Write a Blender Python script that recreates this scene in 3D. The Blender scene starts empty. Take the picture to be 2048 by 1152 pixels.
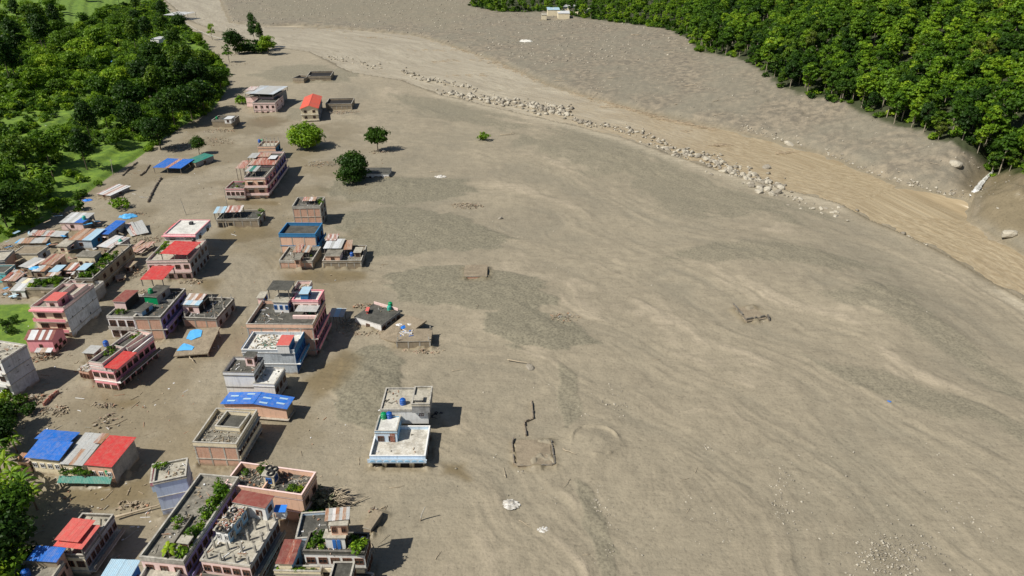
import bpy, math, random
import numpy as np
from mathutils import Vector, Matrix

random.seed(7)
S = bpy.context.scene
COL = S.collection
# ------------------------------------------------------------------ camera
H = 90.0
TH = math.radians(27.9)
F = 1400.0
cd = bpy.data.cameras.new("camera")
cam = bpy.data.objects.new("camera", cd)
COL.objects.link(cam)
cam.location = (0, 0, H)
cam.rotation_euler = (math.pi / 2 - TH, 0, 0)
cd.sensor_width = 36
cd.lens = F / 2048 * 36
cd.clip_start = 1
cd.clip_end = 9000
S.camera = cam
# ------------------------------------------------------------------ sky and sun
SUN_EL, SHAD_AZ = math.radians(50), math.radians(27)
w = bpy.data.worlds.new("World")
S.world = w
w.use_nodes = True
nt = w.node_tree
bg = nt.nodes["Background"]
sk = nt.nodes.new("ShaderNodeTexSky")
sk.sky_type = 'NISHITA'
sk.sun_disc = False
sk.sun_elevation = SUN_EL
# direction towards the sun
sx, sy = -math.cos(SHAD_AZ), -math.sin(SHAD_AZ)
sk.sun_rotation = math.atan2(sx, sy)
bg.inputs[1].default_value = 0.055
nt.links.new(sk.outputs[0], bg.inputs[0])
sd = bpy.data.lights.new("sun", 'SUN')
sd.energy = 4.95
sd.angle = math.radians(0.6)
sd.color = (1.0, 0.955, 0.86)
sun = bpy.data.objects.new("sun", sd)
COL.objects.link(sun)
v = Vector((sx * math.cos(SUN_EL), sy * math.cos(SUN_EL), math.sin(SUN_EL)))
sun.rotation_euler = v.to_track_quat('Z', 'Y').to_euler()
S.view_settings.view_transform = 'Standard'
S.view_settings.look = 'None'
S.view_settings.gamma = 1
S.view_settings.use_curve_mapping = False
S.view_settings.exposure = 0.08
S.render.engine = 'CYCLES'
S.cycles.max_bounces = 5

# ------------------------------------------------------------------ survey: sight lines to places on the land
CT, ST = math.cos(TH), math.sin(TH)


def ray(px, py):
    u = (px - 1024) / F
    vv = (py - 576) / F
    return u, CT - vv * ST, -ST - vv * CT


def G(px, py, z=0.0):
    x, y, zz = ray(px, py)
    t = (z - H) / zz
    return Vector((x * t, y * t, z))


def GN(pts, z=0.0):
    return np.array([G(a, b, z)[:2] for a, b in pts])


# ------------------------------------------------------------------ numpy noise
def _h(ix, iy, s):
    n = (ix.astype(np.int64) * 374761393 + iy.astype(np.int64) * 668265263 + s * 1442695041) & 0x7fffffff
    n = (n ^ (n >> 13)) * 1274126177 & 0x7fffffff
    return ((n ^ (n >> 16)) & 0xffff) / 65535.0


def vn(x, y, s=0):
    ix, iy = np.floor(x), np.floor(y)
    fx, fy = x - ix, y - iy
    fx = fx * fx * (3 - 2 * fx)
    fy = fy * fy * (3 - 2 * fy)
    a, b = _h(ix, iy, s), _h(ix + 1, iy, s)
    c, d = _h(ix, iy + 1, s), _h(ix + 1, iy + 1, s)
    return (a + (b - a) * fx) * (1 - fy) + (c + (d - c) * fx) * fy


def fbm(x, y, o=4, s=0):
    r, a, t = 0, 1.0, 0
    for k in range(o):
        r = r + a * vn(x, y, s + k * 17)
        t += a
        a *= .5
        x, y = x * 2.03 + 5.2, y * 2.03 + 1.3
    return r / t


def sstep(a, b, x):
    t = np.clip((x - a) / (b - a), 0, 1)
    return t * t * (3 - 2 * t)


def dpoly(X, Y, P, closed=False):
    """distance to a polyline, parameter along it"""
    n = len(P)
    best = np.full(X.shape, 1e18)
    par = np.zeros(X.shape)
    for i in range(n if closed else n - 1):
        ax, ay = P[i]
        bx, by = P[(i + 1) % n]
        dx, dy = bx - ax, by - ay
        t = np.clip(((X - ax) * dx + (Y - ay) * dy) / (dx * dx + dy * dy + 1e-9), 0, 1)
        d = (X - ax - t * dx) ** 2 + (Y - ay - t * dy) ** 2
        m = d < best
        best = np.where(m, d, best)
        par = np.where(m, i + t, par)
    return np.sqrt(best), par


def inpoly(X, Y, P):
    r = np.zeros(X.shape, bool)
    n = len(P)
    for i in range(n):
        ax, ay = P[i]
        bx, by = P[(i + 1) % n]
        c = ((ay > Y) != (by > Y)) & (X < (bx - ax) * (Y - ay) / (by - ay + 1e-12) + ax)
        r ^= c
    return r


def sdf(X, Y, P):
    d, _ = dpoly(X, Y, P, True)
    return np.where(inpoly(X, Y, P), d, -d)


UP = [(440, -60), (440, 0), (460, 45), (530, 52), (600, 50), (720, 60), (830, 70), (900, 90), (1000, 125), (1100, 170), (1200, 200),
      (1300, 225), (1400, 248), (1450, 258), (1520, 275), (1580, 290), (1660, 312), (1740, 347), (1800, 372), (1880, 386),
      (1925, 394), (1945, 402), (1940, 440), (1990, 475), (2048, 505), (2300, 640)]
LO = [(300, -60), (330, 0), (380, 42), (430, 60), (545, 92), (620, 104), (700, 145), (800, 160), (880, 190), (960, 208), (1060, 232),
      (1160, 254), (1250, 280), (1330, 312), (1400, 332), (1500, 362), (1590, 385), (1680, 410), (1740, 442), (1830, 480),
      (1900, 515), (1960, 552), (2048, 602), (2300, 760)]
UPW, LOW = GN(UP), GN(LO)
RIV = np.concatenate([UPW, LOW[::-1]])
BANK = np.concatenate([UPW, np.array([[900, 100], [4000, 100], [4000, 5000], [UPW[0][0], 5000]])])
# how steep the right bank climbs, by corner of the bank line
KSL = np.array([.01, .01, .02, .02, .02, .03, .03, .04, .05, .07, .09, .12, .15, .17, .19, .21, .24, .27, .3, .3, .25, .3, .3, .32, .32, .32])
LEFTP = [(322, -40), (322, 0), (333, 22), (395, 80), (440, 125), (455, 150), (452, 182), (425, 222), (345, 262), (300, 300),
         (232, 345), (160, 398), (95, 440), (40, 468), (0, 486), (-200, 590)]
LW = GN(LEFTP)
LEFT = np.concatenate([LW, np.array([[-900, 60], [-4000, 60], [-4000, 5000], [LW[0][0], 5000]])])
GULLY = GN([(1945, 402), (1960, 375), (1985, 350), (2060, 330)])


MOUNDS = [((1190, 885), 6.2, 6.2, 1.3), ((840, 450), 22, 14, .9), ((930, 585), 24, 12, .8), ((1080, 660), 15, 9, .7),
          ((1220, 310), 50, 34, 1.6), ((735, 770), 10, 12, .9), ((1760, 610), 24, 26, 1.6), ((1500, 520), 40, 20, 1.1),
          ((580, 150), 30, 22, 1.0), ((695, 232), 13, 7, 1.6), ((800, 375), 22, 12, .9), ((640, 330), 10, 9, 1.0),
          ((1130, 920), 9, 8, .5), ((780, 320), 14, 12, .9)]
MW = [(G(*p), a, b, h) for p, a, b, h in MOUNDS]


def hgt(X, Y, fine=True):
    X = np.asarray(X, float)
    Y = np.asarray(Y, float)
    z = .5 * (fbm(X / 38, Y / 38, 3, 3) - .5) * sstep(-10, 60, X + 20) * 2
    db, pb = dpoly(X, Y, UPW)
    inb = inpoly(X, Y, BANK)
    k = np.interp(pb, np.arange(len(UPW)), KSL)
    rough = .55 * (fbm(X / 9, Y / 9, 5, 11) - .5) + .45 * (fbm(X / 2.6, Y / 2.6, 3, 12) - .5)
    # steep earth bank, then forested slope
    up = k * (np.minimum(db, 60) * 1.0 + np.clip(db - 60, 0, 260) * 1.25) + sstep(0, 4, db) * 1.2
    up = up + sstep(0, 15, db) * (rough * 8 * k + rough * 1.4) + sstep(1, 5, db) * k * 5
    z = np.where(inb, up, z)
    # gully cut by the side stream
    dg, _ = dpoly(X, Y, GULLY)
    z = np.where(inb, z * (1 - .85 * np.exp(-(dg / 6.0) ** 2)), z)
    oc = G(2015, 425)
    z = z + np.where(inb, 5.0 * np.exp(-(((X - oc.x) / 13) ** 2 + ((Y - oc.y) / 15) ** 2) ** 1.5) * (1 + .7 * (fbm(X / 4, Y / 4, 4, 91) - .5)), 0)
    inl = inpoly(X, Y, LEFT)
    dl, _ = dpoly(X, Y, LW)
    q = np.clip(dl, 0, 230) * .10
    st = 1.3
    ter = (np.floor(q / st) + sstep(.7, 1, q / st - np.floor(q / st))) * st
    z = np.where(inl, ter + sstep(0, 3, dl) * 1.2 + sstep(0, 20, dl) * (fbm(X / 14, Y / 14, 3, 5) - .5) * 1.0, z)
    inr = inpoly(X, Y, RIV)
    dr, _ = dpoly(X, Y, RIV, True)
    wr = (fbm(X / 7, Y / 7, 4, 95) - .5) * 9
    z = np.where(inr, -.1 - sstep(0, 5, dr + wr * sstep(0, 2, dr)) * 1.1, z)
    z = z + np.where(~inr & ~inb & ~inl, .35 * np.exp(-(dr / 5) ** 2), 0)
    for c, a, b, h in MW:
        r2 = ((X - c.x) / a) ** 2 + ((Y - c.y) / b) ** 2
        z = z + h * np.exp(-r2 * 1.6) * (1 + .4 * (fbm(X / 3, Y / 3, 2, 9) - .5))
    c = MW[0][0]
    rr_ = np.hypot(X - c.x, (Y - c.y) / .95) / 4.6
    z = z + .55 * np.exp(-((rr_ - 1) / .08) ** 2) * sstep(.35, .6, fbm(X / 2, Y / 2, 2, 19))
    return z


def GT(px, py):
    """where the sight line through a photo point meets the land"""
    x, y, zz = ray(px, py)
    t = np.concatenate([np.linspace(60, 400, 300), np.linspace(402, 2500, 700)])
    X, Y, Z = x * t, y * t, H + zz * t
    d = Z - hgt(X, Y)
    i = np.argmax(d < 0)
    if d[i] >= 0:
        return G(px, py)
    t = np.linspace(t[max(i - 1, 0)], t[i], 24)
    X, Y, Z = x * t, y * t, H + zz * t
    d = Z - hgt(X, Y)
    i = int(np.argmax(d < 0))
    return Vector((X[i], Y[i], Z[i]))


# ------------------------------------------------------------------ materials
MATS = {}


def nodes(m):
    m.use_nodes = True
    t = m.node_tree
    t.nodes.clear()
    o = t.nodes.new("ShaderNodeOutputMaterial")
    b = t.nodes.new("ShaderNodeBsdfPrincipled")
    t.links.new(b.outputs[0], o.inputs[0])
    return t, b


def NN(t, k, **kw):
    n = t.nodes.new("ShaderNode" + k)
    for a, b in kw.items():
        if a.startswith('i_'):
            n.inputs[a[2:].replace('_', ' ')].default_value = b
        else:
            setattr(n, a, b)
    return n


def noise(t, vec, scale, detail=4, rough=.55):
    n = NN(t, "TexNoise")
    n.inputs['Scale'].default_value = scale
    n.inputs['Detail'].default_value = detail
    n.inputs['Roughness'].default_value = rough
    if vec is not None:
        t.links.new(vec, n.inputs['Vector'])
    return n.outputs['Fac']


def ramp(t, fac, stops):
    r = NN(t, "ValToRGB")
    e = r.color_ramp.elements
    while len(e) > 1:
        e.remove(e[-1])
    e[0].position = stops[0][0]
    c = stops[0][1]
    e[0].color = (c, c, c, 1) if not hasattr(c, '__len__') else (*c, 1)
    for p, c in stops[1:]:
        x = e.new(p)
        x.color = (c, c, c, 1) if not hasattr(c, '__len__') else (*c, 1)
    t.links.new(fac, r.inputs[0])
    return r.outputs[0]


def mix(t, fac, a, b, mode='MIX'):
    m = NN(t, "Mix", data_type='RGBA', blend_type=mode)
    for s, val in ((0, fac), (6, a), (7, b)):
        if isinstance(val, (int, float)):
            m.inputs[s].default_value = val
        elif isinstance(val, tuple):
            m.inputs[s].default_value = (*val, 1)
        else:
            t.links.new(val, m.inputs[s])
    return m.outputs[2]


def math_(t, op, a, b=None, c=None):
    m = NN(t, "Math", operation=op)
    for i, val in enumerate((a, b, c)):
        if val is None:
            continue
        if isinstance(val, (int, float)):
            m.inputs[i].default_value = val
        else:
            t.links.new(val, m.inputs[i])
    return m.outputs[0]


def mapping(t, vec, sc, rot=(0, 0, 0)):
    m = NN(t, "Mapping")
    m.inputs['Scale'].default_value = sc
    m.inputs['Rotation'].default_value = rot
    t.links.new(vec, m.inputs['Vector'])
    return m.outputs[0]


def bump(t, b, h, strength, dist):
    n = NN(t, "Bump")
    n.inputs['Strength'].default_value = strength
    n.inputs['Distance'].default_value = dist
    t.links.new(h, n.inputs['Height'])
    t.links.new(n.outputs[0], b.inputs['Normal'])
    return n


MUDC = (.30, .235, .16)


def surf(name, col, col2=None, rough=.8, sc=1.0, kind='paint', mudline=True, amt=.5):
    """walls, roofs, trims: colour with stains, drips and a mud line left by the flow"""
    if name in MATS:
        return MATS[name]
    m = bpy.data.materials.new(name)
    MATS[name] = m
    t, b = nodes(m)
    tc = NN(t, "TexCoord").outputs['Object']
    geo = NN(t, "NewGeometry").outputs['Position']
    info = NN(t, "ObjectInfo").outputs['Random']
    col2 = col2 or tuple(c * .62 for c in col)
    n1 = noise(t, geo, .55 * sc, 5, .65)
    n2 = noise(t, mapping(t, geo, (2.2, 2.2, .25)), 1.1 * sc, 4, .6)
    base = mix(t, ramp(t, n1, [(.43, 0.0), (.72, amt * .85)]), col, col2)
    if kind == 'brick':
        sep = NN(t, "SeparateXYZ")
        t.links.new(tc, sep.inputs[0])
        cmb = NN(t, "CombineXYZ")
        t.links.new(math_(t, 'ADD', sep.outputs[0], sep.outputs[1]), cmb.inputs[0])
        t.links.new(sep.outputs[2], cmb.inputs[1])
        br = NN(t, "TexBrick")
        t.links.new(cmb.outputs[0], br.inputs['Vector'])
        br.inputs['Color1'].default_value = (*col, 1)
        br.inputs['Color2'].default_value = (col[0] * .8, col[1] * .72, col[2] * .7, 1)
        br.inputs['Mortar'].default_value = (.5, .42, .34, 1)
        br.inputs['Scale'].default_value = 1
        br.inputs['Mortar Size'].default_value = .018
        br.inputs['Brick Width'].default_value = .36
        br.inputs['Row Height'].default_value = .12
        base = mix(t, ramp(t, n1, [(.5, 0.0), (.78, .45)]), br.outputs[0], (.48, .38, .3))
    if kind == 'conc':
        n3 = noise(t, geo, 2.6 * sc, 6, .7)
        n4 = noise(t, geo, .42 * sc, 6, .75)
        base = mix(t, ramp(t, n3, [(.40, 0.0), (.64, .6)]), base, col2)
        base = mix(t, ramp(t, n4, [(.47, 0.0), (.60, .75 * amt)]), base, tuple(c * .5 for c in col2))
    if kind == 'rust':
        n3 = noise(t, mapping(t, tc, (1.5, .35, 1)), 1.6, 5, .65)
        f = math_(t, 'ADD', n3, math_(t, 'MULTIPLY', math_(t, 'SUBTRACT', info, .5), .22))
        base = mix(t, ramp(t, f, [(.44, 0.0), (.56, 1.0)]), col, col2)
    if kind == 'tile':
        n3 = noise(t, geo, 9, 2, .6)
        base = mix(t, ramp(t, n3, [(.45, 0.0), (.5, .6)]), base, col2)
    drips = ramp(t, n2, [(.52, 0.0), (.72, .55 * min(1, amt * 1.6))])
    base = mix(t, drips, base, tuple(c * .36 for c in col))
    if kind == 'sheet':
        base = mix(t, math_(t, 'MULTIPLY', info, .34), base, tuple(c * .55 + .05 for c in col))
    if kind in ('sheet', 'rust'):
        base = mix(t, ramp(t, noise(t, geo, 1.3, 5, .7), [(.44, 0.0), (.70, .62)]), base, tuple(.5 * c + .5 * d for c, d in zip(col, (.42, .34, .26))))
        base = mix(t, ramp(t, noise(t, mapping(t, geo, (1, 1, .3)), 3.1, 5, .75), [(.62, 0.0), (.68, .6)]), base, (.25, .12, .07))
    if mudline:
        sep2 = NN(t, "SeparateXYZ")
        t.links.new(geo, sep2.inputs[0])
        z = math_(t, 'ADD', sep2.outputs[2], math_(t, 'MULTIPLY', noise(t, geo, .9, 3), 1.3))
        base = mix(t, ramp(t, math_(t, 'MULTIPLY', z, .25), [(.2, .9), (.36, 0.0)]), base, MUDC)
    t.links.new(base, b.inputs['Base Color'])
    b.inputs['Roughness'].default_value = rough
    bump(t, b, n1 if kind != 'conc' else n3, .25, .08)
    return m


def leafmat(name, c1, c2, c3=None):
    m = bpy.data.materials.new(name)
    MATS[name] = m
    t, b = nodes(m)
    info = NN(t, "ObjectInfo").outputs['Random']
    at = NN(t, "Attribute", attribute_name='tone').outputs['Fac']
    f = math_(t, 'ADD', math_(t, 'MULTIPLY', at, .5), math_(t, 'MULTIPLY', info, .5))
    col = ramp(t, f, [(.12, tuple(x * .55 for x in c1)), (.45, c1), (.68, c2), (.92, c3 or c2)])
    t.links.new(col, b.inputs['Base Color'])
    b.inputs['Roughness'].default_value = .55
    b.inputs['Specular IOR Level'].default_value = .25
    tr = NN(t, "BsdfTranslucent")
    t.links.new(col, tr.inputs[0])
    ms = NN(t, "MixShader")
    ms.inputs[0].default_value = .36
    t.links.new(b.outputs[0], ms.inputs[1])
    t.links.new(tr.outputs[0], ms.inputs[2])
    t.links.new(ms.outputs[0], t.nodes['Material Output'].inputs[0])
    return m


def ground_material():
    m = bpy.data.materials.new("mud_ground")
    t, b = nodes(m)
    geo = NN(t, "NewGeometry").outputs['Position']

    def A(n):
        return NN(t, "Attribute", attribute_name=n).outputs['Fac']
    grav, wet, gras, silt, strk, fore, bank = A('gravel'), A('wet'), A('grass'), A('silt'), A('streak'), A('forest'), A('bank')
    n_big = noise(t, geo, .035, 5, .6)
    n_mid = noise(t, geo, .28, 5, .62)
    n_fine = noise(t, geo, 1.7, 6, .7)
    n_str = noise(t, mapping(t, geo, (.16, .9, 1), (0, 0, .35)), .7, 4, .6)
    mud = mix(t, ramp(t, n_big, [(.35, 0.0), (.65, 1.0)]), (.338, .290, .208), (.288, .247, .178))
    mud = mix(t, ramp(t, strk, [(.42, 0.0), (.56, .22), (.72, .6)]), mud, (.235, .21, .155))
    mud = mix(t, ramp(t, strk, [(.18, .75), (.34, 0.0)]), mud, (.42, .355, .26))
    mud = mix(t, ramp(t, n_str, [(.5, 0.0), (.72, .45)]), mud, (.23, .195, .14))
    mud = mix(t, ramp(t, n_mid, [(.42, 0.0), (.68, .42)]), mud, (.22, .19, .135))
    grc = mix(t, ramp(t, n_fine, [(.42, 0.0), (.6, 1.0)]), (.165, .15, .105), (.245, .222, .158))
    mud = mix(t, math_(t, 'MULTIPLY', grav, .88), mud, grc)
    slt = mix(t, ramp(t, n_str, [(.35, 0.0), (.65, 1.0)]), (.50, .44, .33), (.36, .31, .225))
    mud = mix(t, silt, mud, slt)
    bk = mix(t, ramp(t, n_mid, [(.38, 0.0), (.60, 1.0)]), (.29, .245, .178), (.165, .143, .108))
    bk = mix(t, ramp(t, n_big, [(.4, 0.0), (.6, .7)]), bk, (.22, .20, .15))
    mud = mix(t, math_(t, 'MULTIPLY', bank, math_(t, 'SUBTRACT', 1.0, math_(t, 'MULTIPLY', grav, .8))), mud, bk)
    mud = mix(t, math_(t, 'MULTIPLY', wet, .85), mud, (.195, .152, .084))
    gr = mix(t, ramp(t, n_mid, [(.3, 0.0), (.62, 1.0)]), (.22, .34, .028), (.085, .165, .016))
    gr = mix(t, ramp(t, n_fine, [(.45, 0.0), (.7, .5)]), gr, (.06, .12, .014))
    mud = mix(t, gras, mud, gr)
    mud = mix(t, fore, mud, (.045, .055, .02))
    spk = mix(t, ramp(t, n_fine, [(.3, .55), (.5, 1.0), (.75, 1.18)]), (0, 0, 0), mud, 'MIX')
    sp = NN(t, "Mix", data_type='RGBA', blend_type='MULTIPLY')
    sp.inputs[0].default_value = .8
    t.links.new(mud, sp.inputs[6])
    t.links.new(ramp(t, n_fine, [(.28, .5), (.46, .95), (.6, 1.0)]), sp.inputs[7])
    t.links.new(sp.outputs[2], b.inputs['Base Color'])
    t.links.new(ramp(t, wet, [(0, .85), (1, .32)]), b.inputs['Roughness'])
    hh = math_(t, 'ADD', math_(t, 'MULTIPLY', n_mid, 1.0), math_(t, 'ADD', math_(t, 'MULTIPLY', n_fine, .35), math_(t, 'MULTIPLY', n_str, .5)))
    bn = bump(t, b, hh, .6, .55)
    t.links.new(ramp(t, wet, [(0, .62), (1, .06)]), bn.inputs['Strength'])
    return m


def river_material():
    m = bpy.data.materials.new("river_water")
    t, b = nodes(m)
    geo = NN(t, "NewGeometry").outputs['Position']
    s = NN(t, "Attribute", attribute_name='flow').outputs['Fac']
    l = NN(t, "Attribute", attribute_name='along').outputs['Fac']
    cmb = NN(t, "CombineXYZ")
    t.links.new(math_(t, 'MULTIPLY', s, 1.0), cmb.inputs[0])
    t.links.new(math_(t, 'MULTIPLY', l, 1.0), cmb.inputs[1])
    vec = cmb.outputs[0]
    nf = noise(t, mapping(t, vec, (.7, .26, 1), (0, 0, .25)), 1.0, 6, .72)
    nb = noise(t, mapping(t, vec, (.10, .02, 1)), 1.0, 4, .6)
    nd = noise(t, mapping(t, vec, (.35, .06, 1)), 1.3, 5, .65)
    pale = NN(t, "Attribute", attribute_name='pale').outputs['Fac']
    c = mix(t, ramp(t, nb, [(.35, 0.0), (.65, 1.0)]), (.44, .36, .235), (.385, .31, .20))
    c = mix(t, ramp(t, nf, [(.44, 0.0), (.56, .6), (.7, .9)]), c, (.29, .22, .13))  # dark of the ripples painted into the water colour
    c = mix(t, ramp(t, nf, [(.28, .8), (.42, 0.0)]), c, (.49, .415, .29))  # ripple highlights painted in likewise
    p = mix(t, ramp(t, nb, [(.35, 0.0), (.62, 1.0)]), (.48, .42, .31), (.38, .325, .235))
    p = mix(t, ramp(t, nd, [(.50, 0.0), (.60, .45), (.70, .9)]), p, (.30, .25, .165))
    c = mix(t, pale, c, p)
    t.links.new(c, b.inputs['Base Color'])
    b.inputs['Roughness'].default_value = .36
    b.inputs['Specular IOR Level'].default_value = .4
    bump(t, b, nf, .5, .5)
    return m


# ------------------------------------------------------------------ tagging and mesh helpers
def tag(o, label=None, cat=None, group=None, kind=None):
    if label:
        o["label"] = label
    if cat:
        o["category"] = cat
    if group:
        o["group"] = group
    if kind or cat:
        o["kind"] = kind or 'thing'
    return o


def empty(name, loc, rz=0):
    o = bpy.data.objects.new(name, None)
    o.empty_display_size = .5
    o.location = loc
    o.rotation_euler = (0, 0, rz)
    COL.objects.link(o)
    return o


def rawmesh(name, verts, quads=None, tris=None, mats=(), mi=None, smooth=False):
    me = bpy.data.meshes.new(name)
    v = np.asarray(verts, np.float32)
    nq = 0 if quads is None else len(quads)
    ntr = 0 if tris is None else len(tris)
    me.vertices.add(len(v))
    me.vertices.foreach_set('co', v.ravel())
    loops = []
    if nq:
        loops.append(np.asarray(quads, np.int32).ravel())
    if ntr:
        loops.append(np.asarray(tris, np.int32).ravel())
    lo = np.concatenate(loops)
    me.loops.add(len(lo))
    me.loops.foreach_set('vertex_index', lo)
    me.polygons.add(nq + ntr)
    st = np.concatenate([np.arange(nq) * 4, nq * 4 + np.arange(ntr) * 3]).astype(np.int32)
    me.polygons.foreach_set('loop_start', st)
    me.polygons.foreach_set('loop_total', np.concatenate([np.full(nq, 4), np.full(ntr, 3)]).astype(np.int32))
    if mi is not None:
        me.polygons.foreach_set('material_index', np.asarray(mi, np.int32))
    if smooth:
        me.polygons.foreach_set('use_smooth', np.ones(nq + ntr, bool))
    for m in mats:
        me.materials.append(m)
    me.update(calc_edges=True)
    return me


def link(name, me, parent=None, mat=None):
    o = bpy.data.objects.new(name, me)
    COL.objects.link(o)
    if parent is not None:
        o.parent = parent
    if mat is not None:
        o.matrix_local = mat
    return o


class MB:
    """collects boxes, quads, tubes; builds ONE mesh"""
    def __init__(s):
        s.v, s.f, s.m = [], [], []

    def box(s, x0, y0, z0, x1, y1, z1, m=0, skip=()):
        i = len(s.v)
        s.v += [(x0, y0, z0), (x1, y0, z0), (x1, y1, z0), (x0, y1, z0), (x0, y0, z1), (x1, y0, z1), (x1, y1, z1), (x0, y1, z1)]
        for k, f in (('b', (3, 2, 1, 0)), ('t', (4, 5, 6, 7)), ('f', (0, 1, 5, 4)), ('r', (1, 2, 6, 5)), ('k', (2, 3, 7, 6)), ('l', (3, 0, 4, 7))):
            if k in skip:
                continue
            s.f.append([i + q for q in f])
            s.m.append(m[k] if isinstance(m, dict) else m)
        return s

    def hexa(s, p, m=0):
        i = len(s.v)
        s.v += [tuple(q) for q in p]
        for f in ((3, 2, 1, 0), (4, 5, 6, 7), (0, 1, 5, 4), (1, 2, 6, 5), (2, 3, 7, 6), (3, 0, 4, 7)):
            s.f.append([i + q for q in f])
            s.m.append(m)
        return s

    def face(s, p, m=0):
        i = len(s.v)
        s.v += [tuple(q) for q in p]
        s.f.append(list(range(i, i + len(p))))
        s.m.append(m)
        return s

    def tube(s, pts, rad, n=6, m=0):
        rings = []
        for k, p in enumerate(pts):
            p = Vector(p)
            d = (Vector(pts[min(k + 1, len(pts) - 1)]) - Vector(pts[max(k - 1, 0)])).normalized()
            a = d.orthogonal().normalized()
            c = d.cross(a)
            r = rad[k] if hasattr(rad, '__len__') else rad
            i = len(s.v)
            for q in range(n):
                an = 2 * math.pi * q / n
                s.v.append(tuple(p + a * (r * math.cos(an)) + c * (r * math.sin(an))))
            rings.append(i)
        for k in range(len(rings) - 1):
            for q in range(n):
                s.f.append([rings[k] + q, rings[k] + (q + 1) % n, rings[k + 1] + (q + 1) % n, rings[k + 1] + q])
                s.m.append(m)
        s.f.append([rings[-1] + q for q in range(n)])
        s.m.append(m)
        s.f.append([rings[0] + n - 1 - q for q in range(n)])
        s.m.append(m)
        return s

    def mesh(s, name, mats, smooth=False):
        me = bpy.data.meshes.new(name)
        me.from_pydata(s.v, [], s.f)
        for m in (mats if isinstance(mats, (list, tuple)) else [mats]):
            me.materials.append(m)
        me.polygons.foreach_set('material_index', s.m)
        if smooth:
            me.polygons.foreach_set('use_smooth', [True] * len(s.f))
        me.update()
        return me

    def build(s, name, mats, parent=None, mat=None, smooth=False):
        return link(name, s.mesh(name, mats, smooth), parent, mat)


# ------------------------------------------------------------------ the land
def PW(pts, n=0):
    return GN(pts)


GRAVEL = [
    [(1950, 400), (1975, 362), (2010, 342), (2080, 345), (2080, 510), (1985, 470), (1945, 440)],
    [(700, 435), (760, 418), (830, 425), (900, 435), (960, 452), (1005, 478), (980, 500), (900, 500), (820, 505), (760, 512), (705, 485), (690, 455)],
    [(788, 548), (850, 535), (920, 540), (1000, 550), (1060, 570), (1110, 600), (1060, 622), (950, 618), (870, 600), (800, 595)],
    [(970, 628), (1050, 618), (1130, 640), (1190, 680), (1110, 697), (1030, 692), (985, 662)],
    [(640, 382), (700, 358), (800, 360), (920, 362), (935, 382), (850, 398), (790, 402), (800, 408), (700, 396)],
    [(1030, 275), (1090, 256), (1180, 258), (1260, 287), (1350, 322), (1450, 360), (1560, 402), (1640, 430), (1500, 436), (1350, 420), (1250, 385), (1110, 335)],
    [(450, -5), (560, -20), (900, -20), (960, 20), (930, 60), (840, 62), (700, 48), (560, 42), (465, 38)],
    [(690, 720), (750, 698), (800, 730), (795, 800), (745, 850), (695, 835), (672, 780)],
    [(1660, 600), (1750, 568), (1830, 590), (1880, 650), (1980, 720), (2060, 770), (2060, 800), (1900, 720), (1800, 660)],
    [(520, 150), (560, 132), (650, 132), (700, 150), (690, 162), (590, 166), (535, 160)],
    [(1330, 520), (1420, 485), (1560, 488), (1720, 525), (1850, 545), (1700, 548), (1550, 530)],
    [(1620, 728), (1740, 745), (1900, 790), (2060, 850), (2060, 880), (1880, 815), (1700, 770)],
    [(800, 190), (900, 200), (1000, 228), (1070, 250), (1000, 262), (880, 240), (790, 215)],
    [(580, 215), (605, 220), (610, 245), (575, 240)],
    [(1120, 720), (1145, 740), (1165, 830), (1130, 860), (1115, 800)],
    [(1150, 955), (1180, 970), (1215, 1060), (1245, 1160), (1205, 1160), (1175, 1060)],
]
WETS = [
    [(490, 236), (560, 230), (575, 250), (520, 262), (480, 255)],
    [(420, 470), (450, 455), (540, 450), (560, 470), (480, 486), (430, 492)],
    [(560, 545), (640, 540), (730, 540), (740, 560), (640, 570), (570, 565)],
    [(600, 770), (640, 730), (690, 700), (720, 720), (680, 780), (610, 830)],
    [(60, 985), (140, 975), (250, 965), (300, 940), (310, 1000), (200, 1020), (100, 1010)],
    [(390, 558), (440, 560), (440, 590), (400, 585)],
    [(200, 780), (260, 790), (300, 800), (240, 830), (180, 810)],
    [(880, 920), (930, 925), (940, 960), (880, 950)],
    [(470, 398), (560, 402), (560, 412), (480, 410)],
]
STREAM = [(0, [UP[i] for i in range(1, len(UP), 2)]), (40, [LO[i] for i in range(1, len(LO), 2)]),
          (70, [(560, 190), (800, 250), (1000, 275), (1150, 335), (1350, 430), (1600, 480), (1850, 560), (2100, 700)]),
          (105, [(600, 300), (850, 330), (1050, 330), (1180, 400), (1350, 500), (1600, 600), (1800, 660), (2100, 830)]),
          (130, [(640, 420), (900, 410), (1100, 440), (1300, 520), (1500, 640), (1750, 740), (2100, 890)]),
          (155, [(700, 520), (950, 520), (1150, 560), (1350, 660), (1550, 760), (1800, 900), (2100, 1110)]),
          (180, [(700, 600), (900, 640), (1100, 660), (1300, 760), (1500, 880), (1650, 1000), (1750, 1200)]),
          (205, [(650, 700), (850, 720), (1050, 760), (1200, 850), (1350, 950), (1450, 1050), (1500, 1200)]),
          (235, [(600, 800), (700, 850), (750, 950), (860, 1020), (920, 1200)]),
          (265, [(420, 560), (440, 700), (380, 850), (300, 1000), (250, 1200)])]


def stream_coord(X, Y):
    num = np.zeros(X.shape)
    den = np.zeros(X.shape)
    for s, pl in STREAM:
        d, _ = dpoly(X, Y, GN(pl))
        wgt = 1.0 / (d + 14.0) ** 3
        num += wgt * s
        den += wgt
    return num / den


def attr(me, name, arr):
    a = me.attributes.new(name, 'FLOAT', 'POINT')
    a.data.foreach_set('value', np.asarray(arr, np.float32).ravel())


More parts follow.
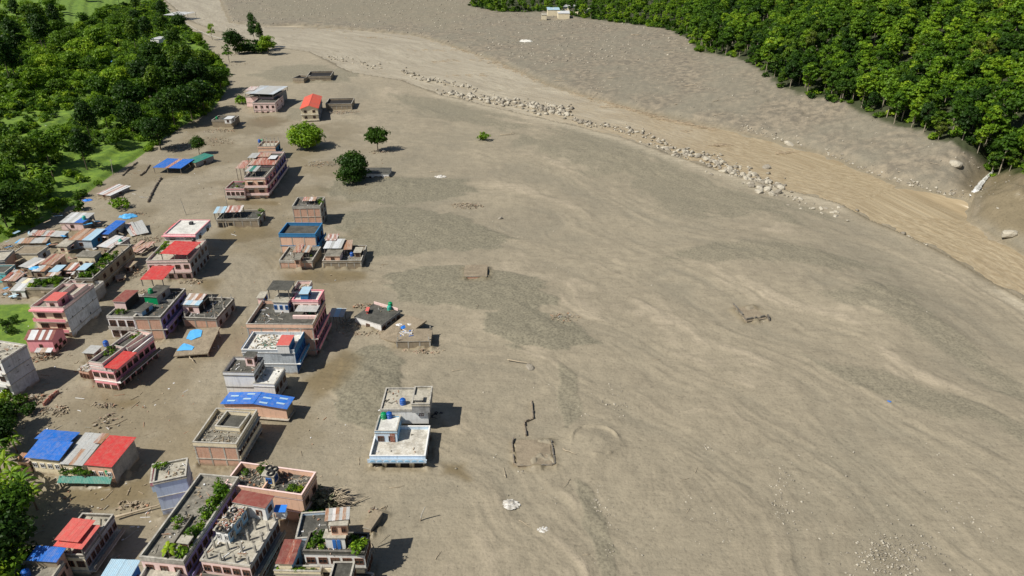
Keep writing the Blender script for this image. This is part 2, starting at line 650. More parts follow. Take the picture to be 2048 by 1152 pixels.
FORL = [(940, 12), (1000, 24), (1060, 24), (1090, 22), (1180, 38), (1260, 48), (1330, 58), (1372, 74), (1400, 104), (1450, 112),
        (1500, 125), (1530, 150), (1560, 176), (1620, 192), (1680, 204), (1720, 226), (1780, 246), (1840, 262), (1880, 282),
        (1930, 302), (1975, 335), (2048, 350), (2200, 380)]
FLW = np.array([GT(*p)[:2] for p in FORL])
FOR = np.concatenate([FLW, np.array([[1500, 150], [4000, 300], [4000, 5000], [FLW[0][0] + 150, 5000]])])


def make_ground():
    ys = np.concatenate([np.linspace(1500, 1170, 30), np.arange(1168, 0, -1.9), np.linspace(-1, -60, 40)])
    Yr = np.array([G(1024, y)[1] for y in ys])
    Yr = np.concatenate([[5.0], Yr, np.geomspace(Yr[-1] * 1.03, 6000, 30)])
    tt = np.concatenate([np.linspace(-4, -.82, 40, endpoint=False), np.linspace(-.82, .82, 840), np.linspace(.82, 4, 41)[1:]])
    Y = np.repeat(Yr[:, None], len(tt), 1)
    X = tt[None, :] * (Y + 22)
    z = hgt(X, Y)
    # attributes
    sc = stream_coord(X, Y)
    q = (X * .8 - Y * .6) / 90
    wob = (fbm(X / 40, Y / 40, 4, 71) - .5) * 26 + (fbm(X / 9, Y / 9, 3, 72) - .5) * 3
    st = .44 * fbm((sc + wob) / 10.0, q * 3.0 + 3, 5, 21) + .26 * fbm((sc + wob) / 2.6, q * 8, 4, 31) + .30 * fbm(X / 22, Y / 34, 6, 33)
    st = (st - .5) * 1.9 + .5
    inr, inb, inl = inpoly(X, Y, RIV), inpoly(X, Y, BANK), inpoly(X, Y, LEFT)
    right = sstep(560, 760, 1024 + X / np.maximum(Y * CT + H * ST, 1) * F)
    strk = .5 + (st - .5) * (.35 + .65 * right)
    warp = (fbm(X / 7, Y / 7, 4, 41) - .5) * 2
    warp2 = (fbm((sc + wob) / 2.5, q * 3, 3, 43) - .5) * 2
    gv = np.zeros(X.shape)
    for gi, p in enumerate(GRAVEL):
        ga, ge = (1.0, .55) if gi in (1, 2, 3, 4, 7, 9) else (.72, 1.0)
        P = PW(p)
        size = .5 * min(np.ptp(P[:, 0]), np.ptp(P[:, 1]))
        d = sdf(X, Y, P)
        dn = d / size
        gv = np.maximum(gv, ga * sstep(-.10 * ge, .14 * ge, dn + .12 * (ge < 1) + (warp * .22 + warp2 * .38) * (ge if ge == 1 else .7)))
    wt = np.zeros(X.shape)
    for p in WETS:
        P = PW(p)
        size = .5 * min(np.ptp(P[:, 0]), np.ptp(P[:, 1]))
        wt = np.maximum(wt, sstep(-.4 * size, .5 * size, sdf(X, Y, P) + warp * size * .5))
    free = (~inr & ~inb & ~inl).astype(float)
    zc_ = np.maximum(Y * CT + H * ST, 1)
    town = (1 - sstep(640, 800, 1024 + X / zc_ * F)) * (1 - sstep(330, 420, Y))
    wt = np.maximum(wt, .55 * town * sstep(.38, .62, fbm(X / 16, Y / 16, 4, 87)) * free)
    z = z + free * (-(strk - .5) * .95 + gv * .15 + (fbm(X / 2.2, Y / 2.2, 3, 61) - .5) * .16 * (1 + gv))
    z = z - wt * .12
    d2, _ = dpoly(X, Y, LOW)
    wt = np.maximum(wt, .6 * np.exp(-(d2 / 1.6) ** 2) * (Y > 0))
    d2, _ = dpoly(X, Y, UPW)
    wt = np.maximum(wt, .45 * np.exp(-(d2 / 1.8) ** 2))
    oc = sdf(X, Y, PW(GRAVEL[0]))
    wt = np.maximum(wt, .8 * sstep(-2, 3, oc + warp * 2) * inb)
    dgl, _ = dpoly(X, Y, GULLY)
    wt = np.maximum(wt, .7 * np.exp(-(dgl / 6) ** 2) * inb)
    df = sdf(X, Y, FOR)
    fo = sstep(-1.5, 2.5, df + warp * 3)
    # terraces and meadows on the left
    gl = inl.astype(float)
    silt = np.zeros(X.shape)
    P = GN([(560, 60), (700, 55), (900, 95), (1100, 175), (1300, 228), (1400, 250), (1380, 300), (1200, 235), (1000, 190), (800, 130), (640, 108)])
    far = sstep(330, 620, Y) * free
    silt = np.maximum(silt, far * .25)
    dlo, _ = dpoly(X, Y, LOW[8:18])
    silt = np.maximum(silt, .8 * np.exp(-(dlo / 6.5) ** 2) * free)
    for pl in ([(1040, 200), (1160, 250), (1290, 292)], [(2010, 590), (2060, 620)]):
        d, _ = dpoly(X, Y, GN(pl))
        silt = np.maximum(silt, np.exp(-(d / 3) ** 2))
    P = GN([(-60, 612), (58, 608), (72, 640), (62, 690), (-60, 700)])
    gl = np.maximum(gl, sstep(-.5, .5, sdf(X, Y, P)))
    P = np.array([[-400, 75], [-62, 75], [-70, 100], [-80, 121], [-400, 128]])
    me = rawmesh("ground", np.stack([X, Y, z], -1).reshape(-1, 3), quads=grid(len(Yr), len(tt)), mats=[ground_material()], smooth=True)
    for n, a in (('gravel', gv * (~inr) * (~inl)), ('wet', wt), ('grass', gl), ('silt', silt), ('streak', strk), ('forest', fo), ('bank', inb.astype(float))):
        attr(me, n, a)
    o = link("ground", me)
    tag(o, kind='structure')
    return o


def grid(nr, nc):
    i = np.arange((nr - 1) * nc).reshape(nr - 1, nc)[:, :-1].ravel()
    return np.stack([i, i + 1, i + nc + 1, i + nc], -1)


GROUND = make_ground()
FOOT = []


def resample(P, n):
    d = np.concatenate([[0], np.cumsum(np.hypot(*np.diff(P, axis=0).T))])
    t = np.linspace(0, d[-1], n)
    return np.stack([np.interp(t, d, P[:, 0]), np.interp(t, d, P[:, 1])], -1)


def make_river():
    n, mcol = 1000, 90
    a, b = resample(LOW, n), resample(UPW, n)
    # pair the banks by nearest so cross lines stay square
    idx = np.array([np.argmin(np.hypot(*(b - p).T)) for p in a])
    idx = np.maximum.accumulate(idx)
    b = b[idx]
    c = b - a
    k = np.ones(9) / 9
    nrm = c / (np.hypot(*c.T)[:, None] + 1e-6)
    u = np.linspace(-.04, 1.0, mcol)[None, :, None]
    P = a[:, None, :] + c[:, None, :] * u + nrm[:, None, :] * (sstep(.93, 1, u) * np.linspace(9, 36, n)[:, None, None])
    wdt = np.hypot(*c.T)[:, None] * u[..., 0]
    al = np.concatenate([[0], np.cumsum(np.hypot(*np.diff(a, axis=0).T))])[:, None] * np.ones((1, mcol))
    X, Y = P[..., 0], P[..., 1]
    z = -.34 + .42 * (fbm((wdt + al * .25) / 1.5, (al - wdt * .3) / 4.5, 4, 51) - .5) * sstep(0, 3, wdt)
    me = rawmesh("river", np.stack([X, Y, z], -1).reshape(-1, 3), quads=grid(n, mcol), mats=[river_material()], smooth=True)
    attr(me, 'flow', wdt)
    attr(me, 'along', al)
    d, pr = dpoly(X, Y, LOW)
    attr(me, 'pale', 1 - sstep(8.5, 13.5, pr + (fbm(X / 12, Y / 12, 3, 8) - .5) * 3))
    o = link("river", me)
    tag(o, kind='structure')
    me.flip_normals() if me.polygons[10].normal.z < 0 else None


make_river()


def make_stream():
    pts = [(1985, 345), (1974, 355), (1962, 368), (1952, 382), (1944, 396)]
    C = [GT(*p) for p in pts]
    m = bpy.data.materials.new("white_water")
    t, b = nodes(m)
    geo = NN(t, "NewGeometry").outputs['Position']
    t.links.new(mix(t, ramp(t, noise(t, geo, 1.2, 5), [(.4, 0.0), (.6, 1.0)]), (.80, .80, .78), (.50, .50, .47)), b.inputs['Base Color'])
    b.inputs['Roughness'].default_value = .4
    mb = MB()
    prev = None
    rr = random.Random(3)
    for i in range(60):
        f = i / 59 * (len(C) - 1)
        k = min(int(f), len(C) - 2)
        p = C[k].lerp(C[k + 1], f - k)
        wd = (.35 + .9 * i / 59) * rr.uniform(.7, 1.2)
        d = (C[k + 1] - C[k]).normalized()
        s = Vector((-d.y, d.x, 0)).normalized() * wd
        row = [p - s + Vector((0, 0, .45)), p + Vector((0, 0, .95 + rr.uniform(-.15, .2))), p + s + Vector((0, 0, .45))]
        if prev:
            for j in (0, 1):
                mb.face([prev[j], prev[j + 1], row[j + 1], row[j]])
        prev = row
    o = mb.build("side_stream", m, smooth=True)
    tag(o, kind='structure')


make_stream()
# ------------------------------------------------------------------ trees
BARK = surf('bark', (.16, .12, .085), (.09, .065, .045), mudline=False)
BARKP = surf('pale_bark', (.34, .29, .22), (.2, .16, .12), mudline=False)
LEAFD = leafmat('leaf_dark', (.030, .080, .008), (.070, .145, .010), (.17, .26, .018))
LEAFM = leafmat('leaf_mid', (.062, .145, .009), (.15, .28, .014), (.30, .42, .024))
LEAFB = leafmat('leaf_bright', (.12, .235, .013), (.235, .39, .02), (.40, .50, .03))
LEAFY = leafmat('leaf_yellow_green', (.12, .17, .02), (.24, .27, .03), (.38, .34, .05))
LEAFG = leafmat('leaf_grey', (.10, .12, .06), (.20, .20, .12), (.34, .30, .2))


def crown_mesh(seed, hh, r, r0, nclump, nleaf, ls, mat, shape='dome', sag=0.0):
    """leaf faces spread through overlapping clumps of the crown's volume"""
    rg = np.random.RandomState(seed)
    V, T, tone = [], [], []
    cs = []
    for c in range(nclump):
        for _ in range(30):
            p = rg.uniform(-1, 1, 3)
            if .25 < np.linalg.norm(p) < 1:
                break
        if shape == 'dome':
            p = np.array([p[0] * r * .78, p[1] * r * .78, hh * (.62 + .30 * p[2])])
        elif shape == 'tall':
            f = .5 + .5 * p[2]
            taper = 1 - .65 * f
            p = np.array([p[0] * r * taper, p[1] * r * taper, hh * (.32 + .6 * f)])
        else:   # bush
            p = np.array([p[0] * r * .8, p[1] * r * .8, hh * (.45 + .4 * p[2])])
        cs.append((p, r0 * rg.uniform(.65, 1.3), rg.uniform(0, 1)))
    n = nclump * nleaf
    P = np.repeat(np.array([c[0] for c in cs]), nleaf, 0)
    R = np.repeat(np.array([c[1] for c in cs]), nleaf)
    TN = np.repeat(np.array([c[2] for c in cs]), nleaf)
    d = rg.normal(size=(n, 3))
    d[:, 2] = np.abs(d[:, 2]) * .8 - .25
    d /= np.linalg.norm(d, axis=1)[:, None]
    P = P + d * (R * rg.uniform(.6, 1.05, n))[:, None] * np.array([1, 1, .75])
    nr = d + rg.normal(size=(n, 3)) * .55
    nr[:, 2] += .35
    nr /= np.linalg.norm(nr, axis=1)[:, None]
    a = np.cross(nr, rg.normal(size=(n, 3)))
    a /= np.linalg.norm(a, axis=1)[:, None]
    b = np.cross(nr, a)
    s = ls * rg.uniform(.6, 1.35, n)[:, None]
    asp = rg.uniform(.45, .8, n)[:, None]
    v = np.stack([P - a * s, P - b * s * asp + nr * s * .2, P + a * s - nr * s * .15, P + b * s * asp + nr * s * .2], 1).reshape(-1, 3)
    q = np.arange(n * 4).reshape(-1, 4)
    me = rawmesh("crown", v, quads=q, mats=[mat])
    tn = np.clip(TN * .6 + rg.uniform(0, .4, n), 0, 1)
    at = me.attributes.new('tone', 'FLOAT', 'POINT')
    at.data.foreach_set('value', np.repeat(tn, 4).astype(np.float32))
    return me, [c[0] for c in cs]


def trunk_mesh(seed, hh, r, cs, mat, fork=.45):
    rr = random.Random(seed)
    mb = MB()
    lean = (rr.uniform(-.04, .04) * hh, rr.uniform(-.04, .04) * hh)
    pts = [(0, 0, -1.2), (0, 0, 0), (lean[0] * .5, lean[1] * .5, hh * fork), (lean[0], lean[1], hh * .78)]
    mb.tube(pts, [r * 1.25, r * 1.05, r * .7, r * .25], 7)
    for c in random.Random(seed + 1).sample(list(range(len(cs))), min(7, len(cs))):
        c = cs[c]
        z0 = hh * rr.uniform(fork * .75, fork * 1.2)
        mid = (c[0] * .5, c[1] * .5, z0 + (c[2] - z0) * .35)
        mb.tube([(0, 0, z0), mid, tuple(c)], [r * .42, r * .28, r * .08], 5)
    return mb.mesh("trunk", mat, True)


def palm_meshes(seed, hh, n, L, mat, upright=.8, wd=.35):
    rg = random.Random(seed)
    mb = MB()
    tone = []
    for k in range(n):
        an = 2 * math.pi * k / n + rg.uniform(-.3, .3)
        el = rg.uniform(.25, 1.2) * upright
        pts = []
        p = Vector((0, 0, hh * rg.uniform(.9, 1.0)))
        LL = L * rg.uniform(.7, 1.1)
        for j in range(6):
            pts.append(p.copy())
            p = p + Vector((math.cos(an) * math.cos(el), math.sin(an) * math.cos(el), math.sin(el))) * LL / 5
            el -= .42
        side = Vector((-math.sin(an), math.cos(an), 0))
        for j in range(5):
            w0, w1 = wd * math.sin(math.pi * (j + .3) / 5.6), wd * math.sin(math.pi * min(j + 1.3, 5.5) / 5.6)
            dz = Vector((0, 0, -.12))
            mb.face([pts[j] - side * w0 + dz, pts[j], pts[j + 1], pts[j + 1] - side * w1 + dz])
            mb.face([pts[j], pts[j] + side * w0 + dz, pts[j + 1] + side * w1 + dz, pts[j + 1]])
            tone += [rg.uniform(.3, 1)] * 2
    me = mb.mesh("fronds", mat)
    at = me.attributes.new('tone', 'FLOAT', 'POINT')
    at.data.foreach_set('value', np.repeat(np.array(tone), 4).astype(np.float32))
    tb = MB().tube([(0, 0, -1), (0, 0, hh * .5), (.1, 0, hh)], [.2, .15, .12], 7).mesh("trunk", BARK, True)
    return me, tb


KINDS = {}


def kind(name, n, hh, r, r0, ncl, nl, ls, mat, bark=BARK, shape='dome', tr=.22, fork=.45):
    KINDS[name] = []
    for i in range(n):
        sd = hash_(name) + i
        cm, cs = crown_mesh(sd, hh, r, r0, ncl, nl, ls, mat, shape)
        KINDS[name].append((cm, trunk_mesh(sd, hh, tr, cs, bark, fork)))


def hash_(s):
    return sum(ord(c) * (i + 1) for i, c in enumerate(s)) % 9973


kind('forest', 5, 17, 3.9, 1.45, 34, 48, .50, LEAFM, BARKP, tr=.2, fork=.62)
kind('forest_dark', 3, 16, 3.9, 1.45, 34, 48, .50, LEAFD, BARKP, tr=.2, fork=.62)
kind('forest_bright', 3, 17.5, 3.8, 1.4, 32, 48, .50, LEAFB, BARKP, tr=.2, fork=.62)
kind('forest_yellow', 1, 16, 3.6, 1.4, 22, 44, .5, LEAFY, BARKP, tr=.18, fork=.62)
kind('broad', 4, 12, 5.6, 2.2, 44, 56, .46, LEAFM)
kind('broad_dark', 4, 13, 5.6, 2.2, 46, 56, .46, LEAFD)
kind('broad_bright', 3, 10.5, 5.8, 2.2, 44, 56, .46, LEAFB)
kind('tall', 3, 20, 4.6, 2.2, 44, 50, .46, LEAFD, shape='tall', fork=.6)
kind('bush', 4, 3.0, 2.0, .9, 14, 30, .30, LEAFM, shape='bush', tr=.1, fork=.3)
kind('bush_bright', 3, 2.4, 1.9, .8, 12, 30, .30, LEAFB, shape='bush', tr=.1, fork=.3)
kind('bush_dark', 3, 3.2, 2.1, .9, 14, 30, .30, LEAFD, shape='bush', tr=.1, fork=.3)
kind('thin', 3, 8, 2.4, 1.0, 12, 34, .32, LEAFM, tr=.12, fork=.5)
kind('shrub', 3, 1.3, .7, .4, 6, 18, .17, LEAFM, shape='bush', tr=.04, fork=.3)
kind('shrub_bright', 2, 1.1, .8, .4, 6, 18, .17, LEAFB, shape='bush', tr=.04, fork=.3)
kind('round', 1, 12, 7.6, 2.6, 90, 70, .46, LEAFB, shape='bush', tr=.4, fork=.3)
kind('roundd', 1, 13.5, 6.8, 2.6, 80, 70, .46, LEAFD, shape='bush', tr=.4, fork=.3)
KINDS['palm'] = [palm_meshes(5 + i, 4.2, 15, 3.0, LEAFM, 1.0, .28) for i in range(3)]
KINDS['banana'] = [palm_meshes(15 + i, 2.4, 9, 2.6, LEAFB, 1.1, .42) for i in range(3)]
TRN = random.Random(11)


def tree(kd, loc, s=1.0, label='', cat='tree', group=None, name='tree', sz=None, parts=True, crown='crown'):
    cm, tm = TRN.choice(KINDS[kd])
    e = empty(name, loc, TRN.uniform(0, 6.28))
    e.scale = (s * TRN.uniform(.92, 1.08), s * TRN.uniform(.92, 1.08), (sz or s))
    tag(e, label, cat, group)
    c = link('fronds' if kd in ('palm', 'banana') else crown, cm, e)
    link('trunk' if not kd.startswith(('bush', 'shrub')) else 'stem', tm, e)
    return e


# hand placed trees, by the photo
def T(kd, px, py, s, label, **k):
    return tree(kd, GT(px, py) - Vector((0, 0, .15)), s, label, **k)


T('round', 614, 296, .98, 'round bright green tree standing alone in the mud below the red gable roof')
T('broad', 756, 302, .92, 'lighter open tree in the mud with driftwood piled at its foot')
T('roundd', 708, 364, .98, 'large dark green tree beside the half buried grey roofed house')
T('tall', 512, 96, 1.35, 'tallest of the slender trees on the mud bar by the river').scale.x = .6
T('tall', 524, 100, 1.05, 'second slender tree leaning over from the tallest one on the mud bar').scale.x = .6
T('broad_dark', 472, 108, 1.35, 'dark tree at the left end of the clump on the mud bar')
T('broad', 537, 110, 1.2, 'round tree at the right end of the clump on the mud bar by the river')
for i in range(6):
    T('bush_dark', 484 + i * 10, 107 - (i % 2) * 5, 3.0, 'low dark bush in the clump between the mud bar trees', cat='bush', name='bush', group='bushes in the clump on the mud bar')
T('thin', 425, 80, 1.7, 'small slim tree alone on the mud left of the mud bar clump')
T('thin', 459, 125, 1.7, 'small tree by the wrecked shed below the mud bar')
T('broad', 398, 92, .9, 'small tree at the tip of the left green slope')
T('bush_bright', 486, 208, 2.0, 'bright green shrub left of the blue and grey tin roofed house', cat='bush', name='bush')
T('broad_dark', 399, 309, .62, 'dark tree behind the green tin roof')
T('broad_dark', 322, 300, 1.15, 'big dark tree on the mud edge above the blue tin roofs')
T('bush_bright', 240, 418, 1.7, 'small bright green tree alone in the mud right of the blue tarpaulin', cat='bush', name='bush')
T('bush', 161, 420, 1.3, 'small dark green bush alone in the mud below the blue tarpaulin', cat='bush', name='bush')
T('banana', 418, 322, .8, 'flattened bright green banana plant right of the green tin roof', cat='plant', name='banana_plant')
T('bush', 968, 281, 1.4, 'lone green uprooted tree top lying on the open mud flat', cat='bush', name='bush')
T('bush', 803, 0, 1.2, 'x') if False else None

G_L = 'trees on the green slope at left'
rr = random.Random(5)
KW = {'tall': 'tall dark column of a tree', 'broad_dark': 'dark green spreading tree', 'broad': 'mid green spreading tree', 'broad_bright': 'bright green spreading tree', 'thin': 'thin open tree'}


def lab(kd, x, y):
    w_ = 'at the top of the green slope' if y < 110 else ('on the terraces low on the green slope' if y > 250 else ('along the mud edge of the green slope' if x > 290 else 'in the middle of the green slope'))
    l = KW[kd] + ' ' + w_
    return l, 'tree', l + 's'


left_named = [('tall', 95, 105, 1.0), ('tall', 45, 130, 1.1), ('tall', 118, 70, .95), ('tall', 22, 165, 1.0), ('broad_dark', 75, 60, 1.3),
              ('tall', 275, 30, .9), ('tall', 240, 15, .9), ('tall', 300, 95, .9), ('broad_dark', 330, 60, 1.1),
              ('broad', 125, 235, 1.0), ('broad', 100, 160, 1.1), ('broad_bright', 170, 130, 1.2), ('broad_bright', 140, 110, 1.2),
              ('broad', 200, 95, 1.1), ('broad_dark', 410, 225, 1.05), ('broad_dark', 385, 240, 1.05), ('broad_dark', 350, 250, 1.1),
              ('broad_dark', 430, 185, .9), ('broad_dark', 395, 190, 1.2), ('broad_dark', 345, 200, 1.2), ('broad_dark', 300, 190, 1.2),
              ('broad_dark', 270, 230, 1.1), ('broad', 240, 190, 1.1), ('broad_dark', 310, 145, 1.2), ('broad_dark', 365, 150, 1.2),
              ('broad_bright', 355, 110, 1.0), ('broad', 395, 140, 1.0), ('tall', 175, 340, .75), ('tall', 185, 290, .8),
              ('broad_dark', 100, 330, 1.0), ('broad_dark', 55, 345, .95), ('broad', 130, 300, .8), ('broad', 235, 295, .6),
              ('broad_dark', 20, 320, .9), ('broad_dark', 15, 455, .8), ('broad_dark', 50, 440, .9), ('broad_dark', 75, 420, .7),
              ('broad_dark', 12, 400, .9), ('broad_dark', 95, 395, .6), ('broad', 60, 275, .8), ('broad_dark', 215, 255, .9)]
# strips of open terrace, kept free of trees
TERR = [[(0, 285), (60, 262), (145, 228), (150, 240), (70, 280), (0, 302)], [(185, 300), (215, 290), (240, 300), (190, 320)],
        [(180, 325), (260, 300), (290, 300), (240, 330), (190, 345)], [(130, 8), (200, 8), (200, 25), (150, 45), (130, 40)],
        [(0, 75), (18, 85), (18, 110), (0, 120)], [(95, 345), (155, 310), (165, 318), (110, 355)], [(330, 60), (420, 100), (400, 108), (330, 80)],
        [(0, 0), (80, 0), (60, 10), (0, 12)], [(85, 362), (150, 352), (150, 368), (90, 375)], [(120, 390), (185, 360), (190, 372), (125, 402)]]
LPX = [(0, 0), (320, 0), (335, 25), (395, 82), (440, 128), (452, 155), (450, 180), (420, 218), (345, 252), (305, 282), (235, 325),
       (160, 385), (90, 425), (40, 455), (0, 470)]
LPA = np.array(LPX, float)
TPA = []
for t in TERR:
    t = np.array(t, float)
    c_ = t.mean(0)
    t = (t - c_) * np.array([1.1, 1.5]) + c_ + np.array([0, 3])
    TPA.append(t)


for kd, x, y, s in left_named:
    if any(inpoly(np.array([x * 1.0]), np.array([y * 1.0]), t)[0] for t in TPA):
        continue
    if kd == 'broad_dark' and rr.random() < .35:
        kd = 'broad'
    elif kd == 'broad':
        kd = 'broad_bright'
    tree(kd, GT(x, y) - Vector((0, 0, .2)), s * 1.25, *lab(kd, x, y))


def clear(x, y, n=1):
    X, Y = np.array([x], float), np.array([y], float)
    return inpoly(X, Y, LPA)[0] and not any(inpoly(X, Y, t)[0] for t in TPA)


pts = []
tries = 0
while len(pts) < 120 and tries < 6000:
    tries += 1
    x, y = rr.uniform(-10, 455), rr.uniform(0, 470)
    if not clear(x, y):
        continue
    dmin = 11 + y * .03
    if any(math.hypot(x - a, (y - b) * 1.6) < dmin * 1.25 for a, b in pts):
        continue
    pts.append((x, y))
for x, y in pts:
    low = y > 205 and x < 260
    if low and rr.random() < .62:
        continue
    dark = x > 260 or rr.random() < .22
    kd = rr.choice(['bush', 'bush_bright', 'banana', 'broad_bright', 'bush']) if low else (rr.choice(['broad_dark', 'broad', 'broad', 'tall']) if dark else rr.choice(['broad', 'broad_bright', 'broad_bright', 'broad_bright', 'thin']))
    if not low and x < 270 and y > 60 and rr.random() < .5:
        tree('bush_bright', GT(x, y) - Vector((0, 0, .2)), rr.uniform(2.2, 3.4), 'large bright green shrub on the open part of the green slope', 'bush', 'large bright shrubs on the green slope', 'bush')
        continue
    s = rr.uniform(.8, 1.25) if not low else (rr.uniform(.5, .8) if kd.startswith('broad') else rr.uniform(1.1, 1.9))
    g = GT(x, y) - Vector((0, 0, .2))
    if kd == 'banana':
        tree(kd, g, s, 'banana plant with long arching leaves on the leafy slope', 'plant', 'banana plants on the left slope', 'banana_plant')
    elif kd.startswith('bush'):
        tree(kd, g, s, 'leafy bush on the terraced slope at left', 'bush', 'bushes on the left slope', 'bush')
    else:
        tree(kd, g, s, *lab(kd, x, y))
for x, y, s in ((30, 395, 1.5), (8, 410, 1.4), (55, 400, 1.3), (80, 372, 1.4), (95, 385, 1.4), (110, 365, 1.3), (70, 385, 1.2), (20, 425, 1.2), (225, 70, 1.6), (240, 100, 1.5), (40, 415, 1.3)):
    tree('palm', GT(x, y), s, 'palm like tree with spiky fronds at the foot of the green slope', 'palm', 'spiky palms on the left slope', 'palm_tree')
# bottom left corner greenery
for kd, x, y, s in (('broad', 40, 1075, .85), ('broad_dark', 20, 1150, .9), ('broad_bright', 15, 1030, .7), ('broad_dark', 8, 905, .55),
                    ('broad_dark', 10, 870, .6), ('broad_dark', -15, 1090, .8), ('bush_dark', 70, 1120, 1.1), ('broad', 5, 1190, .8), ('bush_dark', 45, 1130, 1.2)):
    tree(kd, GT(x, y), s, 'green tree in the mud at the bottom left corner', group='trees at the bottom left corner')
for x, y, s in ((60, 1000, 1.1), (40, 985, 1.1), (75, 1020, 1.0), (25, 960, 1.1), (12, 925, 1.1), (20, 890, 1.0), (5, 950, 1.1), (35, 905, .8)):
    tree('palm', GT(x, y), s, 'spiky palm standing in the mud near the bottom left corner', 'palm', 'spiky palms at the bottom left', 'palm_tree')
for kd, x, y, s in (('bush', 30, 645, .7), ('bush', 8, 650, .7), ('bush_dark', 20, 665, .8), ('bush_bright', 12, 800, .9), ('bush_dark', 40, 812, 1.0), ('bush_dark', 20, 835, 1.2), ('bush_dark', 60, 828, .9), ('bush', 137, 668, .9), ('bush_dark', 5, 850, 1.3)):
    tree(kd, GT(x, y), s, 'leafy bush near the houses at the left edge', 'bush', 'bushes by the left edge houses', 'bush')

# ---- forest above the river bank
rg = np.random.RandomState(4)
cand = []
FLWa = FLW
for _ in range(26000):
    py = rg.uniform(-60, 380)
    px = rg.uniform(930, 2200)
    cand.append((px, py))
cand = np.array(cand)
# uniform over the land, not over the picture: throw points on the land inside the forest outline
N = 60000
X = rg.uniform(-80, 620, N)
Y = rg.uniform(230, 1350, N)
ok = (X / (Y) < .95) & (X / Y > -.12) & inpoly(X, Y, FOR)
X, Y = X[ok], Y[ok]
cell = {}
keep = []
for x, y in zip(X, Y):
    dm = 4.0 if y < 480 else (5.6 if y < 700 else 8)
    k = (int(x // 8), int(y // 8))
    good = True
    for a in (-1, 0, 1):
        for b_ in (-1, 0, 1):
            for (u, v_) in cell.get((k[0] + a, k[1] + b_), ()):
                if (u - x) ** 2 + (v_ - y) ** 2 < dm * dm:
                    good = False
    if good:
        cell.setdefault(k, []).append((x, y))
        keep.append((x, y))
K = np.array(keep)
Z = hgt(K[:, 0], K[:, 1])
# project to judge what is in view
zc = K[:, 1] * CT - (Z - H) * ST
pxx = 1024 + F * K[:, 0] / zc
pyy = 576 + F * (-(Z + 10 - H) * CT - K[:, 1] * ST) / zc
inv = (pxx > -20) & (pxx < 2090) & (pyy > -60)
K, Z, zc, pxx, pyy = K[inv], Z[inv], zc[inv], pxx[inv], pyy[inv]
order = np.argsort(zc)
G_F = 'forest trees on the slope above the river bank'
low = sstep(0, 1, (1340 - pxx) / 60)
cnt = 0
edge = sdf(K[:, 0], K[:, 1], FOR)
for i in order[:150]:
    x, y, z = K[i, 0], K[i, 1], Z[i]
    r_ = rr.random()
    kd = 'forest' if r_ < .5 else ('forest_dark' if r_ < .74 else ('forest_bright' if r_ < .95 else 'forest_yellow'))
    s = rr.uniform(.6, 1.15)
    if edge[i] < 3:
        s *= rr.uniform(.75, 1.0)
    l = {'forest': 'mid green', 'forest_dark': 'dark green', 'forest_bright': 'bright green', 'forest_yellow': 'yellow green'}[kd] + ' forest tree ' + ('at the eroded edge of the bank' if edge[i] < 8 else 'just behind the forest edge' if edge[i] < 25 else 'deeper on the forested slope')
    tree(kd, Vector((x, y, z - .4)), s, l, group=l + 's')
rest = order[150:]


def scatter_gn(name, P, scales, rots, protos, seed_idx, label, cat):
    me = bpy.data.meshes.new(name)
    me.vertices.add(len(P))
    me.vertices.foreach_set('co', np.asarray(P, np.float32).ravel())
    for n_, a_, ty in (('sc', scales, 'FLOAT'), ('ro', rots, 'FLOAT'), ('ki', seed_idx, 'FLOAT')):
        at = me.attributes.new(n_, ty, 'POINT')
        at.data.foreach_set('value', np.asarray(a_, np.float32))
    o = link(name, me)
    ng = bpy.data.node_groups.new(name, 'GeometryNodeTree')
    ng.interface.new_socket('Geometry', in_out='INPUT', socket_type='NodeSocketGeometry')
    ng.interface.new_socket('Geometry', in_out='OUTPUT', socket_type='NodeSocketGeometry')
    gi = ng.nodes.new('NodeGroupInput')
    go = ng.nodes.new('NodeGroupOutput')
    jn = ng.nodes.new('GeometryNodeJoinGeometry')
    ng.links.new(jn.outputs[0], go.inputs[0])

    def named(n_):
        q = ng.nodes.new('GeometryNodeInputNamedAttribute')
        q.data_type = 'FLOAT'
        q.inputs[0].default_value = n_
        return q.outputs[0]
    cx = ng.nodes.new('ShaderNodeCombineXYZ')
    ng.links.new(named('ro'), cx.inputs[2])
    for k, objs in enumerate(protos):
        cp = ng.nodes.new('FunctionNodeCompare')
        cp.data_type = 'FLOAT'
        cp.operation = 'EQUAL'
        ng.links.new(named('ki'), cp.inputs[0])
        cp.inputs[1].default_value = float(k)
        cp.inputs[12].default_value = .1 if len(cp.inputs) > 12 else 0
        m2p = ng.nodes.new('GeometryNodeMeshToPoints')
        ng.links.new(gi.outputs[0], m2p.inputs[0])
        ng.links.new(cp.outputs[0], m2p.inputs[1])
        for ob in objs:
            oi = ng.nodes.new('GeometryNodeObjectInfo')
            oi.inputs[0].default_value = ob
            oi.transform_space = 'ORIGINAL'
            ip = ng.nodes.new('GeometryNodeInstanceOnPoints')
            ng.links.new(m2p.outputs[0], ip.inputs[0])
            ng.links.new(oi.outputs['Geometry'], ip.inputs[2])
            ng.links.new(cx.outputs[0], ip.inputs[5])
            ng.links.new(named('sc'), ip.inputs[6])
            ng.links.new(ip.outputs[0], jn.inputs[0])
    md = o.modifiers.new('scatter', 'NODES')
    md.node_group = ng
    tag(o, label, cat, kind='stuff')
    return o


# stand-alone trees of the scene lend their crowns and trunks to the mass behind
def lend(kd, want):
    out = []
    for cm, tm in KINDS[kd]:
        c = next((o for o in COL.objects if o.data == cm), None)
        t_ = next((o for o in COL.objects if o.data == tm), None)
        if c and t_:
            out.append([c, t_])
    return out[:want]


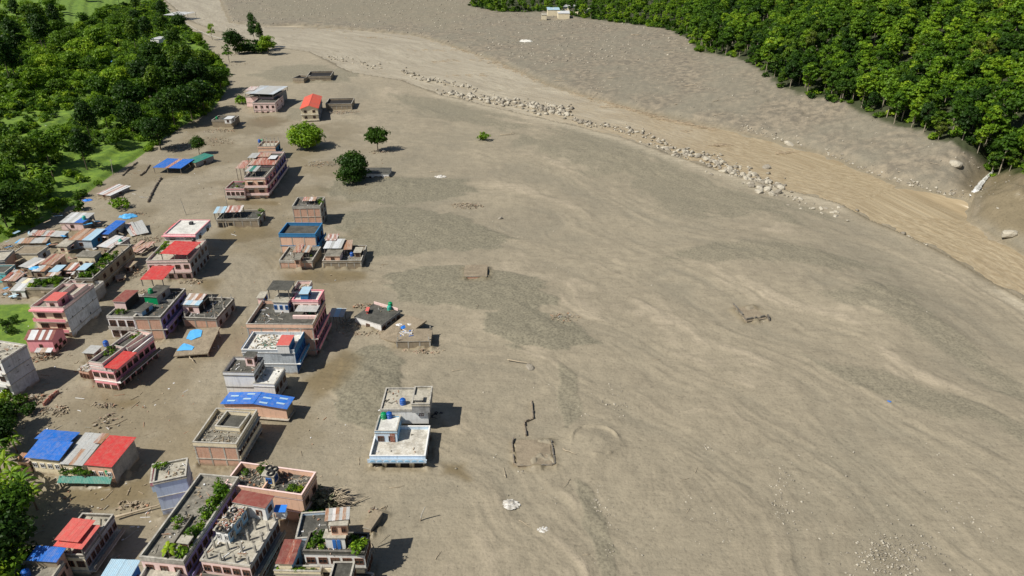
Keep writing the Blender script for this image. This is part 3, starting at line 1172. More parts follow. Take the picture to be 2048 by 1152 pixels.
protos = lend('forest', 5) + lend('forest_dark', 3) + lend('forest_bright', 3) + lend('forest_yellow', 1)
npz = len(protos)
pool = [0, 1, 2, 3, 4] * 3 + [5, 6, 7] * 2 + [8, 9, 10] * 2 + [11]
pool = [p for p in pool if p < npz]
zz = Z[rest] - .4
scl = rg.choice([.5, .65, .8, .9, 1.0, 1.15], len(rest)) * rg.uniform(.92, 1.08, len(rest)) * (1 + .25 * sstep(450, 800, K[rest, 1]))
lowmask = pxx[rest] < 1370
scl[lowmask] *= .62
patch = fbm(K[rest, 0] / 30, K[rest, 1] / 30, 3, 77)
ki = []
for p_, lm in zip(patch, lowmask):
    if lm or p_ > .58:
        ki.append(rr.choice([8, 9, 10, 0, 1, 2]) if npz > 10 else rr.choice(pool))
    elif p_ < .42:
        ki.append(rr.choice([5, 6, 7, 3, 4]) if npz > 10 else rr.choice(pool))
    else:
        ki.append(rr.choice(pool))
scatter_gn('forest', np.stack([K[rest, 0], K[rest, 1], zz], -1), scl, rg.uniform(0, 6.28, len(rest)), protos, ki,
           'dense green forest canopy climbing the slope behind the nearest trees', 'forest')
print('forest rest', len(rest), 'protos', npz)

# undergrowth: bushes crowding the forest floor edge and the left slope, uncountable
NB = 12000
X = rg.uniform(-420, 40, NB * 3)
Y = rg.uniform(180, 900, NB * 3)
Zz = hgt(X, Y)
zc_ = Y * CT - (Zz - H) * ST
px_ = 1024 + F * X / zc_
py_ = 576 + F * (-(Zz - H) * CT - Y * ST) / zc_
ok = inpoly(X, Y, LEFT) & (px_ > -20) & (py_ > -10)
for t_ in TPA:
    ok &= ~inpoly(px_, py_, t_)
P1 = np.stack([X, Y, Zz - .2], -1)[ok]
P1 = P1[:4600]
LOWM = ((py_[ok] > 225) & (px_[ok] < 260))[:4600]
pr2 = []
for kd in ('bush', 'bush_bright', 'bush_dark'):
    pr2 += lend(kd, 4)
ki = rg.choice(len(pr2), len(P1), p=np.array([1, 1, 1, 1, 3.2, 3.2, 3.2, .3, .3, .3])[:len(pr2)] / np.array([1, 1, 1, 1, 3.2, 3.2, 3.2, .3, .3, .3])[:len(pr2)].sum())
print('undergrowth protos', len(pr2))
scatter_gn('undergrowth', P1, rg.uniform(.5, 1.9, len(P1)) * np.where(LOWM, .62, 1), rg.uniform(0, 6.28, len(P1)), pr2, ki,
           'low tangled undergrowth covering the green slope left of the mud', 'undergrowth')
X = rg.uniform(-80, 620, 30000)
Y = rg.uniform(230, 1000, 30000)
e2 = sdf(X, Y, FOR)
ok = (e2 > -1) & (e2 < 22)
zz_ = hgt(X, Y)
zc_ = Y * CT - (zz_ - H) * ST
px_ = 1024 + F * X / zc_
ok &= (px_ > 900) & (px_ < 2090)
ok &= (rg.uniform(0, 1, len(X)) < np.where(px_ < 1400, 1, .42))
P2 = np.stack([X, Y, zz_ - .3], -1)[ok][:2600]
ki = rg.randint(0, len(pr2), len(P2))
scatter_gn('forest_undergrowth', P2, rg.uniform(.6, 1.6, len(P2)), rg.uniform(0, 6.28, len(P2)), pr2, ki,
           'bushes and saplings crowding the forest edge above the bare bank', 'undergrowth')
# ------------------------------------------------------------------ building kit
def M(n):
    return MATS[n]


surf('w_white', (.80, .79, .77), (.62, .60, .56), amt=.4)
surf('w_cream', (.80, .70, .50), (.6, .52, .38), amt=.4)
surf('w_peach', (.78, .50, .36), (.6, .42, .3), amt=.45)
surf('w_pink', (.82, .32, .36), (.6, .26, .28), amt=.35)
surf('w_palepink', (.84, .62, .58), (.68, .5, .46), amt=.35)
surf('w_paleblue', (.60, .72, .84), (.52, .6, .68), amt=.45)
surf('w_skyblue', (.30, .55, .78), (.3, .45, .6), amt=.4)
surf('w_blue', (.035, .20, .42), (.03, .14, .3), amt=.3)
surf('w_purple', (.26, .20, .42), (.2, .16, .28), amt=.5)
surf('w_grey', (.36, .36, .36), (.22, .22, .22), kind='conc', amt=.6)
surf('w_bluegrey', (.56, .61, .66), (.42, .45, .48), kind='conc', amt=.6)
surf('w_brick', (.68, .36, .24), kind='brick')
surf('w_mud', (.34, .28, .20), (.24, .19, .13), kind='conc')
surf('r_conc', (.30, .275, .225), (.13, .12, .095), kind='conc', amt=.8, mudline=False)
surf('r_dark', (.115, .11, .095), (.055, .055, .045), kind='conc', amt=.8, mudline=False)
surf('r_light', (.52, .48, .40), (.30, .28, .22), kind='conc', amt=.6, mudline=False)
surf('r_white', (.74, .73, .69), (.50, .48, .43), kind='conc', amt=.5, mudline=False)
surf('trim', (.55, .52, .46), (.3, .28, .24), kind='conc', amt=.6)
surf('trim_dark', (.22, .20, .17), (.11, .10, .09), kind='conc', amt=.6)
surf('t_red', (.62, .05, .045), (.45, .04, .035), rough=.5, amt=.3, mudline=False, kind='sheet')
surf('t_orange', (.75, .10, .05), (.6, .08, .04), rough=.5, amt=.3, mudline=False, kind='sheet')
surf('t_salmon', (.72, .13, .11), (.6, .1, .08), rough=.5, amt=.3, mudline=False, kind='sheet')
surf('t_maroon', (.25, .065, .05), (.17, .05, .035), rough=.55, amt=.4, mudline=False, kind='sheet')
surf('t_blue', (.012, .16, .62), (.012, .11, .45), rough=.45, amt=.3, mudline=False, kind='sheet')
surf('t_ltblue', (.42, .62, .76), (.34, .50, .62), rough=.5, amt=.3, mudline=False, kind='sheet')
surf('t_green', (.02, .22, .17), (.02, .15, .12), rough=.5, amt=.3, mudline=False, kind='sheet')
surf('t_galv', (.50, .51, .50), (.33, .32, .3), rough=.5, amt=.5, mudline=False, kind='sheet')
surf('t_white', (.70, .72, .74), (.5, .5, .5), rough=.5, amt=.4, mudline=False, kind='sheet')
surf('t_rust', (.36, .17, .09), (.42, .33, .26), rough=.8, kind='rust', mudline=False)
surf('t_rustred', (.33, .09, .06), (.48, .38, .32), rough=.8, kind='rust', mudline=False)
surf('t_streak', (.66, .64, .62), (.38, .13, .09), rough=.7, kind='rust', mudline=False)
surf('wood', (.17, .075, .045), (.1, .05, .03), mudline=False)
surf('timber', (.40, .32, .22), (.26, .2, .13), mudline=False)
surf('white_frame', (.7, .7, .7), mudline=False, amt=.2)
surf('blue_frame', (.03, .16, .5), mudline=False, amt=.2)
surf('dark_metal', (.05, .05, .055), mudline=False)
surf('tank_green', (.0, .28, .10), rough=.4, amt=.2, mudline=False)
surf('tank_teal', (.03, .38, .28), rough=.4, amt=.2, mudline=False)
surf('tank_blue', (.01, .10, .42), rough=.4, amt=.2, mudline=False)
surf('tank_black', (.02, .02, .022), rough=.4, amt=.2, mudline=False)
surf('tarp_blue', (.02, .20, .72), (.02, .14, .5), rough=.5, amt=.3, mudline=False)
surf('tarp_sky', (.10, .42, .80), (.08, .3, .6), rough=.5, amt=.3, mudline=False)
surf('cloth_white', (.75, .75, .76), (.5, .5, .52), amt=.4, mudline=False)
surf('rubber', (.02, .02, .02), amt=.2, mudline=False)
surf('earth', (.33, .27, .19), (.2, .16, .11), kind='conc', mudline=False)
surf('rock', (.52, .475, .385), (.36, .32, .25), kind='conc', mudline=False, amt=.5)
surf('rock_dark', (.34, .30, .24), (.2, .18, .14), kind='conc', mudline=False, amt=.5)
surf('driftwood', (.46, .38, .27), (.28, .22, .15), mudline=False)
surf('muddy_plastic', (.74, .73, .71), (.36, .31, .23), kind='conc', amt=.7, mudline=False)
surf('muddy_deck', (.66, .64, .58), (.42, .37, .29), kind='conc', amt=.75, mudline=False)
surf('w_teal', (.15, .55, .58), amt=.3)
surf('w_yellow', (.75, .66, .25), (.5, .44, .2), amt=.4)


def glassmat():
    m = bpy.data.materials.new('window_glass')
    MATS['glass'] = m
    t, b = nodes(m)
    info = NN(t, "ObjectInfo").outputs['Random']
    t.links.new(ramp(t, info, [(0, (.012, .014, .016)), (.7, (.03, .03, .032)), (1, (.09, .075, .06))]), b.inputs['Base Color'])
    b.inputs['Roughness'].default_value = .15
    return m


glassmat()
surf('interior_shade', (.015, .013, .012), mudline=False)  # near-black paint that stands in for shade inside rooms and openings
WCACHE = {}
RB = random.Random(21)


def win_mesh(w, h, fm):
    """frame ring with mullions standing proud of the wall, pane set back in it; local: x along wall, z up, -y outwards"""
    k = (round(w, 2), round(h, 2), fm)
    if k not in WCACHE:
        f = MB()
        a, b = w / 2, h / 2
        t, d = .08, .09
        f.box(-a, -d, -b, -a + t, .0, b).box(a - t, -d, -b, a, .0, b)
        f.box(-a + t, -d, b - t, a - t, .0, b).box(-a + t, -d, -b, a - t, .0, -b + t)
        f.box(-.03, -d * .8, -b + t, .03, -.012, b - t)
        if w > 1.5:
            f.box(-a / 2 - .02, -d * .7, -b + t, -a / 2 + .02, -.012, b - t).box(a / 2 - .02, -d * .7, -b + t, a / 2 + .02, -.012, b - t)
        f.box(-a + t, -d * .7, b * .35, -.03, -.012, b * .35 + .04).box(.03, -d * .7, b * .35, a - t, -.012, b * .35 + .04)
        p = MB().box(-a + t, -.012, -b + t, a - t, -.002, b - t)
        s = MB().box(-a - .2, -.5, b + .06, a + .2, .02, b + .15)
        WCACHE[k] = (f.mesh("window", M(fm)), p.mesh("pane", M('glass')), s.mesh("sunshade", M('trim')))
    return WCACHE[k]


class Blk:
    """a box frame in the world: origin front-left bottom corner, x along the front, y into depth"""
    def __init__(s, root, mat, w, d, zt):
        s.root, s.mat, s.w, s.d, s.zt = root, mat, w, d, zt
        s.rel = root.matrix_basis.inverted() @ mat

    def part(s, name, mb, mats, local=None, parent=None, smooth=False):
        me = mb.mesh(name, mats, smooth) if isinstance(mb, MB) else mb
        o = link(name, me)
        if parent is None:
            o.parent = s.root
            o.matrix_local = s.rel @ (local or Matrix())
        else:
            o.parent = parent
            o.matrix_local = local or Matrix()
        return o

    def world(s, x, y, z):
        return s.mat @ Vector((x, y, z))


def frame3(A, B, C, z):
    a, b, c = G(*A, z), G(*B, z), G(*C, z)
    x = (b - a)
    x.z = 0
    w = x.length
    x.normalize()
    y = Vector((-x.y, x.x, 0))
    d = (c - b).dot(y)
    if a.y > 430:
        d = min(d, 1.3 * w)
    m = Matrix(((x.x, y.x, 0, a.x), (x.y, y.y, 0, a.y), (0, 0, 1, 0), (0, 0, 0, 1)))
    return m, w, max(d, 1.0)


def height_from(Bt, base):
    """height of a roof corner seen at Bt that stands over the ground point seen at base"""
    g = G(*base)
    x, y, zz = ray(*Bt)
    return H + zz * (g.y / y)


def thing(name, label, cat, A, B, C, z, group=None):
    m, w, d = frame3(A, B, C, z)
    c = m @ Vector((w / 2, d / 2, 0))
    e = empty(name, (c.x, c.y, 0), math.atan2(m[1][0], m[0][0]))
    bpy.context.view_layer.update() if False else None
    e.matrix_basis = Matrix.Translation((c.x, c.y, 0)) @ Matrix.Rotation(math.atan2(m[1][0], m[0][0]), 4, 'Z')
    tag(e, label, cat, group)
    return e


def block(root, A, B, C, zt, zb=-1.5, par=.7, wall='w_white', side=None, roof='r_conc', parm=None, nf=0, nr=0,
          slab=.12, slabm='trim', fm='wood', cols=0, colsr=0, sh=2.9, ww=1.2, wh=1.25, shade=False, rooms=None, name='wall',
          balf=0, balr=0, balm=None, doors=0, first=0, frontwall=None):
    m, w, d = frame3(A, B, C, zt)
    k = Blk(root, m, w, d, zt)
    zr = zt - par
    if zb <= 0:
        FOOT.append((m, w, d))
    side = side or wall
    parm = parm or wall
    fw = frontwall or wall
    mats = [M(fw), M(side)]
    k.part(name, MB().box(0, 0, zb, w, d, zr - .15, {'f': 0, 'r': 1, 'l': 1, 'k': 0, 'b': 0, 't': 0}), mats)
    ov = .12
    k.part('roof', MB().box(-ov, -ov, zr - .15, w + ov, d + ov, zr, {'t': 0, 'f': 1, 'r': 1, 'l': 1, 'k': 1, 'b': 1}), [M(roof), M(slabm)])
    if par > .08:
        pb = MB()
        t = .14
        pb.box(-.04, -.04, zr, w + .04, t, zt).box(-.04, d - t, zr, w + .04, d + .04, zt)
        pb.box(-.04, t, zr, t, d - t, zt).box(w - t, t, zr, w + .04, d - t, zt)
        cp = k.part('parapet', pb, [M(parm)])
        cb = MB()
        q = .05
        cb.box(-.04 - q, -.04 - q, zt, w + .04 + q, t + q, zt + .07).box(-.04 - q, d - t - q, zt, w + .04 + q, d + .04 + q, zt + .07)
        cb.box(-.04 - q, t + q, zt, t + q, d - t - q, zt + .07).box(w - t - q, t + q, zt, w + .04 + q, d - t - q, zt + .07)
        k.part('coping', cb, [M(slabm)], parent=cp)
    lv = []
    z = zr
    n = 0
    while z - 1.0 > max(zb, 0) - .2 and n < 6:
        lv.append(z)
        z -= sh
        n += 1
    for i, z in enumerate(lv):
        if i > 0:
            o = slab
            k.part('floor_slab', MB().box(-o * .6, -(balf or o), z - .15, w + (balr or o), d + o * .6, z + .0), [M(slabm)])
            for bal, ax in ((balf, 0), (balr, 1)):
                if bal:
                    bm = MB()
                    L = w if ax == 0 else d
                    bal2 = balr or slab
                    if ax == 0:
                        bm.box(0, -bal + .02, z + .0, w + (balr or 0) - .02, -bal + .12, z + .75)
                        bm.box(0, -bal + .12, z + .0, .08, -.02, z + .75)
                    else:
                        bm.box(w + bal - .12, (-balf + .14) if balf else 0.02, z + .0, w + bal - .02, d, z + .75)
                    k.part('balcony_rail', bm, [M(balm or parm)])
        zc = z - 1.35 - .15
        if zc - wh / 2 < .1:
            if zc + wh / 2 < .5:
                continue
        # front windows then right-hand windows
        for cnt, L, face in ((nf, w, 0), (nr, d, 1)):
            if i < first:
                continue
            for j in range(cnt):
                u = L * (j + .5) / cnt
                wid = min(ww, L / cnt * .72)
                isd = doors and (j % 3 == 1)
                hh = wh if not isd else 2.0
                fmesh, pmesh, smesh = win_mesh(wid if not isd else .9, hh, fm)
                zz = zc if not isd else z - .15 - .45 - 1.0
                if face == 0:
                    loc = Matrix.Translation((u, -.003, zz))
                else:
                    loc = Matrix.Translation((w + .003, u, zz)) @ Matrix.Rotation(math.pi / 2, 4, 'Z')
                f = k.part('window' if not isd else 'door', fmesh, None, loc)
                k.part('pane', pmesh, None, parent=f)
                if shade:
                    k.part('sunshade', smesh, None, parent=f)
    if cols:
        for j in range(cols + 1):
            u = min(w * j / cols, w - .28)
            cm = MB().box(u, -.045, zb, u + .28, -.004, zr - .155)
            k.part('column', cm, [M('trim')])
        for z in lv[1:]:
            k.part('beam', MB().box(.0, -.06, z - .32, w, -.005, z - .152), [M('trim')])
    if colsr:
        for j in range(colsr + 1):
            u = min(d * j / colsr, d - .28)
            k.part('column', MB().box(w + .004, u, zb, w + .05, u + .28, zr - .155), [M('trim')])
    k.zr = zr
    return k


def sheets(root, A, B, C, zf, zb, mats, n=None, rows=1, wobble=.04, name='roof_sheet', seed=0, local=None, ridges=4, gaps=0.0):
    """corrugated sheets laid side by side from the front eave (height zf) to the back (zb)"""
    rr_ = random.Random(seed + int(A[0]) * 7 + int(A[1]))
    a, b = G(*A, zf), G(*B, zf)
    c = G(*C, zb)
    x = (b - a)
    w_ = x.length
    x.normalize()
    yv = Vector((-x.y, x.x, 0))
    d = (c - b).dot(yv)
    if a.y > 430:
        d = min(d, 1.3 * w_)
    n = n or max(2, min(9, int(w_ / 1.1)))
    inv = root.matrix_basis.inverted()
    cache = {}
    sw = w_ / n
    for i in range(n):
        for r in range(rows):
            m = mats[i % len(mats)] if not isinstance(mats[0], tuple) else None
            if m is None:
                tot = sum(q[1] for q in mats)
                v_ = rr_.uniform(0, tot)
                for q in mats:
                    v_ -= q[1]
                    if v_ <= 0:
                        m = q[0]
                        break
            if gaps and rr_.random() < gaps:
                continue
            if m not in cache:
                mb = MB()
                L = d / rows + .12
                W = sw + .05
                e = .035
                pr = []
                for q in range(ridges * 2 + 1):
                    pr.append((W * q / (ridges * 2), e if q % 2 else 0))
                for q in range(len(pr) - 1):
                    mb.face([(pr[q][0], 0, pr[q][1]), (pr[q + 1][0], 0, pr[q + 1][1]), (pr[q + 1][0], L, pr[q + 1][1]), (pr[q][0], L, pr[q][1])])
                    mb.face([(pr[q][0], 0, pr[q][1] - .02), (pr[q][0], L, pr[q][1] - .02), (pr[q + 1][0], L, pr[q + 1][1] - .02), (pr[q + 1][0], 0, pr[q + 1][1] - .02)])
                cache[m] = mb.mesh(name, [M(m)])
            y0 = d * r / rows
            z0 = zf + (zb - zf) * r / rows
            pos = a + x * (sw * i) + yv * y0
            pos.z = z0 + r * .03 + (i % 2) * .02 + rr_.uniform(0, wobble)
            pitch = math.atan2((zb - zf) / rows, d / rows)
            mw = Matrix(((x.x, yv.x, 0, pos.x), (x.y, yv.y, 0, pos.y), (0, 0, 1, pos.z), (0, 0, 0, 1)))
            mw = mw @ Matrix.Rotation(pitch + rr_.uniform(-wobble, wobble) * .3, 4, 'X') @ Matrix.Rotation(rr_.uniform(-1, 1) * wobble * .6, 4, 'Z')
            link(name, cache[m], root, inv @ mw)
    return Matrix(((x.x, yv.x, 0, a.x), (x.y, yv.y, 0, a.y), (0, 0, 1, 0), (0, 0, 0, 1))), w_, d


def walls_under(root, mw, w, d, zf, zb, wall, side=None, z0=-1.2, inset=.3, door=True, posts=False, nf=0, nr=0, fm='wood', name='wall'):
    k = Blk(root, mw, w, d, zf)
    i = inset
    if not posts and z0 <= 0:
        FOOT.append((mw, w, d))
    if not posts:
        mb = MB()
        p = [(i, i, z0), (w - i, i, z0), (w - i, d - i, z0), (i, d - i, z0)]
        e = .06
        zz = [zf - e + (zb - zf) * t for t in (i / d, i / d, 1 - i / d, 1 - i / d)]
        q = [(a[0], a[1], z_) for a, z_ in zip(p, zz)]
        mb.face([p[0], p[1], q[1], q[0]], 0).face([p[1], p[2], q[2], q[1]], 1).face([p[2], p[3], q[3], q[2]], 0).face([p[3], p[0], q[0], q[3]], 1).face([q[0], q[1], q[2], q[3]], 1)
        k.part(name, mb, [M(wall), M(side or wall)])
        zc = (zf + max(z0, 0)) / 2
        for cnt, L, face in ((nf, w, 0), (nr, d, 1)):
            for j in range(cnt):
                u = i + (L - 2 * i) * (j + .5) / cnt
                hh = min(1.1, (zf - max(z0, 0)) * .5)
                fmesh, pmesh, _ = win_mesh(min(1.1, L / cnt * .5), hh, fm)
                loc = Matrix.Translation((u, i - .003, zc + .15)) if face == 0 else Matrix.Translation((w - i + .003, u, zc + .15)) @ Matrix.Rotation(math.pi / 2, 4, 'Z')
                f = k.part('window', fmesh, None, loc)
                k.part('pane', pmesh, None, parent=f)
    else:
        for px, py, z_ in ((i, i, zf), (w - i, i, zf), (w - i, d - i, zb), (i, d - i, zb), (w / 2, i, zf), (w / 2, d - i, zb)):
            k.part('post', MB().box(px - .09, py - .09, z0, px + .09, py + .09, z_ - .04), [M('trim_dark')])
    return k


def shed(name, label, cat, A, B, C, zf, zb, mats, wall='w_white', side=None, posts=False, n=None, rows=1, nf=1, nr=1, wobble=.04, group=None, inset=.3, fm='wood', gaps=0):
    root = thing(name, label, cat, A, B, C, zf, group)
    mw, w, d = sheets(root, A, B, C, zf, zb, mats, n, rows, wobble, gaps=gaps)
    walls_under(root, mw, w, d, zf, zb, wall, side, nf=nf, nr=nr, posts=posts, inset=inset, fm=fm)
    return root


def canopy(root, A, B, C, zf, zb, z0, mats, n=None, rows=1, posts=True, wobble=.02):
    mw, w, d = sheets(root, A, B, C, zf, zb, mats, n, rows, wobble)
    if posts:
        walls_under(root, mw, w, d, zf, zb, None, posts=True, z0=z0)
    return mw, w, d


def cabin(root, A, B, C, zt, zb, wall, side=None, roof='r_conc', fm='wood', nf=1, nr=1, over=.25, name='cabin_wall'):
    """rooftop room"""
    m, w, d = frame3(A, B, C, zt)
    k = Blk(root, m, w, d, zt)
    q = over
    k.part(name, MB().box(q, q, zb, w - q, d - q, zt - .13, {'f': 0, 'r': 1, 'l': 1, 'k': 0, 'b': 0, 't': 0}), [M(wall), M(side or wall)])
    k.part('cabin_roof', MB().box(0, 0, zt - .13, w, d, zt, {'t': 0, 'f': 1, 'r': 1, 'l': 1, 'k': 1, 'b': 1}), [M(roof), M('trim')])
    for cnt, L, face in ((nf, w, 0), (nr, d, 1)):
        for j in range(cnt):
            u = L * (j + .5) / cnt
            fmesh, pmesh, _ = win_mesh(min(1.0, L / cnt * .5), 1.1, fm)
            loc = Matrix.Translation((u, q - .003, (zt + zb) / 2 - .05)) if face == 0 else Matrix.Translation((w - q + .003, u, (zt + zb) / 2)) @ Matrix.Rotation(math.pi / 2, 4, 'Z')
            f = k.part('window', fmesh, None, loc)
            k.part('pane', pmesh, None, parent=f)
    k.zr = zt
    return k


def stubs(k, n, m, z, hh=1.3, seed=0, u0=.05, u1=.95, v0=.05, v1=.95, rebar=True):
    """unfinished columns left standing on a roof, with rods sticking out"""
    r_ = random.Random(seed)
    cache = None
    for i in range(n):
        for j in range(m):
            x = k.w * (u0 + (u1 - u0) * (i / max(1, n - 1)))
            y = k.d * (v0 + (v1 - v0) * (j / max(1, m - 1)))
            if cache is None:
                mb = MB().box(-.14, -.14, 0, .14, .14, hh)
                for a, b in ((-.1, -.1), (.1, -.1), (.1, .1), (-.1, .1)):
                    mb.box(a - .015, b - .015, hh, a + .015, b + .015, hh + .7)
                cache = mb.mesh('column_stub', [M('trim')])
            k.part('column_stub', cache, None, Matrix.Translation((x, y, z)) @ Matrix.Rotation(r_.uniform(-.04, .04), 4, 'X'))


TANKS = {}


def tank(px, py, z, m, label, s=1.0, lying=False):
    """ribbed plastic water tank with domed lid"""
    if m not in TANKS:
        mb = MB()
        prof = [(.0, .0), (.52, .0), (.52, .25), (.56, .28), (.52, .31), (.52, .6), (.56, .63), (.52, .66), (.52, .95), (.4, 1.08), (.2, 1.15)]
        pts = []
        n = 14
        rings = []
        for r, z_ in prof:
            i = len(mb.v)
            for q in range(n):
                mb.v.append((r * math.cos(2 * math.pi * q / n), r * math.sin(2 * math.pi * q / n), z_))
            rings.append(i)
        for k in range(len(rings) - 1):
            for q in range(n):
                mb.f.append([rings[k] + q, rings[k] + (q + 1) % n, rings[k + 1] + (q + 1) % n, rings[k + 1] + q])
                mb.m.append(0)
        mb.f.append([rings[-1] + q for q in range(n)])
        mb.m.append(0)
        lid = MB().tube([(0, 0, 1.15), (0, 0, 1.24)], [.2, .19], 10)
        TANKS[m] = (mb.mesh('tank_body', [M(m)]), lid.mesh('lid', [M(m)]))
    g = G(px, py, z)
    e = empty('water_tank', g, RB.uniform(0, 6))
    e.scale = (s * 1.15, s * 1.15, s * 1.15)
    if lying:
        e.rotation_euler = (math.pi / 2, 0, RB.uniform(0, 6))
        e.location.z += .5 * s
    tag(e, label, 'water tank')
    link('tank_body', TANKS[m][0], e)
    link('lid', TANKS[m][1], e)
    return e


def roofclutter(root, k, n, z, seed=0, mats=('trim', 'timber', 'r_conc', 'trim_dark', 'cloth_white', 't_rust', 'earth', 'r_dark'), u=(.08, .92), v=(.08, .92)):
    """broken bricks, boards and household junk heaped on a roof, joined: nobody could count it"""
    r_ = random.Random(seed + 5)
    mb = MB()
    mm = [M(x) for x in mats]
    for i in range(int(n * .75)):
        cx, cy = k.w * r_.uniform(*u), k.d * r_.uniform(*v)
        L, W, T_ = (r_.uniform(.12, .4), r_.uniform(.1, .3), r_.uniform(.05, .2)) if r_.random() < .7 else (r_.uniform(.7, 1.8), .1, .07)
        an = r_.uniform(0, 3.14)
        c, s_ = math.cos(an), math.sin(an)
        z1 = z + r_.uniform(0, .12)
        P = []
        for zz in (z - .01, z1 + T_):
            for a, b in ((-L, -W), (L, -W), (L, W), (-L, W)):
                P.append((cx + (a * c - b * s_) * .5, cy + (a * s_ + b * c) * .5, zz))
        mb.hexa(P, r_.randrange(len(mm)))
    o = k.part('roof_clutter', mb, mm)
    o["kind"] = 'stuff'
    return o


def plants(k, z, pts, label, kd='shrub', s=1.0, group=None):
    for u, v in pts:
        p = k.world(k.w * u, k.d * v, z)
        tree(kd if RB.random() < .6 else kd + '_bright' if kd == 'shrub' else kd, p, s * RB.uniform(.4, .95), label, 'plant', group, 'roof_plant')


def tyre(px, py, z, label, s=.42):
    me = TANKS.get('tyre')
    if me is None:
        mb = MB()
        R_, r0, n, m_ = 1.0, .36, 16, 6
        for i in range(n):
            for j in range(m_):
                a, b = 2 * math.pi * i / n, 2 * math.pi * j / m_
                mb.v.append(((R_ + r0 * math.cos(b)) * math.cos(a), (R_ + r0 * math.cos(b)) * math.sin(a), r0 * math.sin(b) * .9 + r0 * .9))
        for i in range(n):
            for j in range(m_):
                mb.f.append([i * m_ + j, ((i + 1) % n) * m_ + j, ((i + 1) % n) * m_ + (j + 1) % m_, i * m_ + (j + 1) % m_])
                mb.m.append(0)
        me = mb.mesh('tyre', [M('rubber')], True)
        TANKS['tyre'] = me
    o = link('tyre', me)
    o.location = G(px, py, z)
    o.scale = (s, s, s)
    tag(o, label, 'tyre')
    return o
# ------------------------------------------------------------------ the houses, walked from the far end of the street to the near one
def hf(Bt, base):
    return height_from(Bt, base)


def house(name, label, A, B, C, h, cat='building', group=None, **k):
    root = thing(name, label, cat, A, B, C, h, group)
    b = block(root, A, B, C, h, **k)
    return root, b


# 1 shed by the upstream bend
z_ = GT(345, 40).z
shed('timber_shed', 'white roofed open timber shed wrecked at the river bend at the top of the photo', 'shed', (326, 30), (361, 31), (356, 17), z_ + 4, z_ + 4.3, ['t_white'], posts=True)
# 2
h = hf((550, 205), (552.6, 226))
r, b = house('house', 'mud stained pink house with blue grey tin sheets on its rear roof', (505, 205.5), (550, 205), (552.6, 190.4), h, wall='w_palepink', side='w_palepink', roof='r_dark', nf=4, nr=2, cols=3, frontwall='w_palepink')
block(r, (491, 193), (546, 194), (548, 178), h + .5, wall='w_palepink', side='w_grey', par=.2)
canopy(r, (489, 187), (546, 189), (547, 172), h + 2.6, h + 2.9, h + .4, ['t_galv', 'w_bluegrey', 't_galv', 't_galv'], n=6)
canopy(r, (489, 181), (507, 181), (507, 173), h + 2.9, h + 3.0, h + .4, ['t_streak'], n=2, posts=False)
roofclutter(r, b, 30, b.zr, 2)


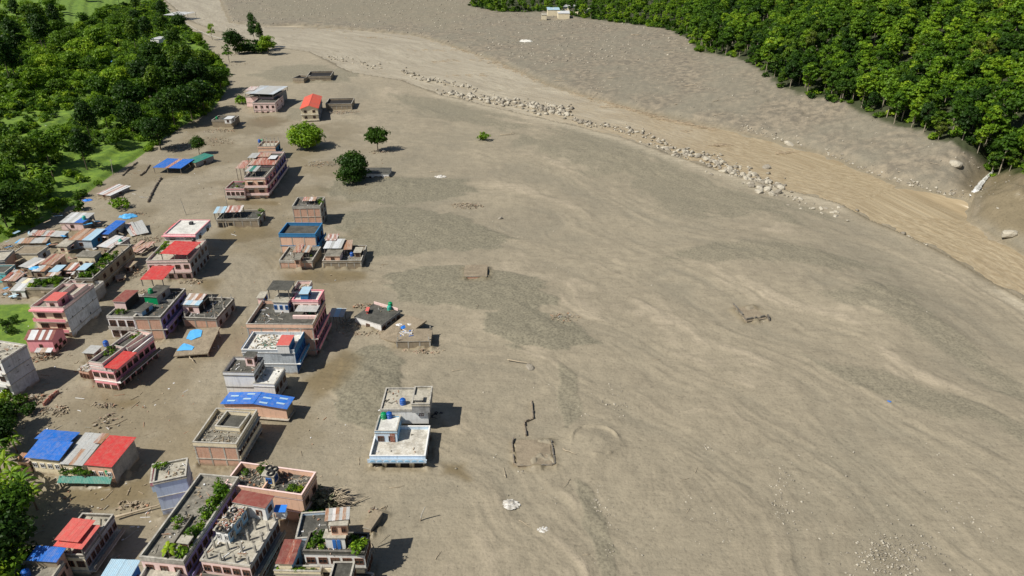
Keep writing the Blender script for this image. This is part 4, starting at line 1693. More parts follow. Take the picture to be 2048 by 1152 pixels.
def gable(root, A, B, C, ze, rh, mat, wallm, sidem, zb=-1.3, over=.5, nf=1, nr=2, skylights=0, fm='wood', n=6):
    m, w, d = frame3(A, B, C, ze)
    k = Blk(root, m, w, d, ze)
    o = over
    mb = MB()
    mb.face([(o, o, zb), (w - o, o, zb), (w - o, o, ze - .05), (w / 2, o, ze + rh - .07), (o, o, ze - .05)], 0)
    mb.face([(w - o, d - o, zb), (o, d - o, zb), (o, d - o, ze - .05), (w / 2, d - o, ze + rh - .07), (w - o, d - o, ze - .05)], 0)
    mb.face([(w - o, o, zb), (w - o, d - o, zb), (w - o, d - o, ze - .05), (w - o, o, ze - .05)], 1)
    mb.face([(o, d - o, zb), (o, o, zb), (o, o, ze - .05), (o, d - o, ze - .05)], 1)
    k.part('wall', mb, [M(wallm), M(sidem)])
    L = math.hypot(w / 2, rh)
    for sgn in (0, 1):
        sw = (d) / n
        mbs = MB()
        for q in range(6):
            y0, y1 = sw * q / 6, sw * (q + 1) / 6
            e0, e1 = (.03 if q % 2 else 0), (0 if q % 2 else .03)
            mbs.face([(0, y0, e0), (L + .03, y0, e0), (L + .03, y1, e1), (0, y1, e1)])
        mbs.box(0, 0, -.04, L, sw, -.012)
        me = mbs.mesh('roof_sheet', [M(mat)])
        an = math.atan2(rh, w / 2)
        for i in range(n):
            if sgn == 0:
                loc = Matrix.Translation((0, sw * i, ze)) @ Matrix.Rotation(-an, 4, 'Y')
            else:
                loc = Matrix.Translation((w, sw * (i + 1), ze)) @ Matrix.Rotation(math.pi, 4, 'Z') @ Matrix.Rotation(-an, 4, 'Y')
            k.part('roof_sheet', me, None, loc)
        if skylights:
            sb = MB()
            sb.box(0, 0, .035, 1.7, .45, .05)
            sm = sb.mesh('skylight', [M('t_ltblue')])
            for (u_, v_) in ((.15, .2), (.15, .6), (.6, .35), (.62, .75)):
                if sgn == 0:
                    loc = Matrix.Translation((0, 0, ze)) @ Matrix.Rotation(-an, 4, 'Y') @ Matrix.Translation((L * u_, d * v_, .02))
                else:
                    loc = Matrix.Translation((w, d, ze)) @ Matrix.Rotation(math.pi, 4, 'Z') @ Matrix.Rotation(-an, 4, 'Y') @ Matrix.Translation((L * u_, d * v_, .02))
                k.part('skylight', sm, None, loc)
    k.part('ridge_cap', MB().box(w / 2 - .15, 0, ze + rh, w / 2 + .15, d, ze + rh + .06), [M(mat)])
    z = ze
    while z - 1.2 > .3:
        for j in range(nf):
            u = o + (w - 2 * o) * (j + .5) / nf
            fmesh, pm, _ = win_mesh(1.3, 1.2, fm)
            f = k.part('window', fmesh, None, Matrix.Translation((u, o - .003, z - 1.4)))
            k.part('pane', pm, None, parent=f)
        for j in range(nr):
            u = o + (d - 2 * o) * (j + .5) / nr
            fmesh, pm, _ = win_mesh(1.3, 1.2, fm)
            f = k.part('window', fmesh, None, Matrix.Translation((w - o + .003, u, z - 1.4)) @ Matrix.Rotation(math.pi / 2, 4, 'Z'))
            k.part('pane', pm, None, parent=f)
        z -= 2.9
        if z > .5:
            k.part('floor_slab', MB().box(o - .35, o - .5, z - .12, w - o + .35, d - o + .2, z + .03), [M('trim')])
    return k


h = hf((636, 217), (636, 243))
r = thing('house', 'tall white house with an orange red gable roof standing alone in the mud', 'building', (599, 218.5), (637, 217), (633, 193), h)
gable(r, (599, 218.5), (637, 217), (633, 193), h, 1.6, 't_orange', 'w_cream', 'w_grey', nf=2, nr=2)

# 4, 5 roofless shells, the shade inside painted as a black deck
house('roofless_building', 'long dark roofless shell half buried right of the orange red gable roof', (651, 208), (703, 207), (704, 196), 3.2, cat='ruin', par=1.0, wall='w_mud', roof='interior_shade', cols=5)
house('roofless_building', 'small dark roofless shell at the left of the pair buried in the upstream mound', (585, 156), (607, 157), (605, 145), 3.0, cat='ruin', par=.9, wall='w_mud', roof='interior_shade')
house('roofless_building', 'wider dark roofless shell at the right of the pair buried in the upstream mound', (613, 153), (661, 152), (655, 142), 3.2, cat='ruin', par=.9, wall='w_mud', roof='interior_shade')
# 6
r, b = house('house', 'low mud coloured flat house with a green tank below the dark trees', (423, 240.5), (464.7, 240.5), (464.5, 231), hf((464.7, 240.5), (464.7, 255)), wall='w_mud', roof='r_dark', par=.5)
roofclutter(r, b, 40, b.zr, 3)
tank(434, 238, b.zr, 'tank_green', 'green water tank on the low mud coloured house below the dark trees', .9)
cabin(r, (447, 238), (462, 238), (462, 232), b.zr + 2.2, b.zr, 'w_white', roof='t_white')

# 8 the stepped pink block
h8a = hf((550, 292), (558, 319))
r, b = house('house', 'pink house with blue columns and blue tanks at the far end of the stepped row', (514.7, 293), (550, 292.5), (556, 282), h8a, wall='w_peach', side='w_blue', roof='r_light', nr=2, parm='w_ltpink' if 'w_ltpink' in MATS else 'w_peach', balr=.8, balm='w_blue')
stubs(b, 5, 2, b.zr, 2.2, 3)
tank(519, 285, b.zr, 'tank_blue', 'blue water tank at the left of the pair on the far pink house')
tank(525, 284, b.zr, 'tank_green', 'green water tank beside the blue one on the far pink house')
h8 = hf((529.4, 354.5), (536, 397))
r, b = house('house', 'pink building with rusty red corrugated roofs in the middle of the stepped row', (494, 333), (547, 332), (555, 303), h8 - .6, wall='w_palepink', side='w_purple', roof='r_dark', nr=5, balr=.9, balm='w_palepink')
z_ = b.zr
canopy(r, (497, 330), (549, 330), (554, 312), z_ + 1.8, z_ + 2.5, z_, ['t_rustred'], n=8)
canopy(r, (512, 314), (537, 314), (539, 305), z_ + 2.7, z_ + 2.9, z_, ['t_rustred', 't_rust'], n=4)
canopy(r, (494, 316), (511, 316), (513, 306), z_ + 2.8, z_ + 2.9, z_, ['t_galv'], n=3)
canopy(r, (535, 318), (550, 318), (552, 311), z_ + 2.8, z_ + 2.9, z_, ['t_white'], n=2)
canopy(r, (470, 337), (488, 337), (491, 321), z_ - .6, z_ - .2, 0, ['t_rustred', 't_streak'], n=3)
r, b = house('house', 'pink multi storey house with wooden windows at the near end of the stepped row', (488, 355), (529.4, 354.5), (538, 331), h8, wall='w_peach', side='w_pink', roof='r_dark', nf=2, nr=3, shade=True, balf=.7, balr=.7, balm='w_palepink', ww=1.8, parm='w_palepink')
roofclutter(r, b, 30, b.zr, 4)
canopy(r, (489, 343), (511, 343), (513, 332), b.zr + 2.2, b.zr + 2.3, b.zr, ['t_galv', 't_green'], n=3)
hd = hf((489, 376.5), (494, 400))
r, b = house('house', 'low pink fronted wing with a mossy roof left of the pink four storey house', (450, 377), (487.5, 377), (489, 362), hd, wall='w_palepink', roof='r_dark', parm='w_pink', nf=4, ww=1.6, par=.4, balf=.6, balm='trim')
roofclutter(r, b, 60, b.zr, 5)
plants(b, b.zr, [(.2, .6), (.5, .3), (.7, .7), (.3, .2)], 'plant growing on the mossy roof of the low pink wing', group='plants on the mossy roof')

# 9 sunken dark house
h9 = hf((516, 438), (517, 454))
r, b = house('house', 'sunken house with open posts and a striped tin shelter in brown water', (432, 439), (516, 438), (523, 420), h9, wall='w_mud', side='w_grey', roof='r_dark', par=.35, nr=2, cols=5)
k9 = Blk(r, b.mat, b.w, b.d, h9)
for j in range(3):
    k9.part('opening_shade', MB().box(b.w * (.04 + .12 * j), -.03, -.2, b.w * (.13 + .12 * j), .0, h9 - 1.2), [M('interior_shade')])  # flat black panel painting the shade of an open bay
canopy(r, (426, 427), (447, 426), (450, 413), h9 + 2.0, h9 + 2.2, b.zr, ['t_ltblue', 't_galv'], n=3)
canopy(r, (449, 425), (481, 424), (483, 411), h9 + 1.9, h9 + 2.3, b.zr, ['t_streak', 't_rustred'], n=7)
roofclutter(r, b, 50, b.zr, 6)
plants(b, b.zr, [(.97, .3), (.95, .8)], 'green plant hanging over the right wall of the sunken house', s=1.5, group='plants on the sunken house')

# 10, 11
h = hf((640, 412), (645, 452))
r, b = house('house', 'brick house with a ragged parapet right behind the blue rimmed roof', (584, 413), (640, 412), (645, 394), h, frontwall='w_brick', wall='w_mud', side='w_grey', roof='r_dark', cols=4, nr=2, colsr=2, parm='trim')
roofclutter(r, b, 60, b.zr, 7)
canopy(r, (604, 402), (630, 402), (632, 394), b.zr + 1.2, b.zr + 1.5, b.zr, ['t_streak', 't_rust'], n=4)
plants(b, b.zr, [(.85, .8), (.9, .6), (.95, .4)], 'plant on the ragged brick house roof', s=1.5, group='plants on the brick house')
h = hf((630, 468), (637, 508))
r, b = house('house', 'peach house with a bright blue parapet round its dark wet roof', (557, 467.5), (630, 468), (639.5, 446), h, wall='w_peach', side='w_blue', parm='w_blue', slabm='w_blue', roof='r_dark', par=.9, cols=3, nr=2, balr=.8, balm='w_blue')
# 12, 13
h = hf((624, 521.5), (625, 538))
r, b = house('house', 'low brick house cluttered with rusty sheds in front of the blue rimmed roof', (558, 521), (624, 521.5), (630, 494), h, frontwall='w_brick', wall='w_mud', roof='r_conc', cols=4, parm='trim', par=.5)
roofclutter(r, b, 90, b.zr, 8)
canopy(r, (585, 505), (600, 505), (602, 488), b.zr + 2, b.zr + 2.4, b.zr, ['t_rust', 't_rustred'], n=2)
canopy(r, (604, 505), (618, 505), (620, 491), b.zr + 1.7, b.zr + 2.0, b.zr, ['t_rust', 't_galv'], n=3)
cabin(r, (586, 519), (600, 519), (601, 506), b.zr + 1.9, b.zr, 'w_peach', roof='r_conc')
plants(b, b.zr, [(.98, .7), (.85, .4)], 'plant in the gap at the right of the low brick house', group='plants on the low brick house')
h = hf((722, 521), (724, 535.5))
r, b = house('house', 'low mud walled house topped by a white and red striped tin shelter', (645, 522), (722, 521), (728, 491), h, wall='w_mud', side='w_grey', roof='r_conc', cols=5, par=.5, parm='w_mud')
roofclutter(r, b, 90, b.zr, 9)
cabin(r, (648, 512), (680, 512), (685, 485), b.zr + 2.0, b.zr, 'w_peach', 'w_palepink', roof='r_conc')
canopy(r, (646, 497), (682, 497), (683, 478), b.zr + 2.4, b.zr + 2.7, b.zr, ['t_white', 't_white', 't_galv'], n=6)
canopy(r, (650, 481), (672, 481), (673, 468), b.zr + 2.8, b.zr + 3.0, b.zr, ['t_streak', 't_rustred'], n=5)
canopy(r, (684, 500), (703, 499), (704, 480), b.zr + 1.9, b.zr + 2.2, b.zr, ['t_rust'], n=4)
cabin(r, (706, 505), (722, 505), (724, 494), b.zr + 1.6, b.zr, 'w_mud', roof='r_light')
tank(704, 512, b.zr, 'tank_blue', 'blue water tank on the striped tin shelter house', .9)

# 41 low house behind the dark tree
r, b = house('house', 'half buried grey roofed house beside the large dark tree', (724, 347), (777, 347), (781, 335), hf((777, 347), (777, 357)), wall='w_white', roof='r_dark', nf=5, par=0.05, ww=.9, wh=.9)

# 14 large orange brick building
h14 = hf((624.7, 649), (634.7, 712))
r, b = house('building', 'largest orange brick building with a pink penthouse and an ornate pink side', (492, 648), (624.7, 649), (637.5, 601), h14, frontwall='w_brick', wall='w_peach', side='w_pink', roof='r_dark', parm='w_peach', slabm='trim', cols=5, nr=6, balr=.9, balm='w_pink', par=.95, ww=1.1)
z_ = b.zr
k2 = block(r, (584, 600), (635.5, 601), (641.5, 580), z_ + 3.0, z_, par=.25, wall='w_palepink', side='w_pink', roof='r_white', parm='w_pink', slabm='w_pink', nf=3, nr=1)
canopy(r, (589, 623), (632, 624), (633.5, 609), z_ + 1.6, z_ + 1.7, z_, ['t_galv'], n=5, wobble=0)
b.part('cross_wall', MB().box(b.w * .62, b.d * .36, z_, b.w * .985, b.d * .41, z_ + .75), [M('w_palepink')])
tank(620, 630, z_, 'tank_green', 'small green drum on the roof of the largest brick building', .5)
k3 = cabin(r, (543, 604), (576, 605), (582, 586), z_ + 2.9, z_, 'w_white', 'w_bluegrey', roof='r_light', fm='blue_frame', nf=3, nr=2)
canopy(r, (533, 580), (578, 581), (584.5, 562), z_ + 5.2, z_ + 5.4, z_ + 2.8, ['r_dark'], n=5, wobble=0)
k4 = block(r, (583, 583), (612, 583), (621, 562), z_ + 3.4, z_, par=.8, wall='w_palepink', side='w_white', roof='r_light')
cabin(r, (597, 588), (616, 588), (618, 573), z_ + 4.6, z_ + 2.7, 'w_blue', 'w_blue', roof='t_ltblue', nf=0)
cabin(r, (512, 596), (528, 596), (530, 583), z_ + 1.8, z_, 'w_palepink', 'tarp_blue', roof='r_light', nf=0)
roofclutter(r, b, 60, z_, 10, u=(.05, .45), v=(.1, .9))
roofclutter(r, k4, 40, k4.zr, 11)
plants(b, z_ + 3, [(.33, 1.25)], 'green plant on top of the penthouse of the largest brick building', s=1.2)
# 15 blue and grey
h15 = hf((588, 700), (594, 749))
r, b = house('building', 'pale blue grey building with a deep blue side and a small red roofed stair room', (483, 699), (588, 700), (605.5, 664), h15, wall='w_bluegrey', side='w_blue', roof='r_white', parm='w_bluegrey', slabm='w_white', par=.7, nr=5, balr=1.0, balm='w_blue', fm='blue_frame')
block(r, (553, 690), (577, 690), (585, 670), b.zr + 2.2, b.zr, par=0.03, wall='w_white', side='w_blue', roof='t_salmon', slabm='w_white')
b.part('side_rail', MB().box(-.12, .2, b.zr, -.045, b.d, h15 + .15).box(b.w + .045, 0, b.zr - .3, b.w + .14, b.d, h15 + .15), [M('w_blue')])
roofclutter(r, b, 140, b.zr, 12, mats=('r_conc', 'earth', 'timber', 'r_light', 't_green'), u=(.1, .6), v=(.1, .95))
# 16
h16 = hf((506.7, 745.4), (516, 803))
r, b = house('building', 'white building with a dark mossy roof and a small hipped stair room', (445.6, 744), (506.7, 745.4), (525, 715), h16, wall='w_white', roof='r_dark', par=.7, slabm='trim_dark', nf=0, nr=3, side='w_grey')
k2 = block(r, (506.5, 767), (548, 769), (563, 736), h16 - 2.2, par=.55, wall='w_white', side='w_grey', roof='r_white', slabm='trim', nr=3)
cabin(r, (485, 713), (507, 714.5), (513, 703), b.zr + 2.5, b.zr, 'w_palepink', roof='r_dark', nf=1)
roofclutter(r, b, 30, b.zr, 13)
roofclutter(r, k2, 14, k2.zr, 14)
stubs(k2, 1, 3, k2.zr, .9, 8, u0=.03, v0=.5)
# 40 shack beside the brick building
shed('shack', 'grey tin shelter on posts in the shade right of the largest brick building', 'shed', (656, 634), (686, 634), (688, 617), hf((686, 634), (687, 659)), hf((686, 634), (687, 659)) + .2, ['t_galv', 't_ltblue'], posts=True)
# 39 tilted house
h = hf((761.8, 649), (765, 664))
r, b = house('house', 'tilted white house with a black tarred roof carried off its footing', (709, 633), (761.8, 649), (799.6, 621), h, wall='w_white', side='w_grey', roof='r_dark', par=.06, nf=1, nr=4, slabm='w_white')
roofclutter(r, b, 14, b.zr, 15, u=(.3, .8), v=(.6, .95))
b.part('parapet', MB().box(.2, b.d - .3, b.zr + .0, b.w * .95, b.d - .12, b.zr + .7), [M('w_palepink')])
tank(779, 620, b.zr, 'tank_teal', 'teal water tank at the left of the pair on the tilted white house', .95)
tank(781, 613, b.zr, 'tank_green', 'upper green tank at the back of the tilted white house', .95)
tank(738, 622, b.zr, 'tank_black', 'dark drum on the roof of the tilted white house', .5)
c_ = cabin(r, (730, 622), (737, 622), (739, 614), b.zr + 1.0, b.zr - .02, 't_salmon', roof='t_salmon', nf=0, nr=0)
h = 2.3
r, b = house('house', 'mud choked concrete frame house right of the tilted white house', (792, 682), (860.7, 681), (871, 657), h, wall='w_mud', side='w_mud', roof='earth', par=.05, cols=3, colsr=2)
roofclutter(r, b, 30, b.zr, 16, mats=('cloth_white', 'tarp_blue', 'cloth_white', 'timber'), u=(.1, .5), v=(.4, .9))
stubs(b, 2, 2, b.zr, .8, 4)
# 17 blue roofed hall
hh17 = hf((567, 819.6), (569, 847))
r = thing('hall', 'peach hall under a wide bright blue sheet roof with pale skylights', 'building', (440, 808), (574, 818.5), (587, 794), hh17)
gable(r, (440, 808), (574, 818.5), (587, 794), hh17, .7, 't_blue', 'w_peach', 'w_mud', nf=0, nr=0, skylights=1, n=5, over=.5)
# 18 brick with yellow sides
h18 = hf((472, 887.6), (479, 934))
r, b = house('building', 'brick fronted building with a cream parapet and rubble on its roof near the blue hall', (385.3, 884), (472, 887.6), (516.4, 819.6), h18, frontwall='w_brick', wall='w_cream', side='w_cream', roof='r_conc', cols=3, nr=6, shade=True, parm='w_cream', colsr=4, par=.8, balr=.3)
roofclutter(r, b, 200, b.zr, 17, mats=('r_light', 'trim', 'timber', 'earth', 'r_conc'))
block(r, (430, 852), (478, 856), (497, 825), h18 + .5, b.zr, par=.8, wall='w_cream', roof='r_dark', parm='w_cream')
# 19 white and sky blue building at right
h19 = hf((850, 911.5), (851, 934))
r, b = house('building', 'isolated white and sky blue building with rooftop tanks and a cracked terrace', (739.3, 911.5), (850, 911.5), (855.5, 852), h19, wall='w_cream', side='w_grey', roof='muddy_deck', parm='w_paleblue', slabm='w_white', par=.75, nf=0, nr=3)
m_, w_, d_ = b.mat, b.w, b.d
# the ground floor front sits back under the terrace
b.part('eave', MB().box(-.3, -.9, b.zr - .2, w_ + .3, -.13, b.zr), [M('w_paleblue')])
ep = b.part('eave_rail', MB().box(-.3, -.9, b.zr, w_ + .3, -.8, b.zr + .7), [M('w_paleblue')])
for j in range(8):
    u = w_ * (j + .5) / 8
    b.part('rail_panel', MB().hexa([(u - .55, -.96, b.zr + .1), (u + .55, -.96, b.zr + .1), (u + .55, -.905, b.zr + .1), (u - .55, -.905, b.zr + .1), (u - .25, -.96, b.zr + .45), (u + .25, -.96, b.zr + .45), (u + .25, -.905, b.zr + .45), (u - .25, -.905, b.zr + .45)]), [M('w_skyblue')])
for j in range(4):
    u = w_ * (j + .5) / 4
    b.part('opening_shade', MB().box(u - .8, -.02, -.1, u + .8, -.003, b.zr - .5), [M('interior_shade')])  # black panel on the wall, painted as the shade inside an opening
    b.part('column', MB().box(w_ * j / 4 + .05, -.25, -1, w_ * j / 4 + .35, -.02, b.zr - .2), [M('w_cream')])
k2 = block(r, (761, 819), (855.5, 819), (861, 776), h19 + 2.7, b.zr, par=.25, wall='w_white', side='w_grey', roof='r_light', nf=0, parm='w_grey')
k2.part('window', win_mesh(.9, .6, 'wood')[0], None, Matrix.Translation((k2.w * .86, -.003, k2.zr - 1.0)))
k3 = block(r, (823, 808), (858.5, 808), (862, 773), h19 + 4.6, k2.zr, par=.35, wall='w_grey', side='w_grey', roof='r_light', parm='r_light')
cabin(r, (827, 800), (846, 800), (847, 790), h19 + 5.0, h19 + 4.2, 'w_grey', roof='r_light', nf=0, nr=0)
k4 = block(r, (749.5, 862), (793, 862.5), (795.5, 831), b.zr + 2.6, b.zr, par=.3, wall='w_paleblue', side='w_skyblue', roof='r_white', parm='w_skyblue', nf=2)
k4.part('door', MB().box(k4.w * .68, -.06, b.zr, k4.w * .9, -.003, b.zr + 2), [M('t_rustred')])
block(r, (786, 840), (800, 840), (801, 826), b.zr + 1.9, b.zr, par=.02, wall='w_paleblue', side='w_skyblue', roof='r_light')
tank(768, 836, k4.zr, 'tank_green', 'green water tank beside a blue one on the sky blue stair room', .95)
tank(779, 835, k4.zr, 'tank_blue', 'blue water tank beside the green one on the sky blue stair room', .95)
tank(806, 808, k2.zr, 'tank_blue', 'blue water tank alone on the upper deck of the isolated white building', 1.0)
roofclutter(r, k2, 24, k2.zr, 18, u=(.02, .3))
roofclutter(r, b, 10, b.zr, 19)

# 33 white house with red canopy
h33 = hf((378, 519.5), (383.5, 559))
r, b = house('building', 'tall white and pink house with a bright red canopy over its front terrace', (292, 521), (378, 519.5), (403, 480), h33, wall='w_palepink', side='w_grey', roof='r_light', par=.6, parm='w_palepink', nf=5, nr=5, balf=.8, balm='w_palepink', shade=False, ww=1.3)
z_ = b.zr
k2 = block(r, (327, 468.5), (389.8, 469), (405, 440), hf((405, 439.5), (419, 485)), z_, par=.3, wall='w_white', side='w_paleblue', roof='r_white', nf=2, nr=2, parm='w_white', slabm='w_pink', ww=1.5, shade=True)
k2.part('eave', MB().box(-.5, -.7, k2.zr - .25, k2.w + .3, -.12, k2.zr - .05), [M('w_pink')])
canopy(r, (319, 507.5), (374, 510), (390.5, 484), z_ + 2.3, z_ + 2.6, z_, ['t_red'], n=6, wobble=.005)
k2.part('stack', MB().box(k2.w * .45, k2.d * .7, k2.zr, k2.w * .55, k2.d * .8, k2.zr + .8), [M('dark_metal')])
cabin(r, (336, 458), (352, 458), (356, 446), k2.zr - .3, k2.zr - 2, 't_salmon', roof='t_red', nf=0)
plants(b, z_, [(.1, .4), (.14, .6), (.12, .8), (.2, .5)], 'green plant on the left terrace of the tall white and pink house', s=1.6, group='plants on the left terrace')
tank(388, 484, z_, 'tank_black', 'black water tank at the right edge of the red canopy', .9)
tank(447, 260, 0, 'tank_black', 'x') if False else None

# 29 + 34
h29 = hf((320, 634), (326.5, 681))
r, b = house('building', 'long brick and concrete building with a purple side and a brown roofed rooftop room', (267, 634), (320, 634), (362, 577), h29, frontwall='w_brick', wall='w_mud', side='w_purple', roof='r_dark', cols=2, nr=6, balr=1.0, balm='w_purple', par=.5, parm='trim_dark', shade=False)
z_ = b.zr
k2 = block(r, (213, 632), (266, 633.5), (300, 590), h29 - .1, par=.4, wall='w_white', roof='r_dark', nf=3, ww=2.0, wh=1.7, balf=.6, balm='trim')
cabin(r, (223, 603), (250, 604), (269, 580), z_ + 2.5, z_, 'w_palepink', 'interior_shade', roof='t_maroon', nf=0, nr=0)
cabin(r, (284, 592), (313, 594), (326, 570), z_ + 2.3, z_, 'tank_green', 'w_grey', roof='r_dark', nf=0)
cabin(r, (266, 622), (283, 624), (295, 605), z_ + 1.4, z_, 'w_grey', 'w_skyblue', roof='r_dark', nf=0)
canopy(r, (279, 559.5), (325.5, 559.5), (335.5, 532), z_ + 4.1, z_ + 4.4, z_ + 2.2, ['t_red'], n=5, wobble=.005)
b.part('cross_wall', MB().box(b.w * .35, b.d * .56, z_, b.w * .985, b.d * .58, z_ + .6), [M('trim')])
roofclutter(r, b, 70, z_, 20)
tank(302, 586, z_ + 2.3, 'tank_green', 'green water tank below the front edge of the near red canopy', .95)
plants(k2, k2.zr, [(.2, .2), (.3, .15), (.1, .5), (.5, .2), (.15, .3)], 'plant on the roof edge above the white verandah', s=1.2, group='plants above the white verandah')
# 30
h30 = hf((432, 637), (437, 659))
r, b = house('building', 'concrete framed brick house with a white and rust sheeted rooftop room', (365, 634.5), (432, 637), (456, 596), h30, frontwall='w_brick', wall='w_mud', side='w_grey', roof='r_dark', cols=3, par=.5, parm='trim_dark', balr=.8, nr=3, balm='trim_dark')
canopy(r, (360, 609), (397, 611), (402.5, 601), b.zr + 2.3, b.zr + 2.45, b.zr, ['t_white', 't_ltblue'], n=4, posts=False)
canopy(r, (367, 600), (403, 601), (411, 588), b.zr + 2.5, b.zr + 2.7, b.zr, ['t_streak', 't_rust'], n=5, posts=False)
cabin(r, (361, 611), (397, 613), (409, 590), b.zr + 2.15, b.zr, 'w_palepink', 'interior_shade', roof='r_dark', nf=1)
stubs(b, 4, 3, b.zr, 1.2, 7)
roofclutter(r, b, 60, b.zr, 21)
# 31 slab with blue tarpaulin
r = thing('fallen_roof', 'tilted concrete roof slab lying in the mud with sky blue tarpaulins on it', 'roof slab', (345, 706), (415, 704), (436, 660), 1.6)
mw, w_, d_ = frame3((345, 706), (415, 704), (436, 660), 1.6)
k = Blk(r, mw, w_, d_, 1.6)
k.part('slab', MB().hexa([(0, 0, .5), (w_, 0, 1.0), (w_, d_, 2.2), (0, d_, 1.8), (0, 0, .75), (w_, 0, 1.25), (w_, d_, 2.45), (0, d_, 2.05)]), [M('earth')])
k.part('prop', MB().box(w_ - .5, .5, -1, w_ - .2, .8, 1.1), [M('trim')])
k.part('prop', MB().box(w_ - .5, d_ - .8, -1, w_ - .2, d_ - .5, 2.2), [M('trim')])
for nm, q, mt, lab in (('tarpaulin', [(.02, .18), (.48, .16), (.5, .28), (.22, .42), (.1, .44)], 'tarp_sky', 'sky blue tarpaulin spread on the front half of the tilted slab'),
                       ('tarpaulin', [(.12, .62), (.3, .54), (.55, .66), (.5, .9), (.3, .97), (.12, .92)], 'tarp_sky', 'sky blue tarpaulin spread on the back half of the tilted slab')):
    mb = MB()
    n_ = 14
    cx_, cy_ = sum(a for a, _ in q) / len(q), sum(b_ for _, b_ in q) / len(q)

    def zz(u, v_):
        return .75 + .5 * u + (1.3 - .0 * u) * v_ * (1) + .03
    P = [(a * w_, c * d_, zz(a, c)) for a, c in q]
    c0 = (cx_ * w_, cy_ * d_, zz(cx_, cy_) + .18)
    for i in range(len(P)):
        a_, b_ = Vector(P[i]), Vector(P[(i + 1) % len(P)])
        m1 = a_.lerp(b_, .5) + Vector((0, 0, .10))
        mid = m1.lerp(Vector(c0), .5) + Vector((0, 0, -.03))
        mb.face([a_, m1, mid]).face([m1, b_, mid]).face([b_, c0, mid]).face([c0, a_, mid])
    o = mb.build(nm, [M(mt)])
    o.matrix_world = mw
    tag(o, lab, 'tarpaulin')

# 27, 28, 26
h27 = hf((126, 615), (144, 675))
r, b = house('building', 'cream house with pink balconies and a tall blank grey side at the left', (60.8, 613), (126, 615), (158, 567), h27, wall='w_cream', side='w_bluegrey', roof='r_conc', nf=2, nr=0, ww=1.9, balf=.7, balm='w_pink', parm='w_palepink', par=.8, shade=False)
z_ = b.zr
b.part('eave', MB().box(-.3, -.7, z_ - .25, b.w + .05, -.13, z_ + .15), [M('w_pink')])
cabin(r, (86, 601.5), (114, 602), (126, 584), z_ + 2.5, z_, 'w_palepink', 'w_pink', roof='t_salmon', nf=1)
block(r, (117, 589), (146, 590), (158, 567), z_ + 1.8, z_, par=1.1, wall='w_palepink', side='w_grey', roof='r_light')
for i in range(5):
    b.part('vent', MB().box(b.w + .003, b.d * (.15 + .17 * i), h27 - 4 - (i % 2) * 2.5, b.w + .03, b.d * (.15 + .17 * i) + .3, h27 - 3.4 - (i % 2) * 2.5), [M('interior_shade')])
k_ = thing('solar_panel', 'blue sheet leaning on the parapet of the cream and pink house', 'panel', (110, 614), (127, 614), (129, 604), z_)
k5 = Blk(k_, frame3((110, 614), (127, 614), (129, 604), z_)[0], 1, 1, z_)
k5.part('sheet', MB().hexa([(0, 0, z_ + .5), (1.8, 0, z_ + .5), (1.8, 1.1, z_ + 1.1), (0, 1.1, z_ + 1.1), (0, 0, z_ + .56), (1.8, 0, z_ + .56), (1.8, 1.1, z_ + 1.16), (0, 1.1, z_ + 1.16)]), [M('w_skyblue')])
k5.part('stand', MB().box(.1, .1, z_, .2, .2, z_ + .52).box(1.6, .1, z_, 1.7, .2, z_ + .52).box(1.6, .9, z_, 1.7, 1.0, z_ + 1.0), [M('dark_metal')])
h28 = hf((104, 680), (107, 708))
r = thing('house', 'bright pink house with a maroon and white striped roof at the left', 'house', (47, 680), (104, 680), (110, 658), h28)
mw, w_, d_ = sheets(r, (47, 680), (104, 680), (110, 658.5), h28, h28 + 1.3, ['t_maroon', 't_white', 't_white', 't_maroon', 't_white', 't_maroon', 't_white', 't_maroon'], n=8, wobble=.005)
k = Blk(r, mw, w_, d_, h28)
i_ = .3
mb = MB()
for x_ in (i_, w_ - i_):
    P = [(x_, i_, -1), (x_, 2 * d_ - i_, -1), (x_, 2 * d_ - i_, h28), (x_, d_, h28 + 1.2), (x_, i_, h28)]
    mb.face(P if x_ > 1 else P[::-1], 1)
mb.face([(i_, i_, -1), (w_ - i_, i_, -1), (w_ - i_, i_, h28), (i_, i_, h28)], 0)
mb.face([(i_, 2 * d_ - i_, -1), (i_, 2 * d_ - i_, h28), (w_ - i_, 2 * d_ - i_, h28), (w_ - i_, 2 * d_ - i_, -1)], 0)
k.part('wall', mb, [M('w_pink'), M('w_pink')])
k.part('rear_roof', MB().hexa([(0, d_, h28 + 1.25), (w_, d_, h28 + 1.25), (w_, 2 * d_, h28 - .1), (0, 2 * d_, h28 - .1), (0, d_, h28 + 1.33), (w_, d_, h28 + 1.33), (w_, 2 * d_, h28 - .02), (0, 2 * d_, h28 - .02)]), [M('t_maroon')])
for (u, z_) in ((.35, 1.6), (1.1, 1.9), (.75, .6), (1.5, .8)):
    f = k.part('window', win_mesh(1.1, 1.0, 'wood')[0], None, Matrix.Translation((w_ - i_ + .003, d_ * u, z_)) @ Matrix.Rotation(math.pi / 2, 4, 'Z'))
    k.part('pane', win_mesh(1.1, 1.0, 'wood')[1], None, parent=f)
f = k.part('door', win_mesh(.7, 1.2, 'wood')[0], None, Matrix.Translation((w_ * .5, i_ - .003, 1.9)))
k.part('pane', win_mesh(.7, 1.2, 'wood')[1], None, parent=f)
shed('shack', 'small striped lean to in front of the bright pink house', 'shed', (68, 705), (101, 705), (105, 696), 1.5, 1.9, ['t_galv', 't_rust', 't_white'], posts=True)
h26 = hf((1, 722), (32.5, 796))
